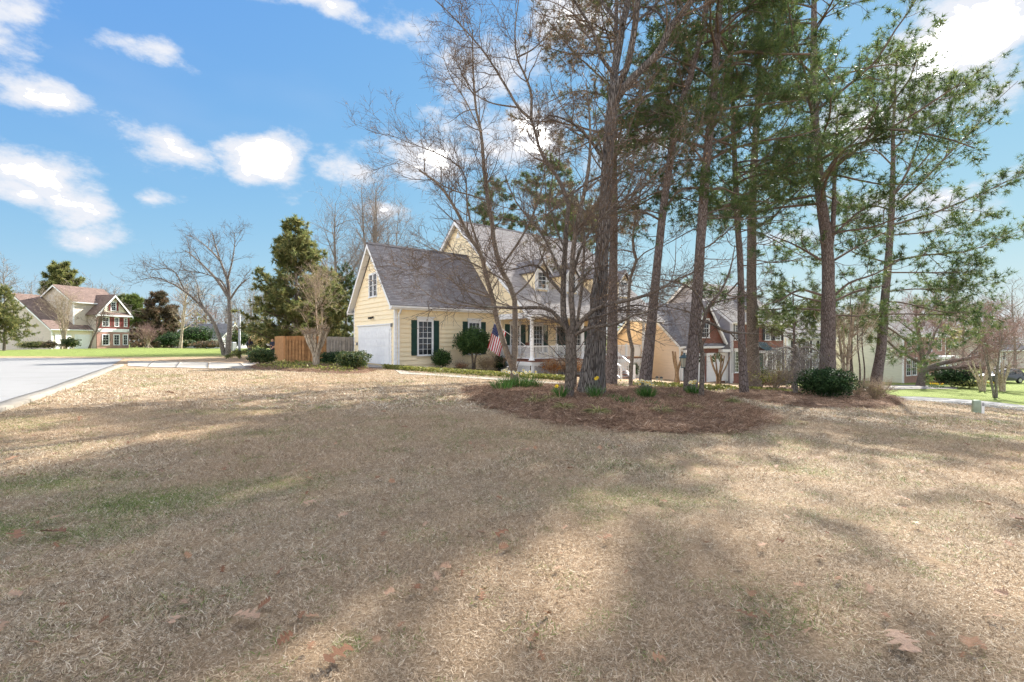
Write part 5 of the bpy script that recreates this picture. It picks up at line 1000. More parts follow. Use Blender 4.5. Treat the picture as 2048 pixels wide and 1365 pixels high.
def background_trees():
    # cedars behind the fence
    b = at(590, 41); conifer('cedar_tree', 'tall olive green cedar behind the wooden fence, left of the garage', b, top(578, 440, 41, b), 5.6, rg(21), n=150, leaf=.24, taper=.7, low=.1, nn=12)
    b = at(640, 45); conifer('cedar_tree', 'darker lower cedar between the tall cedar and the garage', b, top(640, 540, 45, b), 4.6, rg(22), 'cedar', n=120, leaf=.24, taper=.6)
    b = at(690, 52); conifer('cedar_tree', 'bushy evergreen hugging the left edge of the garage', b, top(690, 530, 52, b), 2.6, rg(23), 'box_leaf', n=70, leaf=.22, taper=.45)
    # bare trees behind the garage
    k = dict(lv=((7, .3, 1.6, 3.2), (6, .2, .8, 1.7), (3, .2, .4, .9)), rmin=.009)
    b = at(672, 58); proc_bare('bare_tree', 'tallest pale bare tree behind the garage, nearest the cedar', b, top(672, 385, 58, b), 6.5, rg(24), r0=.3, nl=10, up=1.25, lv=((5, .3, 1.8, 3.6), (4, .2, 1.0, 2.0), (3, .2, .5, 1.1)), rmin=.009)
    b = at(740, 60); proc_bare('bare_tree', 'vase shaped bare tree rising right above the garage gable', b, top(740, 325, 60, b), 4.6, rg(25), r0=.26, stems=3, nl=5, up=1.9, low=.35, lv=((4, .3, 2.0, 3.8), (4, .2, 1.0, 2.0), (3, .2, .5, 1.1)), rmin=.009)
    b = at(785, 66); proc_bare('bare_tree', 'fine twigged bare tree showing above the garage ridge', b, top(785, 395, 66, b), 3.2, rg(26), r0=.2, stems=2, nl=5, up=1.8, lv=((4, .3, 1.8, 3.2), (4, .2, 1.0, 2.0), (2, .2, .5, 1.0)), rmin=.009)
    b = at(640, 36); proc_bare('bare_tree', 'slim pale bare tree in front of the dark cedar', b, top(630, 545, 36, b), 2.0, rg(27), r0=.04, stems=3, nl=5, up=1.5, lv=((5, .3, .9, 1.8), (4, .2, .5, 1.0), (3, .2, .25, .5)), rmin=.006, bark='bark_pale', twig='twig_pale')
    # big two-stemmed tree over the far driveway
    Y = yb(455, 711); b = G(455, 711)
    bare_tree('bare_tree', 'wide two-stemmed bare tree beside the light pole, long limb reaching left', b, [(px([(455, 713), (457, 690), (460, 640), (458, 590), (455, 560), (440, 520), (425, 470)], Y), [.28, .22, .19, .155, .12, .07, .03]), (px([(449, 713), (440, 680), (425, 640), (405, 615), (385, 595), (350, 570), (310, 555), (280, 560)], Y, -3), [.22, .175, .15, .12, .085, .05, .025])],
        [(px([(458, 595), (430, 555), (395, 520), (370, 500)], Y, 1), [.16, .1, .04]), (px([(459, 600), (480, 570), (500, 555)], Y, -1), [.12, .07, .03]), (px([(440, 520), (415, 495), (390, 475)], Y, 2), [.1, .06, .02]), (px([(455, 560), (465, 520), (470, 480), (468, 465)], Y, 0), [.1, .06, .02]), (px([(400, 610), (370, 580), (345, 540), (300, 540)], Y, -2), [.1, .07, .02]), (px([(425, 640), (400, 600), (395, 570), (380, 540)], Y, 1), [.1, .06, .02]), (px([(458, 590), (440, 560), (400, 545), (360, 540)], Y, -2), [.1, .06, .02])], 'bark_grey', 'twig', rg(28), lv=((8, .25, .9, 2.2), (5, .2, .5, 1.2), (3, .2, .3, .6)), rmin=.008, trop=.06)
    b = at(360, 64); proc_bare('bare_tree', 'small pale barked tree left of the wide two-stemmed tree', b, top(365, 560, 64, b), 3.4, rg(29), r0=.18, stems=2, nl=6, bark='bark_pale', twig='twig_pale', lv=((5, .3, 1.0, 2.0), (4, .2, .6, 1.2), (2, .2, .3, .6)))
    # left house planting
    b = at(8, 52); conifer('cedar_tree', 'dense yellow-green juniper at the left edge of the picture', b, top(15, 576, 52, b), 3.2, rg(30), n=110, leaf=.17, taper=.7)
    k2 = dict(bark='bark_pale', twig='twig_pale', lv=((4, .35, .8, 1.6), (4, .2, .5, .9), (3, .2, .25, .5)), rmin=.008, low=.45)
    b = at(128, 66); proc_bare('crape_myrtle', 'vase shaped bare crape myrtle in front of the left house garage', b, top(128, 585, 66, b), 2.6, rg(31), r0=.09, stems=7, nl=3, up=1.2, **k2)
    b = at(178, 66); proc_bare('bare_tree', 'leaning dark bare tree at the corner of the left house', b, top(195, 615, 66, b), 2.2, rg(32), r0=.14, stems=2, nl=5, up=1.0, lean=1.2, bark='bark_dark', twig='twig', lv=((5, .3, .8, 1.6), (5, .2, .4, .9), (3, .2, .2, .5)), rmin=.01)
    b = at(296, 70); proc_bare('round_shrub', 'rounded leafless pinkish shrub right of the brick front of the left house', b, 2.9, 2.3, rg(33), r0=.05, stems=11, nl=3, up=.9, low=.3, bark='bark_pale', twig='twig_red', lv=((5, .3, .5, 1.1), (4, .2, .3, .7), (3, .2, .2, .4)), rmin=.008, cat='shrub')
    b = at(318, 84); conifer('magnolia_tree', 'dark russet magnolia behind the rounded leafless shrub', b, top(310, 588, 84, b), 4.6, rg(34), 'magnolia', n=80, leaf=.4, taper=.5)
    for i, (p_, py_, Y, m_, lab, wd) in enumerate([(125, 535, 125, 'cedar', 'round topped pine showing above the ridge of the red roofed house', 7), (262, 600, 120, 'needle_light', 'light green tree right beside the red roofed house', 5)]):
        b = at(p_, Y); conifer('distant_pine', lab, b, top(p_, py_, Y, b), wd, rg(40+i), m_, n=70, leaf=.7, taper=.3, low=.4, droop=-.15)
    for i, (p_, py_, Y, sp, lab) in enumerate([(12, 515, 110, 6, 'bare tree at the far left horizon above the juniper'), (62, 545, 115, 5, 'bare tree left of the round topped pine'), (190, 555, 115, 5, 'bare tree above the middle of the red roof'), (226, 568, 112, 4, 'small bare tree above the gable of the brick front'), (410, 588, 105, 5, 'reddish bare tree behind the wide two-stemmed tree'), (500, 580, 100, 5, 'grey bare tree behind the light pole'), (540, 600, 95, 5, 'bare tree just left of the cedar, behind the people')]):
        b = at(p_, Y); proc_bare('distant_bare_tree', lab, b, top(p_, py_, Y, b), sp, rg(50+i), r0=.22, nl=9, up=1.0, twig='twig_red' if 'reddish' in lab else 'twig_grey', lv=((4, .25, 1.5, 3.4), (4, .2, .9, 2.0), (2, .2, .6, 1.1)), rmin=.02, stems=1)
    # pines behind the yellow house
    for i, (p_, py_, Y, wd, h0, m_, lab) in enumerate([(985, 372, 60, 4.2, .62, 'needle', 'round pine crown rising behind the main roof, left one'), (1090, 330, 62, 5.6, .55, 'needle', 'broad pine crown behind the middle of the main roof'), (1160, 400, 58, 3.4, .6, 'needle_light', 'pale green pine crown behind the right end of the main roof')]):
        b = at(p_, Y); b2 = top(p_, py_, Y, b)
        pine('distant_pine', lab, b, [([b+Vector((0, 0, -.2)), b+Vector((.2, 0, b2*.5)), b+Vector((0, 0, b2))], [.3, .2, .03])], rg(60+i), z0=b.z+b2*h0, z1=b.z+b2*.99, n=46, length=(wd*.5, wd), needle=m_, dead=0, sub=5, tl=(.3, .5), tw=.05, nn=12, sides=8)
    # right hand background
    for i, (p_, py_, Y, wd, h0, m_, lab) in enumerate([(1585, 560, 30, 2.6, .35, 'needle_light', 'sunlit young pine behind the weeping tree, against the brick house roof'), (1700, 585, 33, 2.4, .4, 'needle_light', 'sunlit young pine between the two right hand pine trunks'), (1880, 560, 66, 4.2, .4, 'needle_light', 'pale green pine behind the roof of the sage house'), (1975, 600, 80, 4, .3, 'needle', 'dark pine at the far right horizon')]):  # paler needles put the sunlit look of these pines into their colour
        b = at(p_, Y); b2 = top(p_, py_, Y, b)
        pine('young_pine', lab, b, [([b+Vector((0, 0, -.2)), b+Vector((.1, 0, b2*.5)), b+Vector((0, 0, b2))], [.09, .07, .02])], rg(70+i), z0=b.z+b2*h0*1.2, z1=b.z+b2*.99, n=34, length=(wd*.5, wd), needle=m_, dead=0, sub=6, tl=(.18, .3), tw=.022, nn=12, sides=8)
    for i, (p_, py_, Y, sp, tw_, lab) in enumerate([(1730, 600, 75, 5, 'twig_red', 'reddish bare tree behind the sage house gable'), (1830, 600, 78, 6, 'twig_red', 'reddish bare tree behind the sage house, left of the rightmost pine limbs'), (1925, 590, 82, 6, 'twig_red', 'bare red twigged tree behind the parked car'), (2030, 560, 70, 5, 'twig_grey', 'tall bare tree at the right edge of the picture'), (1880, 620, 72, 5, 'twig_red', 'low reddish bare tree right of the sage house porch'), (1965, 610, 70, 6, 'twig_red', 'wide reddish bare tree between the parked car and the tan house'), (1350, 590, 80, 5, 'twig_grey', 'bare tree behind the brick house roof')]):
        b = at(p_, Y); proc_bare('distant_bare_tree', lab, b, top(p_, py_, Y, b), sp, rg(80+i), r0=.2, nl=9, up=.9, twig=tw_, lv=((4, .25, 1.4, 2.8), (4, .2, .8, 1.8), (3, .2, .5, 1.0)), rmin=.014, stems=1)
    # low spreading tree with horizontal limbs on the green lawn
    b = G(1843, 772); Y = b.y
    bare_tree('spreading_tree', 'low tree with long horizontal mossy limbs on the green lawn at right', b, [(px([(1841, 775), (1843, 755), (1848, 730), (1842, 700), (1838, 672), (1832, 640), (1835, 610)], Y), [.42, .28, .24, .2, .17, .1, .05])], [(px([(1846, 745), (1858, 735), (1890, 725), (1930, 718), (1960, 712), (1985, 700), (2005, 680), (2030, 655)], Y, -1), [.26, .22, .18, .12, .06]), (px([(1850, 738), (1880, 737), (1915, 735), (1945, 732), (1985, 740), (2030, 730)], Y, -3), [.2, .17, .12, .05]), (px([(1840, 725), (1815, 712), (1795, 700), (1775, 682)], Y, -2), [.17, .14, .08]), (px([(1846, 720), (1860, 700), (1868, 670), (1885, 640)], Y, 1), [.16, .12, .05]), (px([(1838, 672), (1815, 655), (1795, 640)], Y, 1), [.1, .07, .03]), (px([(1835, 640), (1865, 620), (1890, 600), (1905, 585)], Y, -1), [.09, .06, .02]), (px([(1930, 718), (1960, 690), (1980, 655), (1992, 620)], Y, -1), [.09, .06, .02])], 'bark_dark', 'twig_red', rg(90), lv=((11, .2, .9, 2.2), (6, .2, .6, 1.3), (3, .2, .35, .75)), rmin=.012)
    # red twigged maple further right
    b = at(1990, 36); proc_bare('red_maple', 'fine red twigged dwarf maple in front of the parked car', b, top(1990, 640, 36, b), 3.4, rg(91), r0=.07, stems=4, nl=5, up=.6, low=.3, twig='twig_red', lv=((5, .3, .8, 1.6), (4, .2, .5, 1.0), (3, .2, .3, .6)), rmin=.007)
    # weeping tree
    b = G(1590, 792); Y = b.y; root = bare_tree('weeping_tree', 'small umbrella shaped weeping cherry with thin drooping twigs', b, [(px([(1590, 795), (1591, 770), (1592, 745), (1594, 715), (1592, 702)], Y), [.12, .1, .095, .1, .11])], [(px([(1593, 704), (1575, 695), (1555, 700), (1538, 720)], Y, d1), [.06, .05, .03, .012]) for d1 in (-1.2, .8)]+[(px([(1593, 704), (1612, 694), (1635, 702), (1650, 722)], Y, d1), [.06, .05, .03, .012]) for d1 in (-1, 1.2)]+[(px([(1593, 704), (1590, 690), (1597, 700), (1600, 730)], Y, d1), [.05, .04, .03, .012]) for d1 in (-1.6, 1.6)], 'bark_grey', 'twig_grey', rg(92), lv=((14, .25, .5, 1.1), (6, .1, .6, 1.2), (3, .1, .2, .5)), trop=-.22, rmin=.006, wig=.1, ang=(20, 70), buds=.25, budsize=.03, budmat='yellow_green')
    # multi-stem crape myrtle between the two right hand pines
    b = at(1690, 24); proc_bare('crape_myrtle', 'tan multi-stemmed crape myrtle between the dark shrub and the rightmost pine', b, 4.6, 1.6, rg(93), r0=.06, stems=7, nl=3, up=1.6, low=.4, bark='bark_pale', twig='twig_pale', lv=((3, .3, .6, 1.2), (3, .2, .3, .7), (3, .2, .2, .4)), rmin=.005)
    for i, (p_, py_, hpx) in enumerate([(1718, 793, 590), (1703, 790, 620), (1727, 788, 600)]):
        b = G(p_, py_); Y = b.y; bare_tree('sapling', ['straight bare sapling in front of the pale crape myrtle stems', 'thin sapling left of the straight one, right of the dark shrub', 'slim sapling nearest the rightmost pine trunk'][i], b, [(px([(p_, py_+3), (p_+2, 740), (p_-3, 680), (p_+1, hpx)], Y), [.05, .04, .03, .012])], [], 'bark_dark', 'twig', rg(94+i), lv=((5, .4, .5, 1.1), (5, .2, .3, .6), (3, .2, .15, .3)), rmin=.004)
    # pollarded crape myrtles
    def pollard(name, label, b, h_, w_, n_, seed, knob=True, rr_=1.0, bk='bark_pale'):
        r = rg(seed); root = thing(name, label, 'tree', b); geo = []; bl = []
        for i in range(n_):
            a = 2*math.pi*i/n_+r.uniform(-.2, .2); k = w_*r.uniform(.55, 1); t = b+Vector((math.cos(a)*k, math.sin(a)*k*.7, h_*r.uniform(.85, 1)))
            L_ = lead([b+Vector((math.cos(a)*.12, math.sin(a)*.12, -.1)), b.lerp(t, .35)+Vector((-math.cos(a)*.08, 0, 0)), b.lerp(t, .7), t], [.1*rr_, .075*rr_, .07*rr_, (.085 if knob else .05)*rr_], 12); part('stem', merge([tubes(*L_, 8, .1)]), bk, root)
            if knob: bl.append(L_)
        if bl:
            A, B = stackp(bl); c = grow(A, B, 26, (.96, 1.0), (.12, .38), (5, 80), 4, r, .0, .25, .4, .006, .5); part('stubs', tubes(*c, 4), 'twig_pale', root)
            V, Fc, rn = leaf_quads(c[0][:, -1]+r.normal(size=c[0][:, -1].shape)*.03, .05, r); part('seed_heads', (V, Fc), 'tan_leaf', root, False, rn)
    pollard('crape_myrtle', 'hard pruned pale crape myrtle in front of the wooden fence', g0(632, 735, .1), 2.15, .85, 9, 97)
    pollard('crape_myrtle', 'bare cut back crape myrtle stems in front of the arched garage door', at(1437, 27.5), 2.1, .75, 7, 98, False, .62, 'bark_tan')
    pollard('crape_myrtle', 'two stout cut stems standing against the beige siding', at(1354, 29.5), 2.2, .4, 3, 99, False, 1.1, 'bark_tan')
    b = at(1965, 43); pollard('crape_myrtle', 'pale cut crape myrtle in front of the parked car, left one', b, 2.9, 1.2, 8, 100, False); b = at(2005, 43); pollard('crape_myrtle', 'pale cut crape myrtle in front of the parked car, right one', b, 2.9, 1.1, 8, 101, False)
background_trees()
def woods():
    """the far-off wood that closes the horizon: many small trunks, twigs and evergreen clumps in one mass"""
    r = rg(120); n = 200; az = r.uniform(-1.1, 1.1, n); D = r.uniform(125, 190, n); x = np.sin(az)*D; y = np.cos(az)*D; z = H(x, y); h_ = r.uniform(7, 12.5, n)
    A = np.stack([np.stack([x, y, z-.5], -1), np.stack([x+r.normal(size=n)*.4, y, z+h_*.5], -1), np.stack([x+r.normal(size=n)*.8, y, z+h_], -1)], 1); B = np.stack([np.full(n, .22), np.full(n, .13), np.full(n, .04)], 1)
    c1 = grow(A, B, 7, (.2, 1), (2, 5), (25, 65), 4, r, .05, .15, .6, .05, .4); c2 = grow(*c1, 5, (.2, 1), (1, 2.4), (25, 60), 3, r, .05, .2, .6, .04, .5)
    o = np_mesh('distant_woods', *merge([tubes(A, B, 4), tubes(*c1, 3), tubes(*c2, 3)]), 'twig_grey'); prop(o, 'hazy leafless wood closing the horizon behind the houses', 'woods', kind='stuff')
    m = 110; az = r.uniform(-1.1, 1.1, m); D = r.uniform(120, 185, m); pos = []
    for i in range(m):
        c = (np.sin(az[i])*D[i], np.cos(az[i])*D[i]); q, d = crown_leaves((c[0], c[1], Hs(*c)+r.uniform(1.5, 7)), (r.uniform(2, 4), r.uniform(2, 4), r.uniform(2, 4)), 200, r, .2); pos.append(q)
    V, Fc, rn = leaf_quads(np.concatenate(pos), .55, r); o = np_mesh('distant_evergreens', V, Fc, 'cedar', rnd=rn); prop(o, 'dark evergreen growth mixed into the far wood', 'woods', kind='stuff')
    pos = []
    for i in range(110):
        a = r.uniform(-1.1, 1.1); d_ = r.uniform(112, 160); c = (math.sin(a)*d_, math.cos(a)*d_); q, d = crown_leaves((c[0], c[1], Hs(*c)+.8), (r.uniform(2.5, 4.5), 2.5, r.uniform(1.5, 3.2)), 200, r, .3); pos.append(q)
    V, Fc, rn = leaf_quads(np.concatenate(pos), .5, r); o = np_mesh('distant_brush', V, Fc, 'magnolia', rnd=rn); prop(o, 'brown undergrowth along the foot of the far wood', 'brush', kind='stuff')
woods()

# ------------------------------------------------------------------ shrubs and flowers
def shrub(name, label, b, w, h_, mat, seed, n=1400, leaf=.05, d=None, stems=6, core=True, base=.12, group=None, twiggy=0, box=0):
    r = rg(seed); root = thing(name, label, 'shrub', b, group=group); b = Vector(b); d = d or w; c = (b.x, b.y, b.z+base*h_+h_*(1-base)/2); rad = (w/2, d/2, h_*(1-base)/2)
    a = r.uniform(0, 6.28, stems); A = np.stack([np.stack([np.full(stems, b.x), np.full(stems, b.y), np.full(stems, b.z-.05)], -1), np.stack([b.x+np.cos(a)*w*.18, b.y+np.sin(a)*d*.18, np.full(stems, b.z+h_*.4)], -1), np.stack([b.x+np.cos(a)*w*.34, b.y+np.sin(a)*d*.34, np.full(stems, b.z+h_*.78)], -1)], 1); B = np.tile(np.array([[.02, .014, .006]]), (stems, 1))*max(.6, h_)
    g = [tubes(A, B, 5)]; c1 = grow(A, B, 9, (.25, 1), (.12*w, .4*w), (20, 75), 4, r, .08, .2, .6, .004, .4); g.append(tubes(*c1, 3))
    if twiggy: c2 = grow(*c1, twiggy, (.2, 1), (.08*w, .25*w), (20, 70), 3, r, .08, .2, .6, .003, .5); g.append(tubes(*c2, 3))
    part('stems', merge(g), 'twig' if not twiggy else 'twig_pale', root)
    if n:
        q, nv = crown_leaves(c, rad, n, r, .6 if core else .1)
        if box:
            e = (q-np.array(c))/np.array(rad); e = np.sign(e)*np.abs(e)**box; q = np.array(c)+e*np.array(rad)
        V, Fc, rn = leaf_quads(q, leaf, r, nv, .8); part('leaves', (V, Fc), mat, root, False, rn)
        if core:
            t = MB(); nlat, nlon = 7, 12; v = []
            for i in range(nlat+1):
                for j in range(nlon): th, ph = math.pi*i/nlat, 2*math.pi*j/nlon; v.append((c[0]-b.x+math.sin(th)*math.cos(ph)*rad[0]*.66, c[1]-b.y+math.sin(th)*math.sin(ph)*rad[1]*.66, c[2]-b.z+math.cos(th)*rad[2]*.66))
            t.add(v, [(i*nlon+j, i*nlon+(j+1) % nlon, (i+1)*nlon+(j+1) % nlon, (i+1)*nlon+j) for i in range(nlat) for j in range(nlon)]); t.build('dark_core', 'shade_core', root)  # solid dark core, in place of the shade behind the leaves
    return root
s_ = NT('shade_core'); s_.base((.012, .02, .008), .9, .1)  # near-black: the shade inside a bush put into its colour
def shrubs():
    shrub('boxwood', 'clipped boxwood at the left end of the driveway bed', g0(523, 732, .06), 1.5, .98, 'box_leaf', 201, 3800, .055, box=.75)
    shrub('boxwood', 'low clipped boxwood in front of the garage corner', g0(707, 742, .06), 1.6, .98, 'box_leaf', 202, 3800, .055, box=.75)
    shrub('boxwood', 'dark clipped hedge bush behind the crape myrtle by the fence', at(664, 28.6), 1.5, .9, 'dark_leaf', 203, 2400, .055, box=.8)
    shrub('foundation_shrub', 'round dark green shrub below the first garage side window', hw(2.75, -.75, Hs(*hp(2.75, -.75))), 1.3, 1.25, 'holly_leaf', 204, 2600, .06)
    # holly standard
    b = hw(4.75, -1.3, Hs(*hp(4.75, -1.3))); root = thing('holly_tree', 'lollipop shaped holly with dense dark crown beside the second garage window', 'tree', b); r = rg(205)
    st = [lead([b+Vector((math.cos(a)*.1, math.sin(a)*.1, -.1)), b+Vector((math.cos(a)*.12, math.sin(a)*.12, .7)), b+Vector((math.cos(a)*.5, math.sin(a)*.5, 1.9))], [.07, .055, .04], 8) for a in (.3, 2.2, 4.4)]; part('trunk', merge([tubes(*q, 7) for q in st]), 'bark_smooth', root)
    q, nv = crown_leaves((b.x, b.y, b.z+1.85), (1.2, 1.1, .88), 6500, r, .6); V, Fc, rn = leaf_quads(q, .075, r, nv, .9); part('crown', (V, Fc), 'holly_leaf', root, False, rn)
    q, nv = crown_leaves((b.x, b.y, b.z+1.85), (.85, .8, .6), 2500, r, .3); V, Fc, rn = leaf_quads(q, .16, r, nv, .9); part('inner_crown', (V, Fc), 'dark_leaf', root, False, rn)
    shrub('dry_shrub', 'tan leafless spirea in front of the holly standard', hw(5.35, -1.75, Hs(*hp(5.35, -1.75))), 1.7, .95, 'tan_leaf', 206, 1300, .04, core=False, stems=16, twiggy=4)
    shrub('dry_shrub', 'small brown mound between the round shrub and the holly', hw(3.75, -1.45, Hs(*hp(3.75, -1.45))), .95, .5, 'brown_leaf', 207, 700, .045, core=False, stems=12, twiggy=4)
    shrub('foundation_shrub', 'dark leafy shrub below the flag', hw(6.9, -1.1, Hs(*hp(6.9, -1.1))), 1.05, 1.1, 'dark_leaf', 208, 1300, .07)
    for s, t, w, h_, lab, sd in ((8.4, -4.75, 1.5, 1.1, 'rust coloured nandina by the porch corner column', 209), (10.0, -5.0, 2.2, 1.15, 'broad rust coloured nandina in front of the porch lattice', 210), (12.4, -5.4, 1.3, .9, 'rust coloured shrub right of the oak in front of the steps', 211)): shrub('nandina', lab, hw(s, t, Hs(*hp(s, t))), w, h_, 'rust_leaf', sd, 1800, .055, core=False, stems=14, twiggy=4)
    shrub('foundation_shrub', 'dark evergreen peeking over the rust coloured nandina at the porch', hw(10.4, -4.4, Hs(*hp(10.4, -4.4))), 1.0, 1.5, 'dark_leaf', 212, 900, .06)
    shrub('foundation_shrub', 'dark evergreen behind the lamp post next to the oak', hw(11.6, -5.0, Hs(*hp(11.6, -5.0))), 1.2, 1.3, 'dark_leaf', 213, 1200, .06)
    shrub('foundation_shrub', 'green shrub right of the porch steps', hw(16.2, -5.0, Hs(*hp(16.2, -5.0))), .9, 1.2, 'holly_leaf', 214, 900, .06)
    b = g0(1652, 801, .05); shrub('evergreen_shrub', 'big rounded dark glossy shrub in front of the broad pine', b, 2.15, 1.35, 'dark_leaf', 215, 6500, .06, d=2.0, box=.85)
    b = g0(1752, 803, .05); shrub('forsythia', 'twiggy yellow-tan bush at the foot of the rightmost pine', b, 1.6, .95, 'yellow_green', 216, 500, .03, core=False, stems=20, twiggy=6)
    b = g0(1715, 795, .05); shrub('forsythia', 'sparse tan bush between the dark shrub and the rightmost pine', b, 1.0, .7, 'tan_leaf', 226, 250, .03, core=False, stems=14, twiggy=5)
    b = at(1548, 27); shrub('foundation_shrub', 'grey-green loose shrub behind the weeping tree', b, 2.6, 1.5, 'yellow_green', 217, 900, .06, core=False, stems=16, twiggy=4)
    b = at(1524, 35.5); shrub('foundation_shrub', 'dark green shrub at the brick house portico', b, 1.7, 1.6, 'dark_leaf', 218, 1200, .08)
    b = at(1575, 37); shrub('foundation_shrub', 'dark shrub right of the brick house portico', b, 2.4, 1.3, 'box_leaf', 219, 1200, .08)
    b = at(1905, 47.5); shrub('evergreen_shrub', 'dark broad shrub beside the white columns of the sage house', b, 4.2, 2.0, 'dark_leaf', 220, 2200, .12)
    b = at(1935, 46); shrub('evergreen_shrub', 'low yellowish bush right of the dark broad shrub', b, 3.0, .8, 'yellow_green', 221, 900, .08)
    b = at(141, 64); shrub('evergreen_shrub', 'green rounded bush in front of the left house garage', b, 2.3, 1.6, 'box_leaf', 222, 1500, .11)
    b = at(68, 64); shrub('hedge', 'dull brown-green hedge along the left house side wall', b, 5.2, 1.15, 'cedar', 223, 2200, .1, d=1.6)
    b = at(100, 62); shrub('hedge', 'reddish low bush left of the left house garage door', b, 1.8, 1.1, 'magnolia', 224, 900, .1)
    for i, (p_, Y, w, h_, m_, lab) in enumerate([(345, 75, 5, 2.6, 'dark_leaf', 'dark low evergreen mass behind the small pale barked tree'), (395, 72, 6, 3.6, 'holly_leaf', 'big glossy holly bush left of the two-stemmed tree'), (370, 66, 3, 1.2, 'box_leaf', 'green low bush under the pale barked tree'), (415, 64, 4, 1.1, 'magnolia', 'russet low bush left of the two-stemmed trunk'), (480, 72, 4.5, 2.8, 'box_leaf', 'green bush behind the light pole'), (530, 66, 4, 2.4, 'tan_leaf', 'tan bush behind the two people'), (500, 80, 7, 4.5, 'magnolia', 'brownish thicket behind the light pole')]): shrub('thicket_bush', lab, at(p_, Y), w, h_, m_, 230+i, 1500, .16)
shrubs()
def ground_cover():
    # clipped ground cover edging along the walk
    r = rg(240); n = 7000; t = r.random(n); e = np.array([tuple(G(a, b))[:2] for a, b in ((742, 740.5), (800, 745), (900, 751), (1000, 757.5), (1070, 762), (1135, 766))]); u = np.linspace(0, 1, len(e))
    x = np.interp(t, u, e[:, 0])+r.normal(size=n)*.05+.25; y = np.interp(t, u, e[:, 1])+r.uniform(1.35, 2.1, n); z = H(x, y)+.03+r.random(n)*.24; V, Fc, rn = leaf_quads(np.stack([x, y, z], -1), .06, r); o = np_mesh('ground_cover', V, Fc, 'yellow_green', rnd=rn); prop(o, 'low yellow-green ground cover edging along the garden walk', 'ground cover', kind='stuff')
    c, rs, h_, sd = BEDS['driveway_bed']; n = 5200; lo, hi = rs.min(0), rs.max(0); x = r.uniform(lo[0], hi[0], n); y = r.uniform(lo[1]+.5, hi[1], n); k = inside(c+(rs-c)*.93, x, y) & (fbm(x, y, 5) > .45); x, y = x[k], y[k]
    V, Fc, rn = leaf_quads(np.stack([x, y, H(x, y)+.1+r.random(len(x))*.2], -1), .07, r); o = np_mesh('ground_cover', V, Fc, 'yellow_green', rnd=rn); prop(o, 'patchy yellow-green ivy around the boxwoods in the driveway bed', 'ground cover', kind='stuff')
    # ivy and weeds along the foot of the neighbour's garden
    n = 5000; t = r.random(n); a = np.array([tuple(at(1285, 21))[:2], tuple(at(1340, 23))[:2], tuple(at(1430, 25))[:2], tuple(at(1500, 26))[:2], tuple(at(1590, 25))[:2]]); u = np.linspace(0, 1, 5); x = np.interp(t, u, a[:, 0])+r.normal(size=n)*.3; y = np.interp(t, u, a[:, 1])+r.normal(size=n)*.7; k = fbm(x*1.3, y*1.3, 9) > .42; x, y = x[k], y[k]
    V, Fc, rn = leaf_quads(np.stack([x, y, H(x, y)+.04+r.random(len(x))*.18], -1), .09, r); o = np_mesh('ground_cover', V, Fc, 'yellow_green', rnd=rn); prop(o, 'patchy green ivy in front of the brick house', 'ground cover', kind='stuff')
ground_cover()
def blades(root, name, b, n, L, w, mat, r, spread, lean, upright=.8):
    V = []; K = 4; a = r.uniform(0, 6.28, n); rr = np.sqrt(r.random(n))*spread; x = b.x+np.cos(a)*rr; y = b.y+np.sin(a)*rr; d = nrm(np.stack([np.cos(a)*lean*(.3+rr/spread)+r.normal(size=n)*.2, np.sin(a)*lean*(.3+rr/spread)+r.normal(size=n)*.2, np.full(n, upright)], -1)); ln = r.uniform(L[0], L[1], n); s = nrm(np.cross(d, np.array([0, 0, 1.])+r.normal(size=(n, 3))*.4)); p = np.stack([x, y, np.full(n, b.z-.01)], -1); rows = []
    for k in range(K):
        ww = w*(1, .95, .7, .08)[k]/2; rows.append(np.stack([p-s*ww, p+s*ww], 1)); d = nrm(d-np.array([0, 0, .16*lean*1.5*(k+1)])); p = p+d*(ln/(K-1))[:, None]
    V = np.stack(rows, 1).reshape(-1, 3); i = np.arange(n)[:, None]*K*2+np.arange(K-1)[None]*2; Fc = np.stack([i, i+1, i+3, i+2], -1).reshape(-1, 4); return part(name, (V, Fc), mat, root, False, np.repeat(r.random(n), K*2))
def daffodils(label, b, n, nf, spread, seed, petal='petal', hgt=(.28, .42), cat='flowers'):
    r = rg(seed); root = thing('daffodil_clump', label, cat, b); b = Vector(b); blades(root, 'leaves', b, n, hgt, .018, 'blade_green', r, spread, .35, 1)
    for i in range(nf):
        a = r.uniform(0, 6.28); k = spread*math.sqrt(r.random())*1.1; p = Vector((math.cos(a)*k, math.sin(a)*k, r.uniform(.95, 1.25)*hgt[1])); q = MB(); f = Vector((r.uniform(-.5, .5), -1, r.uniform(-.1, .3))).normalized(); s = f.cross(Vector((0, 0, 1))).normalized(); u = s.cross(f)
        for j in range(6):
            t = j*math.pi/3; e = s*math.cos(t)+u*math.sin(t); g = -s*math.sin(t)+u*math.cos(t); q.add([p, p+e*.028+g*.021+f*.004, p+e*.057+f*.006, p+e*.028-g*.021+f*.004], [(0, 1, 2, 3)])
        fl = q.build('blossom', petal, root); me = fl.data; at_ = me.attributes.new('rnd', 'FLOAT', 'POINT'); at_.data.foreach_set('value', [r.random()*.6]*len(me.vertices))
        t = MB(); t.cyl(p, p+f*.035, .015, .022, 8); t.build('trumpet', 'trumpet', fl); t = MB(); t.cyl((math.cos(a)*k*.6, math.sin(a)*k*.6, 0), p-f*.005, .004, .003, 4); t.build('stalk', 'stem_green', fl)
s_ = NT('stem_green'); s_.base((.06, .13, .03), .6, .3)
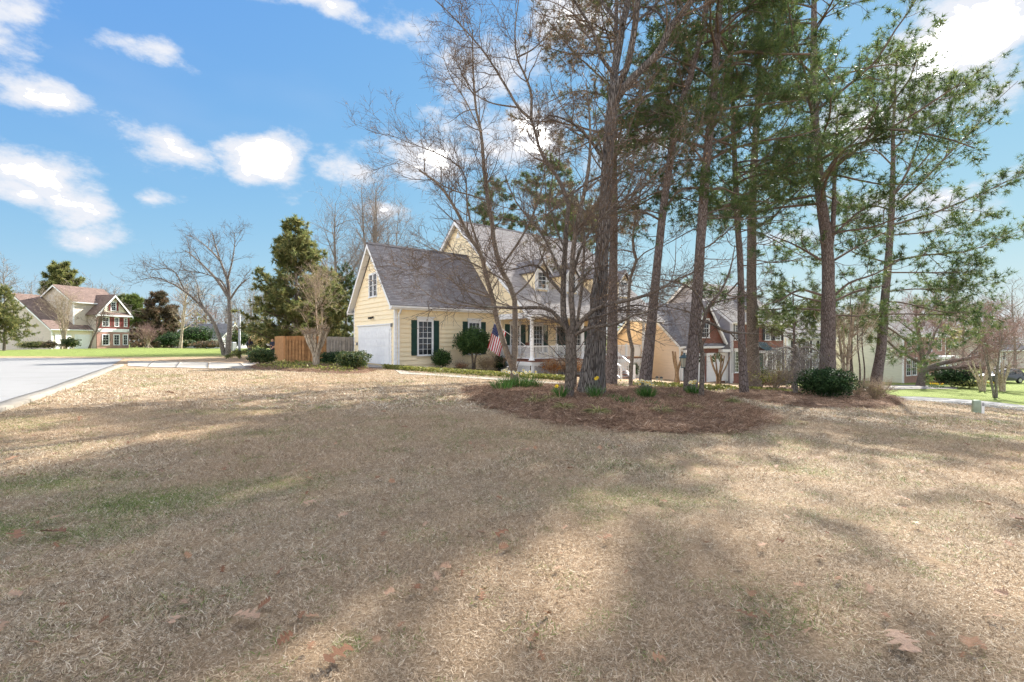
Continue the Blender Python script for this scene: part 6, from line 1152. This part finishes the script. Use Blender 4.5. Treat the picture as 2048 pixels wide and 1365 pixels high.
def flowers():
    z = .14
    daffodils('wide clump of pale daffodils at the foot of the forked tree', g0(1032, 781, z), 260, 12, .5, 301)
    daffodils('thin daffodil leaves left of the wide pale clump', g0(1004, 786, z), 80, 3, .3, 309); daffodils('thin daffodil leaves right of the wide pale clump', g0(1065, 782, z), 90, 2, .3, 310)
    daffodils('dense white daffodil clump in front of the leaning pine', g0(1292, 805, z), 190, 16, .18, 302, hgt=(.26, .38)); daffodils('white daffodil clump in front of the lantern pine', g0(1386, 797, z), 140, 10, .16, 303, hgt=(.26, .36))
    daffodils('two yellow daffodils at the base of the oak', g0(1190, 806, z), 60, 2, .14, 304, 'petal_yellow'); daffodils('small yellow daffodil left of the low branched tree', g0(1112, 797, z), 26, 2, .12, 305, 'petal_yellow', (.12, .2)); daffodils('green daffodil shoots beside the low branched tree trunk', g0(1122, 806, z), 60, 0, .1, 306)
    daffodils('short green shoots in the middle of the mulch bed', g0(1247, 816, z), 50, 0, .22, 307, hgt=(.14, .24)); daffodils('short green shoots below the oak', g0(1222, 806, z), 30, 0, .14, 308, hgt=(.1, .18)); daffodils('short green shoots below the white daffodil clump', g0(1300, 820, z), 40, 0, .2, 311, hgt=(.08, .14))
    for i, (p_, py_, w, lab) in enumerate([(1070, 813, .3, 'leftmost straw coloured liriope tuft in the mulch bed'), (1128, 826, .26, 'liriope tuft below the low branched tree'), (1196, 836, .3, 'liriope tuft at the front edge below the oak'), (1322, 834, .26, 'liriope tuft right of the short green shoots'), (1386, 827, .26, 'liriope tuft below the right daffodils'), (1243, 779, .3, 'green liriope tuft between the oak and the leaning pine'), (1100, 806, .24, 'small liriope tuft left of the low branched tree'), (1352, 803, .18, 'tiny liriope tuft between the two white daffodil clumps'), (1465, 812, .22, 'liriope tuft near the right tip of the mulch bed')]):
        b = g0(p_, py_, .13); root = thing('liriope_tuft', lab, 'plant', b); blades(root, 'leaves', b, 150, (.2, .38), .016, 'liriope', rg(320+i), w*.35, 1.0, .7)
    for i, (p_, py_, lab) in enumerate([(1872, 776, 'yellow daffodils left of the low spreading tree roots'), (1960, 773, 'yellow daffodils at right under the crape myrtles, left patch'), (1985, 774, 'yellow daffodils at right under the crape myrtles, right patch')]): daffodils(lab, g0(p_, py_), 120, 30, .55, 340+i, 'petal_yellow', (.25, .4))
flowers()

# ------------------------------------------------------------------ fence, lamps, flag, small things
def fence(label, a, b, mat, h_=1.85, both=True):
    a, b = Vector(a), Vector(b); d = (b-a).normalized(); L = (b-a).length; rz = math.atan2(d.y, d.x); f = thing('wooden_fence', label, 'fence', a, rz); zf = lambda x: Hs(a.x+d.x*x, a.y+d.y*x)-a.z
    n = int(L/2.4)+1
    for i in range(n+1): x = min(L, i*L/n); q = MB(); q.box(x-.05, x+.05, -.05, .05, zf(x)-.2, zf(x)+h_-.04); q.build('post', mat, f)
    for z in (.3, 1.0, 1.55): q = MB(); q.hexa([(0, -.02, zf(0)+z), (L, -.02, zf(L)+z), (L, .02, zf(L)+z), (0, .02, zf(0)+z), (0, -.02, zf(0)+z+.09), (L, -.02, zf(L)+z+.09), (L, .02, zf(L)+z+.09), (0, .02, zf(0)+z+.09)]); q.build('rail', mat, f)
    k = 0; x = .0; r = random.Random(4)
    while x < L-.1:
        y = -.04 if k % 2 == 0 else .04; t = r.uniform(-.012, .012); q = MB(); q.box(x+.005, x+.142, y-.01, y+.01, zf(x)+.05, zf(x)+h_+t); q.build('picket', mat, f); x += .1; k += 1
FA = at(571, 31.2); FB = at(551, 36.5); FC = hw(.6, 7.1, 0); FM = FA.lerp(FC, .5)
fence('new orange-tan shadowbox fence panel behind the pruned crape myrtle', FA, FM, 'fence_new'); fence('short tan fence return beside the person with papers', FB, FA+Vector((-.12, .1, 0)), 'fence_new'); fence('weathered grey fence panel beside the garage', FM+Vector((.1, .08, 0)), FC, 'fence_old')
q = MB()
def lamp_post(label, b, h_, mat, w=.17, finial=True):
    b = Vector(b); o = thing('lamp_post', label, 'lamp', b); q = MB(); q.lathe([(.05, -.1), (.05, .1), (.03, .16), (.026, h_), (.05, h_+.02)], n=10); q.build('post', 'black_metal', o)
    q = MB(); q.lathe([(w*.7, h_+.02), (w*.72, h_+.05), (w*.3, h_+.06)], n=4 if not finial else 6); q.build('lamp_base', mat, o); n = 6; z0, z1 = h_+.05, h_+.05+w*1.6
    g = MB(); g.lathe([(w*.52, z0), (w*.72, z1)], n=n); g.build('lamp_glass', 'lamp_glass', o)
    for i in range(n): a = 2*math.pi*i/n; q = MB(); q.bar((math.cos(a)*w*.56, math.sin(a)*w*.56, z0), (math.cos(a)*w*.76, math.sin(a)*w*.76, z1), .014); q.build('lamp_bar', mat, o)
    q = MB(); q.lathe([(w*1.0, z1), (w*.98, z1+.025), (w*.45, z1+w*.55), (w*.2, z1+w*.7), (w*.2, z1+w*.85), (w*.05, z1+w*1.0)], n=n if finial else 4); q.build('lamp_roof', mat, o)
lamp_post('black carriage lamp on a thin post left of the oak', hw(10.9, -5.9, Hs(*hp(10.9, -5.9))), 1.85, 'black_metal', .2)
bL_ = at(1369, 18.0); lamp_post('square glass lantern with copper roof on a post by the pine', bL_, P(0, 734, 18.0).z-bL_.z-.05, 'copper', .21, False)
for i, (p_, Y, lab) in enumerate([(1014, 24.5, 'small path light at the edge of the garden walk'), (1314, 24, 'left of two small path lights before the beige siding'), (1322.5, 23.6, 'right of two small path lights before the beige siding')]):
    b = at(p_, Y); o = thing('path_light', lab, 'lamp', b); m = MB(); m.cyl((0, 0, -.05), (0, 0, .3), .015, n=6); m.build('stake', 'black_metal', o); m = MB(); m.lathe([(.05, .3), (.05, .42)], n=8); m.build('lens', 'lamp_glass', o); m = MB(); m.lathe([(.1, .42), (.09, .45), (.02, .5)], n=10); m.build('cap', 'black_metal', o)
b = at(479, 43); o = thing('light_pole', 'tall plain grey light pole behind the driveway, left of the people', 'pole', b); m = MB(); m.lathe([(.14, -.1), (.14, .25), (.11, .3), (.07, 4.4)], n=10); m.build('pole', 'grey_metal', o, True); m = MB(); m.box(-.12, .12, -.12, .12, -.1, .1); m.build('base_plate', 'grey_metal', o)
m = MB(); m.lathe([(.075, 4.4), (.075, 4.44), (.02, 4.48)], n=10); m.build('cap', 'grey_metal', o)
def flag():
    base = hw(7.4+.02-.2, -3.9, 1.05); tip = P(986, 645, base.y-.75); o = thing('flag', 'American flag hanging from a slanted white pole at the porch corner', 'flag', base); d = tip-base; m = MB(); m.cyl((0, 0, 0), d, .016, n=8); m.build('flagpole', 'white', o); m = MB(); m.lathe([(.005, 0), (.03, .03), (.005, .06)], c=d, n=8); m.build('finial', 'copper', o)
    hoist = .95; fly = 1.6; n = 26; a0 = d*.97; a1 = d*(.97-hoist/d.length)
    def pt(u, v):                           # u along the hoist (0 top stripe), v down the fly
        p = a0.lerp(a1, u); drop = v*fly; w = .07*math.sin(u*9+v*3)*min(1, v*2.5)+.05*math.sin(u*17+1)*v; side = Vector((d.x, d.y, 0)).normalized()
        return p+Vector((-drop*.26, drop*.05, -drop*.95))+Vector((-side.y, side.x, 0))*w*.8
    for k in range(13):
        q = MB()
        for s in range(2):
            for j in range(n):
                u0, u1 = (k+s/2)/13, (k+(s+1)/2)/13; v0, v1 = j/n, (j+1)/n
                if k < 7 and v1 <= .4: continue
                q.add([pt(u0, v0), pt(u1, v0), pt(u1, v1), pt(u0, v1)], [(0, 1, 2, 3)])
        q.build('stripe', 'flag_red' if k % 2 == 0 else 'flag_white', o, True)
    q = MB(); c = 14
    for i in range(c):
        for j in range(c): f = lambda a, b: pt(a/c*7/13, b/c*.4); q.add([f(i, j), f(i+1, j), f(i+1, j+1), f(i, j+1)], [(0, 1, 2, 3)])
    ca = q.build('canton', 'flag_blue', o, True); off = Vector((0, -.006, 0))
    for r_ in range(9):
        for c_ in range(6 if r_ % 2 == 0 else 5):
            u, v = (r_+1)/10*7/13, ((c_*2+(1 if r_ % 2 == 0 else 2)))/12*.4; q = MB()
            pts = [pt(u+math.cos(t*math.pi/5)*(.017 if t % 2 == 0 else .0068)*-1, v+math.sin(t*math.pi/5)*(.0105 if t % 2 == 0 else .0042))+off for t in range(10)]; q.add([pt(u, v)+off]+pts, [(0, 1+t, 1+(t+1) % 10) for t in range(10)]); q.build('star', 'flag_white', ca)
flag()
def chime():
    o = thing('wind_chime', 'pale wind chime hanging from the porch beam near the corner column', 'wind chime', hw(8.7, -3.8, 2.95)); m = MB(); m.cyl((0, 0, 0), (0, 0, -.35), .006, n=5); m.build('cord', 'black_metal', o); m = MB(); m.lathe([(.08, -.37), (.08, -.35)], n=12); m.build('ring', 'fence_new', o)
    for i in range(5): a = i*1.257; m = MB(); m.cyl((math.cos(a)*.07, math.sin(a)*.07, -.38), (math.cos(a)*.07, math.sin(a)*.07, -.8-.06*i), .014, n=7); m.build('tube', 'lamp_glass', o)
chime()
o = thing('porch_chair', 'dark red chair on the porch between the left windows', 'chair', hw(9.6, -1.3, .25), TH); m = MB(); m.box(-.28, .28, -.28, .28, .38, .44); m.build('seat', 'deck', o); m = MB(); m.box(-.28, .28, .22, .28, .44, 1.15); m.build('backrest', 'deck', o)
for sx in (-.25, .25):
    for sy in (-.25, .25): m = MB(); m.box(sx-.025, sx+.025, sy-.025, sy+.025, 0, .38); m.build('leg', 'deck', o)
# utility pedestal and marker post
b = G(1953, 825); o = thing('utility_pedestal', 'green rounded utility pedestal on the lawn at right', 'utility box', b, R(-20)); m = MB(); m.box(-.19, .19, -.14, .14, -.1, .1); m.build('base', 'pedestal', o, bevel=.01)
sc_ = (25/FPX*b.y)/.72; m = MB(); m.hexa([(-.2, -.15, .08), (.2, -.15, .08), (.2, .15, .08), (-.2, .15, .08), (-.175, -.125, .72), (.175, -.125, .72), (.175, .125, .72), (-.175, .125, .72)]); m.build('cover', 'pedestal', o, True, .06); o.scale = (sc_,)*3
b2 = G(1966, 827); o2 = thing('marker_post', 'white flat marker post beside the green utility pedestal', 'post', b2, R(-20)); m = MB(); m.box(-.06, .06, -.02, .02, -.1, .66); m.build('post', 'white', o2, bevel=.008); m = MB(); m.box(-.05, .05, -.026, -.021, .42, .6); m.build('label_plate', 'grey_metal', o2); o2.scale = (sc_,)*3
def car():
    b = G(1992, 763); b = at(2000, b.y*.97); o = thing('parked_car', 'dark grey estate car parked at far right behind the crape myrtles', 'car', b, R(8)); o.rotation_euler = (0, 0, R(6)); hl = 2.45
    prof = [(-2.45, .45), (-2.4, .8), (-1.5, 1.0), (-.75, 1.5), (.2, 1.62), (1.7, 1.58), (2.25, 1.05), (2.4, .9), (2.4, .4), (2.2, .28), (-2.2, .28)]; m = MB(); V = []
    for y, k in ((-.9, .0), (-.82, 1), (.82, 1), (.9, 0)):
        V.append([(x*(1 if k == 0 else .985), y if z < 1.05 else y*(.84 if k == 0 else .8), z+(.0 if k == 0 else .03)) for x, z in prof])
    n = len(prof); v = sum(V, []); f = [(i*n+j, i*n+(j+1) % n, (i+1)*n+(j+1) % n, (i+1)*n+j) for i in range(3) for j in range(n)]+[tuple(range(n))[::-1], tuple(range(3*n, 4*n))]; m.add(v, f); m.build('body', 'car_paint', o, False, .03)
    for s in (-1, 1):
        for q in ([(-1.3, 1.04), (-.68, 1.45), (-.2, 1.5), (-.2, 1.04)], [(-.12, 1.04), (-.12, 1.5), (.85, 1.53), (.85, 1.04)], [(.93, 1.04), (.93, 1.53), (1.62, 1.5), (2.0, 1.1)]):
            m = MB(); m.prism([(x, s*(.905 if z < 1.06 else .775+.005), z) for x, z in q], (0, s*.012, 0)); m.build('side_window', 'glass', o)
        for x in (-1.5, 1.45):
            m = MB(); m.cyl((x, s*.93, .33), (x, s*.7, .33), .33, n=20); w = m.build('wheel', 'tyre', o); m = MB(); m.cyl((x, s*.945, .33), (x, s*.9, .33), .22, n=14); m.build('rim', 'rim', w)
        m = MB(); m.box(2.3, 2.43, s*.85-.1, s*.85+.1, .85, 1.05); m.build('taillight', 'tail_red', o); m = MB(); m.box(-2.46, -2.3, s*.72-.14, s*.72+.14, .7, .82); m.build('headlight', 'lamp_glass', o)
        m = MB(); m.box(-.25, .0, s*.91-.01, s*.91+.02, .92, .96); m.build('door_handle', 'rim', o)
    m = MB(); m.prism([(1.76, -.62, 1.54), (2.22, -.74, 1.1), (2.22, .74, 1.1), (1.76, .62, 1.54)], (.04, 0, .02)); m.build('rear_window', 'glass', o)
car()
# things about the far driveway
for i, (p_, Y, lab) in enumerate([(464, 55, 'grey wheelie bin beside the two-stemmed tree')]):
    b = at(p_, Y); o = thing('wheelie_bin', lab, 'bin', b); m = MB(); m.hexa([(-.25, -.3, 0.05), (.25, -.3, .05), (.25, .3, .05), (-.25, .3, .05), (-.32, -.36, 1.0), (.32, -.36, 1.0), (.32, .36, 1.0), (-.32, .36, 1.0)]); m.build('body', 'grey_metal', o); m = MB(); m.hexa([(-.34, -.4, 1.0), (.34, -.4, 1.0), (.34, .38, 1.0), (-.34, .38, 1.0), (-.3, -.3, 1.1), (.3, -.3, 1.1), (.3, .3, 1.12), (-.3, .3, 1.12)]); m.build('lid', 'grey_metal', o)

# ------------------------------------------------------------------ people
def skin(name, vs_, es, rad, mat, parent, sub=2):
    me = bpy.data.meshes.new(name); me.from_pydata(vs_, es, []); me.materials.append(M[mat]); o = link(name, me, parent); mod = o.modifiers.new('skin', 'SKIN'); mod.use_smooth_shade = True
    for i, r in enumerate(rad): d = me.skin_vertices[0].data[i]; d.radius = (r, r) if not isinstance(r, tuple) else r; d.use_root = (i == 0)
    s = o.modifiers.new('sub', 'SUBSURF'); s.levels = sub; s.render_levels = sub; return o
def person(label, b, rz, back, arms, jacket, trousers, paper=False):
    o = thing('person', label, 'person', b, rz)
    # pelvis, spine, neck, head, legs
    v = [(0, 0, .92), (0, 0, 1.12), (0, .01, 1.34), (0, .01, 1.44), (0, -.005, 1.5), (0, -.02, 1.6), (0, -.02, 1.67), (.09, 0, .84), (.1, -.01, .47), (.1, .02, .08), (.1, -.12, .03), (-.09, 0, .84), (-.1, -.02, .47), (-.1, .02, .08), (-.1, -.12, .03), (.17, .01, 1.4), (-.17, .01, 1.4)]+arms
    e = [(0, 1), (1, 2), (2, 3), (3, 4), (4, 5), (5, 6), (0, 7), (7, 8), (8, 9), (9, 10), (0, 11), (11, 12), (12, 13), (13, 14), (2, 15), (2, 16), (15, 17), (17, 18), (18, 19), (16, 20), (20, 21), (21, 22)]
    r = [.13, .12, .13, .055, .075, .085, .06, .085, .06, .042, .035, .085, .06, .042, .035, .055, .055, .045, .036, .03, .045, .036, .03]
    skin('body', v, e, r, 'skin', o)
    j = [(0, 0, .86), (0, 0, 1.12), (0, .01, 1.34), (0, .01, 1.43), (.17, .01, 1.4), (-.17, .01, 1.4)]+[arms[0], arms[1], arms[3], arms[4]]
    skin('jacket', j, [(0, 1), (1, 2), (2, 3), (2, 4), (2, 5), (4, 6), (6, 7), (5, 8), (8, 9)], [(.165, .13), (.15, .125), (.155, .13), .075, .075, .075, .062, .05, .062, .05], jacket, o)
    skin('trousers', [(0, 0, .95), (.09, 0, .84), (.1, -.01, .47), (.1, .02, .07), (-.09, 0, .84), (-.1, -.02, .47), (-.1, .02, .07)], [(0, 1), (1, 2), (2, 3), (0, 4), (4, 5), (5, 6)], [.14, .1, .075, .06, .1, .075, .06], trousers, o)
    for s in (-1, 1): skin('shoe', [(s*.1, .04, .05), (s*.1, -.06, .045), (s*.1, -.15, .035)], [(0, 1), (1, 2)], [.05, .045, .035], 'tyre', o, 1)
    if back: skin('hair', [(0, .0, 1.66), (0, .05, 1.58), (0, .085, 1.45), (0, .1, 1.3), (0, .09, 1.18)], [(0, 1), (1, 2), (2, 3), (3, 4)], [.09, .1, .1, .085, .05], 'hair', o)
    else: skin('hair', [(0, -.0, 1.69), (0, .035, 1.63), (0, .05, 1.56)], [(0, 1), (1, 2)], [.085, .09, .07], 'hair', o)
    hd = MB(); hd.add([(0, -.125, 1.575), (.016, -.1, 1.565), (-.016, -.1, 1.565), (0, -.1, 1.61)], [(0, 1, 3), (0, 3, 2), (0, 2, 1)]); hd.build('nose', 'skin', o)
    for s in (-1, 1): m = MB(); m.lathe([(.004, -.012), (.012, 0), (.004, .012)], (s*.032, -.098, 1.61), 6); m.build('eye', 'black_metal', o)
    for si, hb in ((1, 2), (-1, 5)):                    # fingers and thumbs
        h_ = Vector(arms[hb]); p = Vector(arms[hb-1]); d = (h_-p).normalized(); sd = Vector((1, 0, 0)); 
        for k in range(4): a = h_+sd*(k-1.5)*.018; l = (.06, .07, .066, .05)[k]; m = MB(); m.cyl(a, a+d*l*.55, .008, .008, 6); m.cyl(a+d*l*.55, a+d*l*.9+Vector((0, 0, -.02)), .008, .006, 6); m.build('finger', 'skin', o)
        a = h_+sd*si*-.03-d*.01; m = MB(); m.cyl(a, a+d*.03+sd*si*-.02, .009, .007, 6); m.build('thumb', 'skin', o)
    return o
pa = g0(500, 716); person('person with long brown hair in dark jacket and jeans seen from behind near the driveway', pa, R(185), True, [(.24, .0, 1.16), (.25, -.06, .95), (.25, -.1, .87), (-.24, .0, 1.16), (-.25, -.06, .95), (-.25, -.1, .87)], 'jacket', 'denim')
pb = at(545, 37.5); pb_o = person('person in dark clothes holding white papers beside the fence return', pb, R(-20), False, [(.25, -.02, 1.17), (.16, -.26, 1.14), (.1, -.32, 1.14), (-.25, -.02, 1.17), (-.16, -.26, 1.14), (-.1, -.32, 1.14)], 'jacket', 'jacket')
m = MB(); m.hexa([(-.15, -.4, 1.12), (.15, -.4, 1.12), (.15, -.3, 1.13), (-.15, -.3, 1.13), (-.15, -.52, 1.3), (.15, -.52, 1.3), (.15, -.515, 1.303), (-.15, -.515, 1.303)]); m.v = [tuple(Vector(p)) for p in [(-.14, -.36, 1.12), (.14, -.36, 1.12), (.14, -.357, 1.118), (-.14, -.357, 1.118), (-.14, -.5, 1.28), (.14, -.5, 1.28), (.14, -.497, 1.278), (-.14, -.497, 1.278)]]; pp = m.build('papers', 'paper'); pp.location = pb; pp.rotation_euler = (0, 0, R(-20)); prop(pp, 'white sheets of paper held by the person at the fence', 'papers')

# ------------------------------------------------------------------ fallen leaves
def oak_leaf(seed, lobes=4):
    r = random.Random(seed); L = 1.0; side = []
    for i in range(lobes):
        t = .14+.74*i/(lobes-1)*.93; w = (.2+.2*math.sin(math.pi*(t*.9+.08)))*r.uniform(.8, 1.2); side += [(t-.04, .11), (t+.05, w), (t+.11, w*.85), (t+.12, .13)]
    side = [(x, y) for x, y in side if x < .95]; rows = [(0, .012), (.08, .012)]+side+[(1.0, .0)]; V = []; F_ = []; curl = r.uniform(-.15, .3); tw = r.uniform(-.4, .4); bend = r.uniform(.05, .22)
    def z(x, y): return bend*math.sin(math.pi*x)*.7+curl*abs(y)*1.4+tw*y*(x-.4)+.03*math.sin(9*x+4*y)
    for x, y in rows: V += [(x-.5, y, z(x, y)), (x-.5, 0, z(x, 0)-.01), (x-.5, -y*r.uniform(.8, 1.1), z(x, -y))]
    n = len(rows)
    for i in range(n-1): F_ += [(i*3, i*3+1, i*3+4, i*3+3), (i*3+1, i*3+2, i*3+5, i*3+4)]
    me = bpy.data.meshes.new('leaf'); me.from_pydata(V, [], F_); me.materials.append(M['dead_leaf']); me.polygons.foreach_set('use_smooth', [True]*len(me.polygons)); return me
LEAF = [oak_leaf(i, 3+i % 3) for i in range(8)]
def leaves():
    big = [(675, 1330, .15, 'crumpled tan oak leaf at the bottom edge, left of centre'), (495, 1253, .15, 'flat pinkish oak leaf above the bottom left'), (108, 1078, .17, 'large curled oak leaf on the green patch at left'), (35, 1082, .17, 'long broken brown leaf at the left edge beside the curled one'), (1800, 1302, .2, 'long split tan leaf at the bottom right'), (1940, 1307, .1, 'small orange-brown leaf right of the split tan leaf'), (1005, 1078, .12, 'pale upright leaf in the middle of the lawn'), (768, 1080, .1, 'small rust leaf left of the pale upright leaf'), (620, 1015, .13, 'dark broken leaf on the left half of the lawn'), (686, 1043, .1, 'small rust leaf right of the dark broken leaf'), (28, 925, .17, 'tan leaf at the left edge on the upper lawn'), (110, 915, .13, 'tan leaf right of the one at the left edge'), (1808, 1008, .12, 'brown leaf on the sunlit patch at right'), (2040, 1052, .14, 'rust leaf at the right edge of the sunlit patch'), (1835, 1058, .1, 'dark red leaf below the sunlit patch at right'), (1493, 1248, .12, 'orange leaf near the bottom right of centre'), (100, 1050, .16, 'dark curled leaf just above the large curled oak leaf'), (1215, 1088, .09, 'small brown leaf right of the pale upright leaf'), (1050, 908, .14, 'dark leaf below the front edge of the mulch bed'), (1525, 1104, .1, 'pale leaf in the shade right of centre'), (1560, 893, .12, 'leaf just right of the mulch bed tip'), (340, 790, .24, 'rust leaf on the sunny strip near the kerb'), (450, 946, .1, 'pale curled leaf on the left lawn'), (810, 860, .15, 'pale leaf on the shadow edge'), (835, 1190, .1, 'reddish leaf on the lower middle lawn')]
    r = random.Random(9)
    for i, (x, y, s, lab) in enumerate(big):
        b = G(x, y); o = link('fallen_leaf', LEAF[i % 8]); o.location = b+Vector((0, 0, .05)); s *= .95; o.scale = (s,)*3; o.rotation_euler = (r.uniform(-.25, .25), r.uniform(-.2, .2), r.uniform(0, 6.28)); prop(o, lab, 'leaf', 'larger fallen leaves on the lawn')
    for i in range(300):
        y = r.uniform(760, 1330)**1.0 if i % 3 else r.uniform(760, 950); x = r.uniform(-20, 2068); b = G(x, y)
        if b.y > 26 or (x < 260 and y < 835-x*.38): continue
        o = link('fallen_leaf', LEAF[r.randrange(8)]); o.location = b+Vector((0, 0, .035)); s = r.uniform(.03, .085)*(1.4 if b.y > 8 else 1); o.scale = (s,)*3; o.rotation_euler = (r.uniform(-.6, .6), r.uniform(-.6, .6), r.uniform(0, 6.28)); prop(o, 'small curled dead leaf lying on the dormant grass', 'leaf', 'small fallen leaves scattered over the lawn')
leaves()

# ------------------------------------------------------------------ grass and pine straw
def clump(name, n, rad, L, w, flat, seed, mat):
    r = rg(seed); K = 3; a = r.uniform(0, 6.28, n); rr = np.sqrt(r.random(n))*rad; p = np.stack([np.cos(a)*rr, np.sin(a)*rr, np.zeros(n)-.004], -1); d = nrm(np.stack([r.normal(size=n), r.normal(size=n), np.abs(r.normal(size=n))*flat+.12], -1)); s = nrm(np.cross(d, np.array([0, 0, 1.])+r.normal(size=(n, 3))*.5)); ln = r.uniform(L[0], L[1], n); rows = []; r0_ = r.uniform(.6, 1.5, n)
    for k in range(K): ww = (w*(1, .9, .12)[k]/2*r0_)[:, None]; rows.append(np.stack([p-s*ww, p+s*ww], 1)); p = p+d*(ln/(K-1))[:, None]; d = nrm(d+r.normal(size=(n, 3))*.16-np.array([0, 0, .2]))
    V = np.stack(rows, 1).reshape(-1, 3); V[:, 2] = np.maximum(V[:, 2], -.002+.006*np.abs(np.sin(V[:, 0]*90))); i = np.arange(n)[:, None]*K*2+np.arange(K-1)[None]*2; Fc = np.stack([i, i+1, i+3, i+2], -1).reshape(-1, 4)
    o = np_mesh(name, V, Fc, mat, rnd=np.repeat(r.random(n), K*2)); COL.objects.unlink(o); return o
def scatter(name, pts, attrs, protos, label, cat, seed):
    r = rg(seed); n = len(pts); me = bpy.data.meshes.new(name); me.vertices.add(n); me.vertices.foreach_set('co', pts.astype(np.float32).ravel())
    for k, v in attrs.items():
        if k == 'rot': a = me.attributes.new(k, 'FLOAT_VECTOR', 'POINT'); a.data.foreach_set('vector', v.astype(np.float32).ravel())
        else: a = me.attributes.new(k, 'FLOAT', 'POINT'); a.data.foreach_set('value', v.astype(np.float32))
    o = link(name, me); prop(o, label, cat, kind='stuff'); col = bpy.data.collections.new(name+'_clumps')
    for p in protos: col.objects.link(p)
    ng = bpy.data.node_groups.new(name, 'GeometryNodeTree'); ng.interface.new_socket('Geometry', in_out='INPUT', socket_type='NodeSocketGeometry'); ng.interface.new_socket('Geometry', in_out='OUTPUT', socket_type='NodeSocketGeometry'); N = ng.nodes; Lk = ng.links
    gi, go = N.new('NodeGroupInput'), N.new('NodeGroupOutput'); ip = N.new('GeometryNodeInstanceOnPoints'); ci = N.new('GeometryNodeCollectionInfo'); ci.inputs[0].default_value = col; ci.inputs['Separate Children'].default_value = True; ci.inputs['Reset Children'].default_value = True
    m2p = N.new('GeometryNodeMeshToPoints'); Lk.new(gi.outputs[0], m2p.inputs[0]); Lk.new(m2p.outputs[0], ip.inputs['Points']); Lk.new(ci.outputs[0], ip.inputs['Instance']); ip.inputs['Pick Instance'].default_value = True
    def na(nm, t): x = N.new('GeometryNodeInputNamedAttribute'); x.data_type = t; x.inputs[0].default_value = nm; return x.outputs[0]
    Lk.new(na('scl', 'FLOAT'), ip.inputs['Scale']); Lk.new(na('rot', 'FLOAT_VECTOR'), ip.inputs['Rotation']); Lk.new(ip.outputs[0], go.inputs[0])
    md = o.modifiers.new('scatter', 'NODES'); md.node_group = ng; return o
def lawn():
    pr = [clump('grass_clump', 130, .13, (.014, .05), .0031, .5, 400+i, 'blade') for i in range(6)]; pr2 = [clump('grass_tuft', 60, .16, (.03, .07), .007, .5, 410+i, 'blade') for i in range(4)]; r = rg(420)
    def zone(y0, y1, dens, seed):
        a = 1.14*(y1*y1-y0*y0); n = int(a*dens); y = np.sqrt(r.random(n)*(y1*y1-y0*y0)+y0*y0); x = r.uniform(-1.14, 1.14, n)*y; k = np.ones(n, bool)
        for b in BEDS.values(): k &= ~inside(b[1], x, y)
        st = np.array([tuple(p)[:2] for p in K0]); xk = np.interp(y, st[:, 1], st[:, 0]); k &= (x > xk+.02) | (y > 40); k &= y < 24.6+np.maximum(0, x+9)*.4
        return x[k], y[k]
    for nm, (y0, y1, dens), protos, sc, lab in (('lawn_grass', (1.7, 5.2, 165), pr, .85, 'dormant tan grass of the near lawn with green tufts'), ('lawn_grass', (5.2, 10.5, 62), pr, 1.3, 'dormant tan grass of the middle lawn'), ('lawn_grass', (10.5, 27, 16), pr2, 1.5, 'sunlit tan grass of the far lawn up to the driveway')):
        x, y = zone(y0, y1, dens, 0); n = len(x); g = green_at(x, y); g = np.where(r.random(n) < .045, np.maximum(g, .62), g)*r.uniform(.75, 1.25, n); t = np.clip((fbm(x*.35, y*.35, 8)-.48)*2.0, 0, .3); t = np.maximum(t, np.clip(r.normal(size=n)*.15, 0, .5))
        scatter(nm, np.stack([x, y, H(x, y)], -1), {'scl': sc*r.uniform(.7, 1.3, n)*(.8+.5*fbm(x*1.5, y*1.5, 2)), 'rot': np.stack([np.zeros(n), np.zeros(n), r.uniform(0, 6.28, n)], -1), 'green': g, 'tone': t}, protos, lab, 'grass', 1)
    ps = [clump('straw_clump', 70, .16, (.1, .2), .0045, .16, 430+i, 'straw') for i in range(5)]
    pts = []
    for nm, dens in (('mulch_bed', 70), ('pine_straw_bed', 18), ('driveway_bed', 12)):
        c, rs, h_, sd = BEDS[nm]; lo, hi = rs.min(0), rs.max(0); n = int((hi[0]-lo[0])*(hi[1]-lo[1])*dens); x = r.uniform(lo[0], hi[0], n); y = r.uniform(lo[1], hi[1], n); k = inside(rs, x, y) | (inside(c+(rs-c)*1.07, x, y) & (r.random(n) < .35)); x, y = x[k], y[k]
        ang = np.arctan2(y-c[1], x-c[0]); an = np.arctan2(rs[:, 1]-c[1], rs[:, 0]-c[0]); o = np.argsort(an); rm = np.interp(ang, an[o], np.linalg.norm(rs-c, axis=1)[o], period=2*np.pi); rr = np.clip(np.hypot(x-c[0], y-c[1])/rm, 0, 1); z = H(x, y)+h_*(1-rr**5)*(.8+.4*fbm(x*1.3, y*1.3, sd))+.02; pts.append(np.stack([x, y, z], -1))
    pts = np.concatenate(pts); n = len(pts); scatter('pine_straw', pts, {'scl': r.uniform(.7, 1.3, n), 'rot': np.stack([r.normal(size=n)*.1, r.normal(size=n)*.1, r.uniform(0, 6.28, n)], -1)}, ps, 'loose reddish pine straw covering the mulch beds', 'mulch', 2)
lawn()
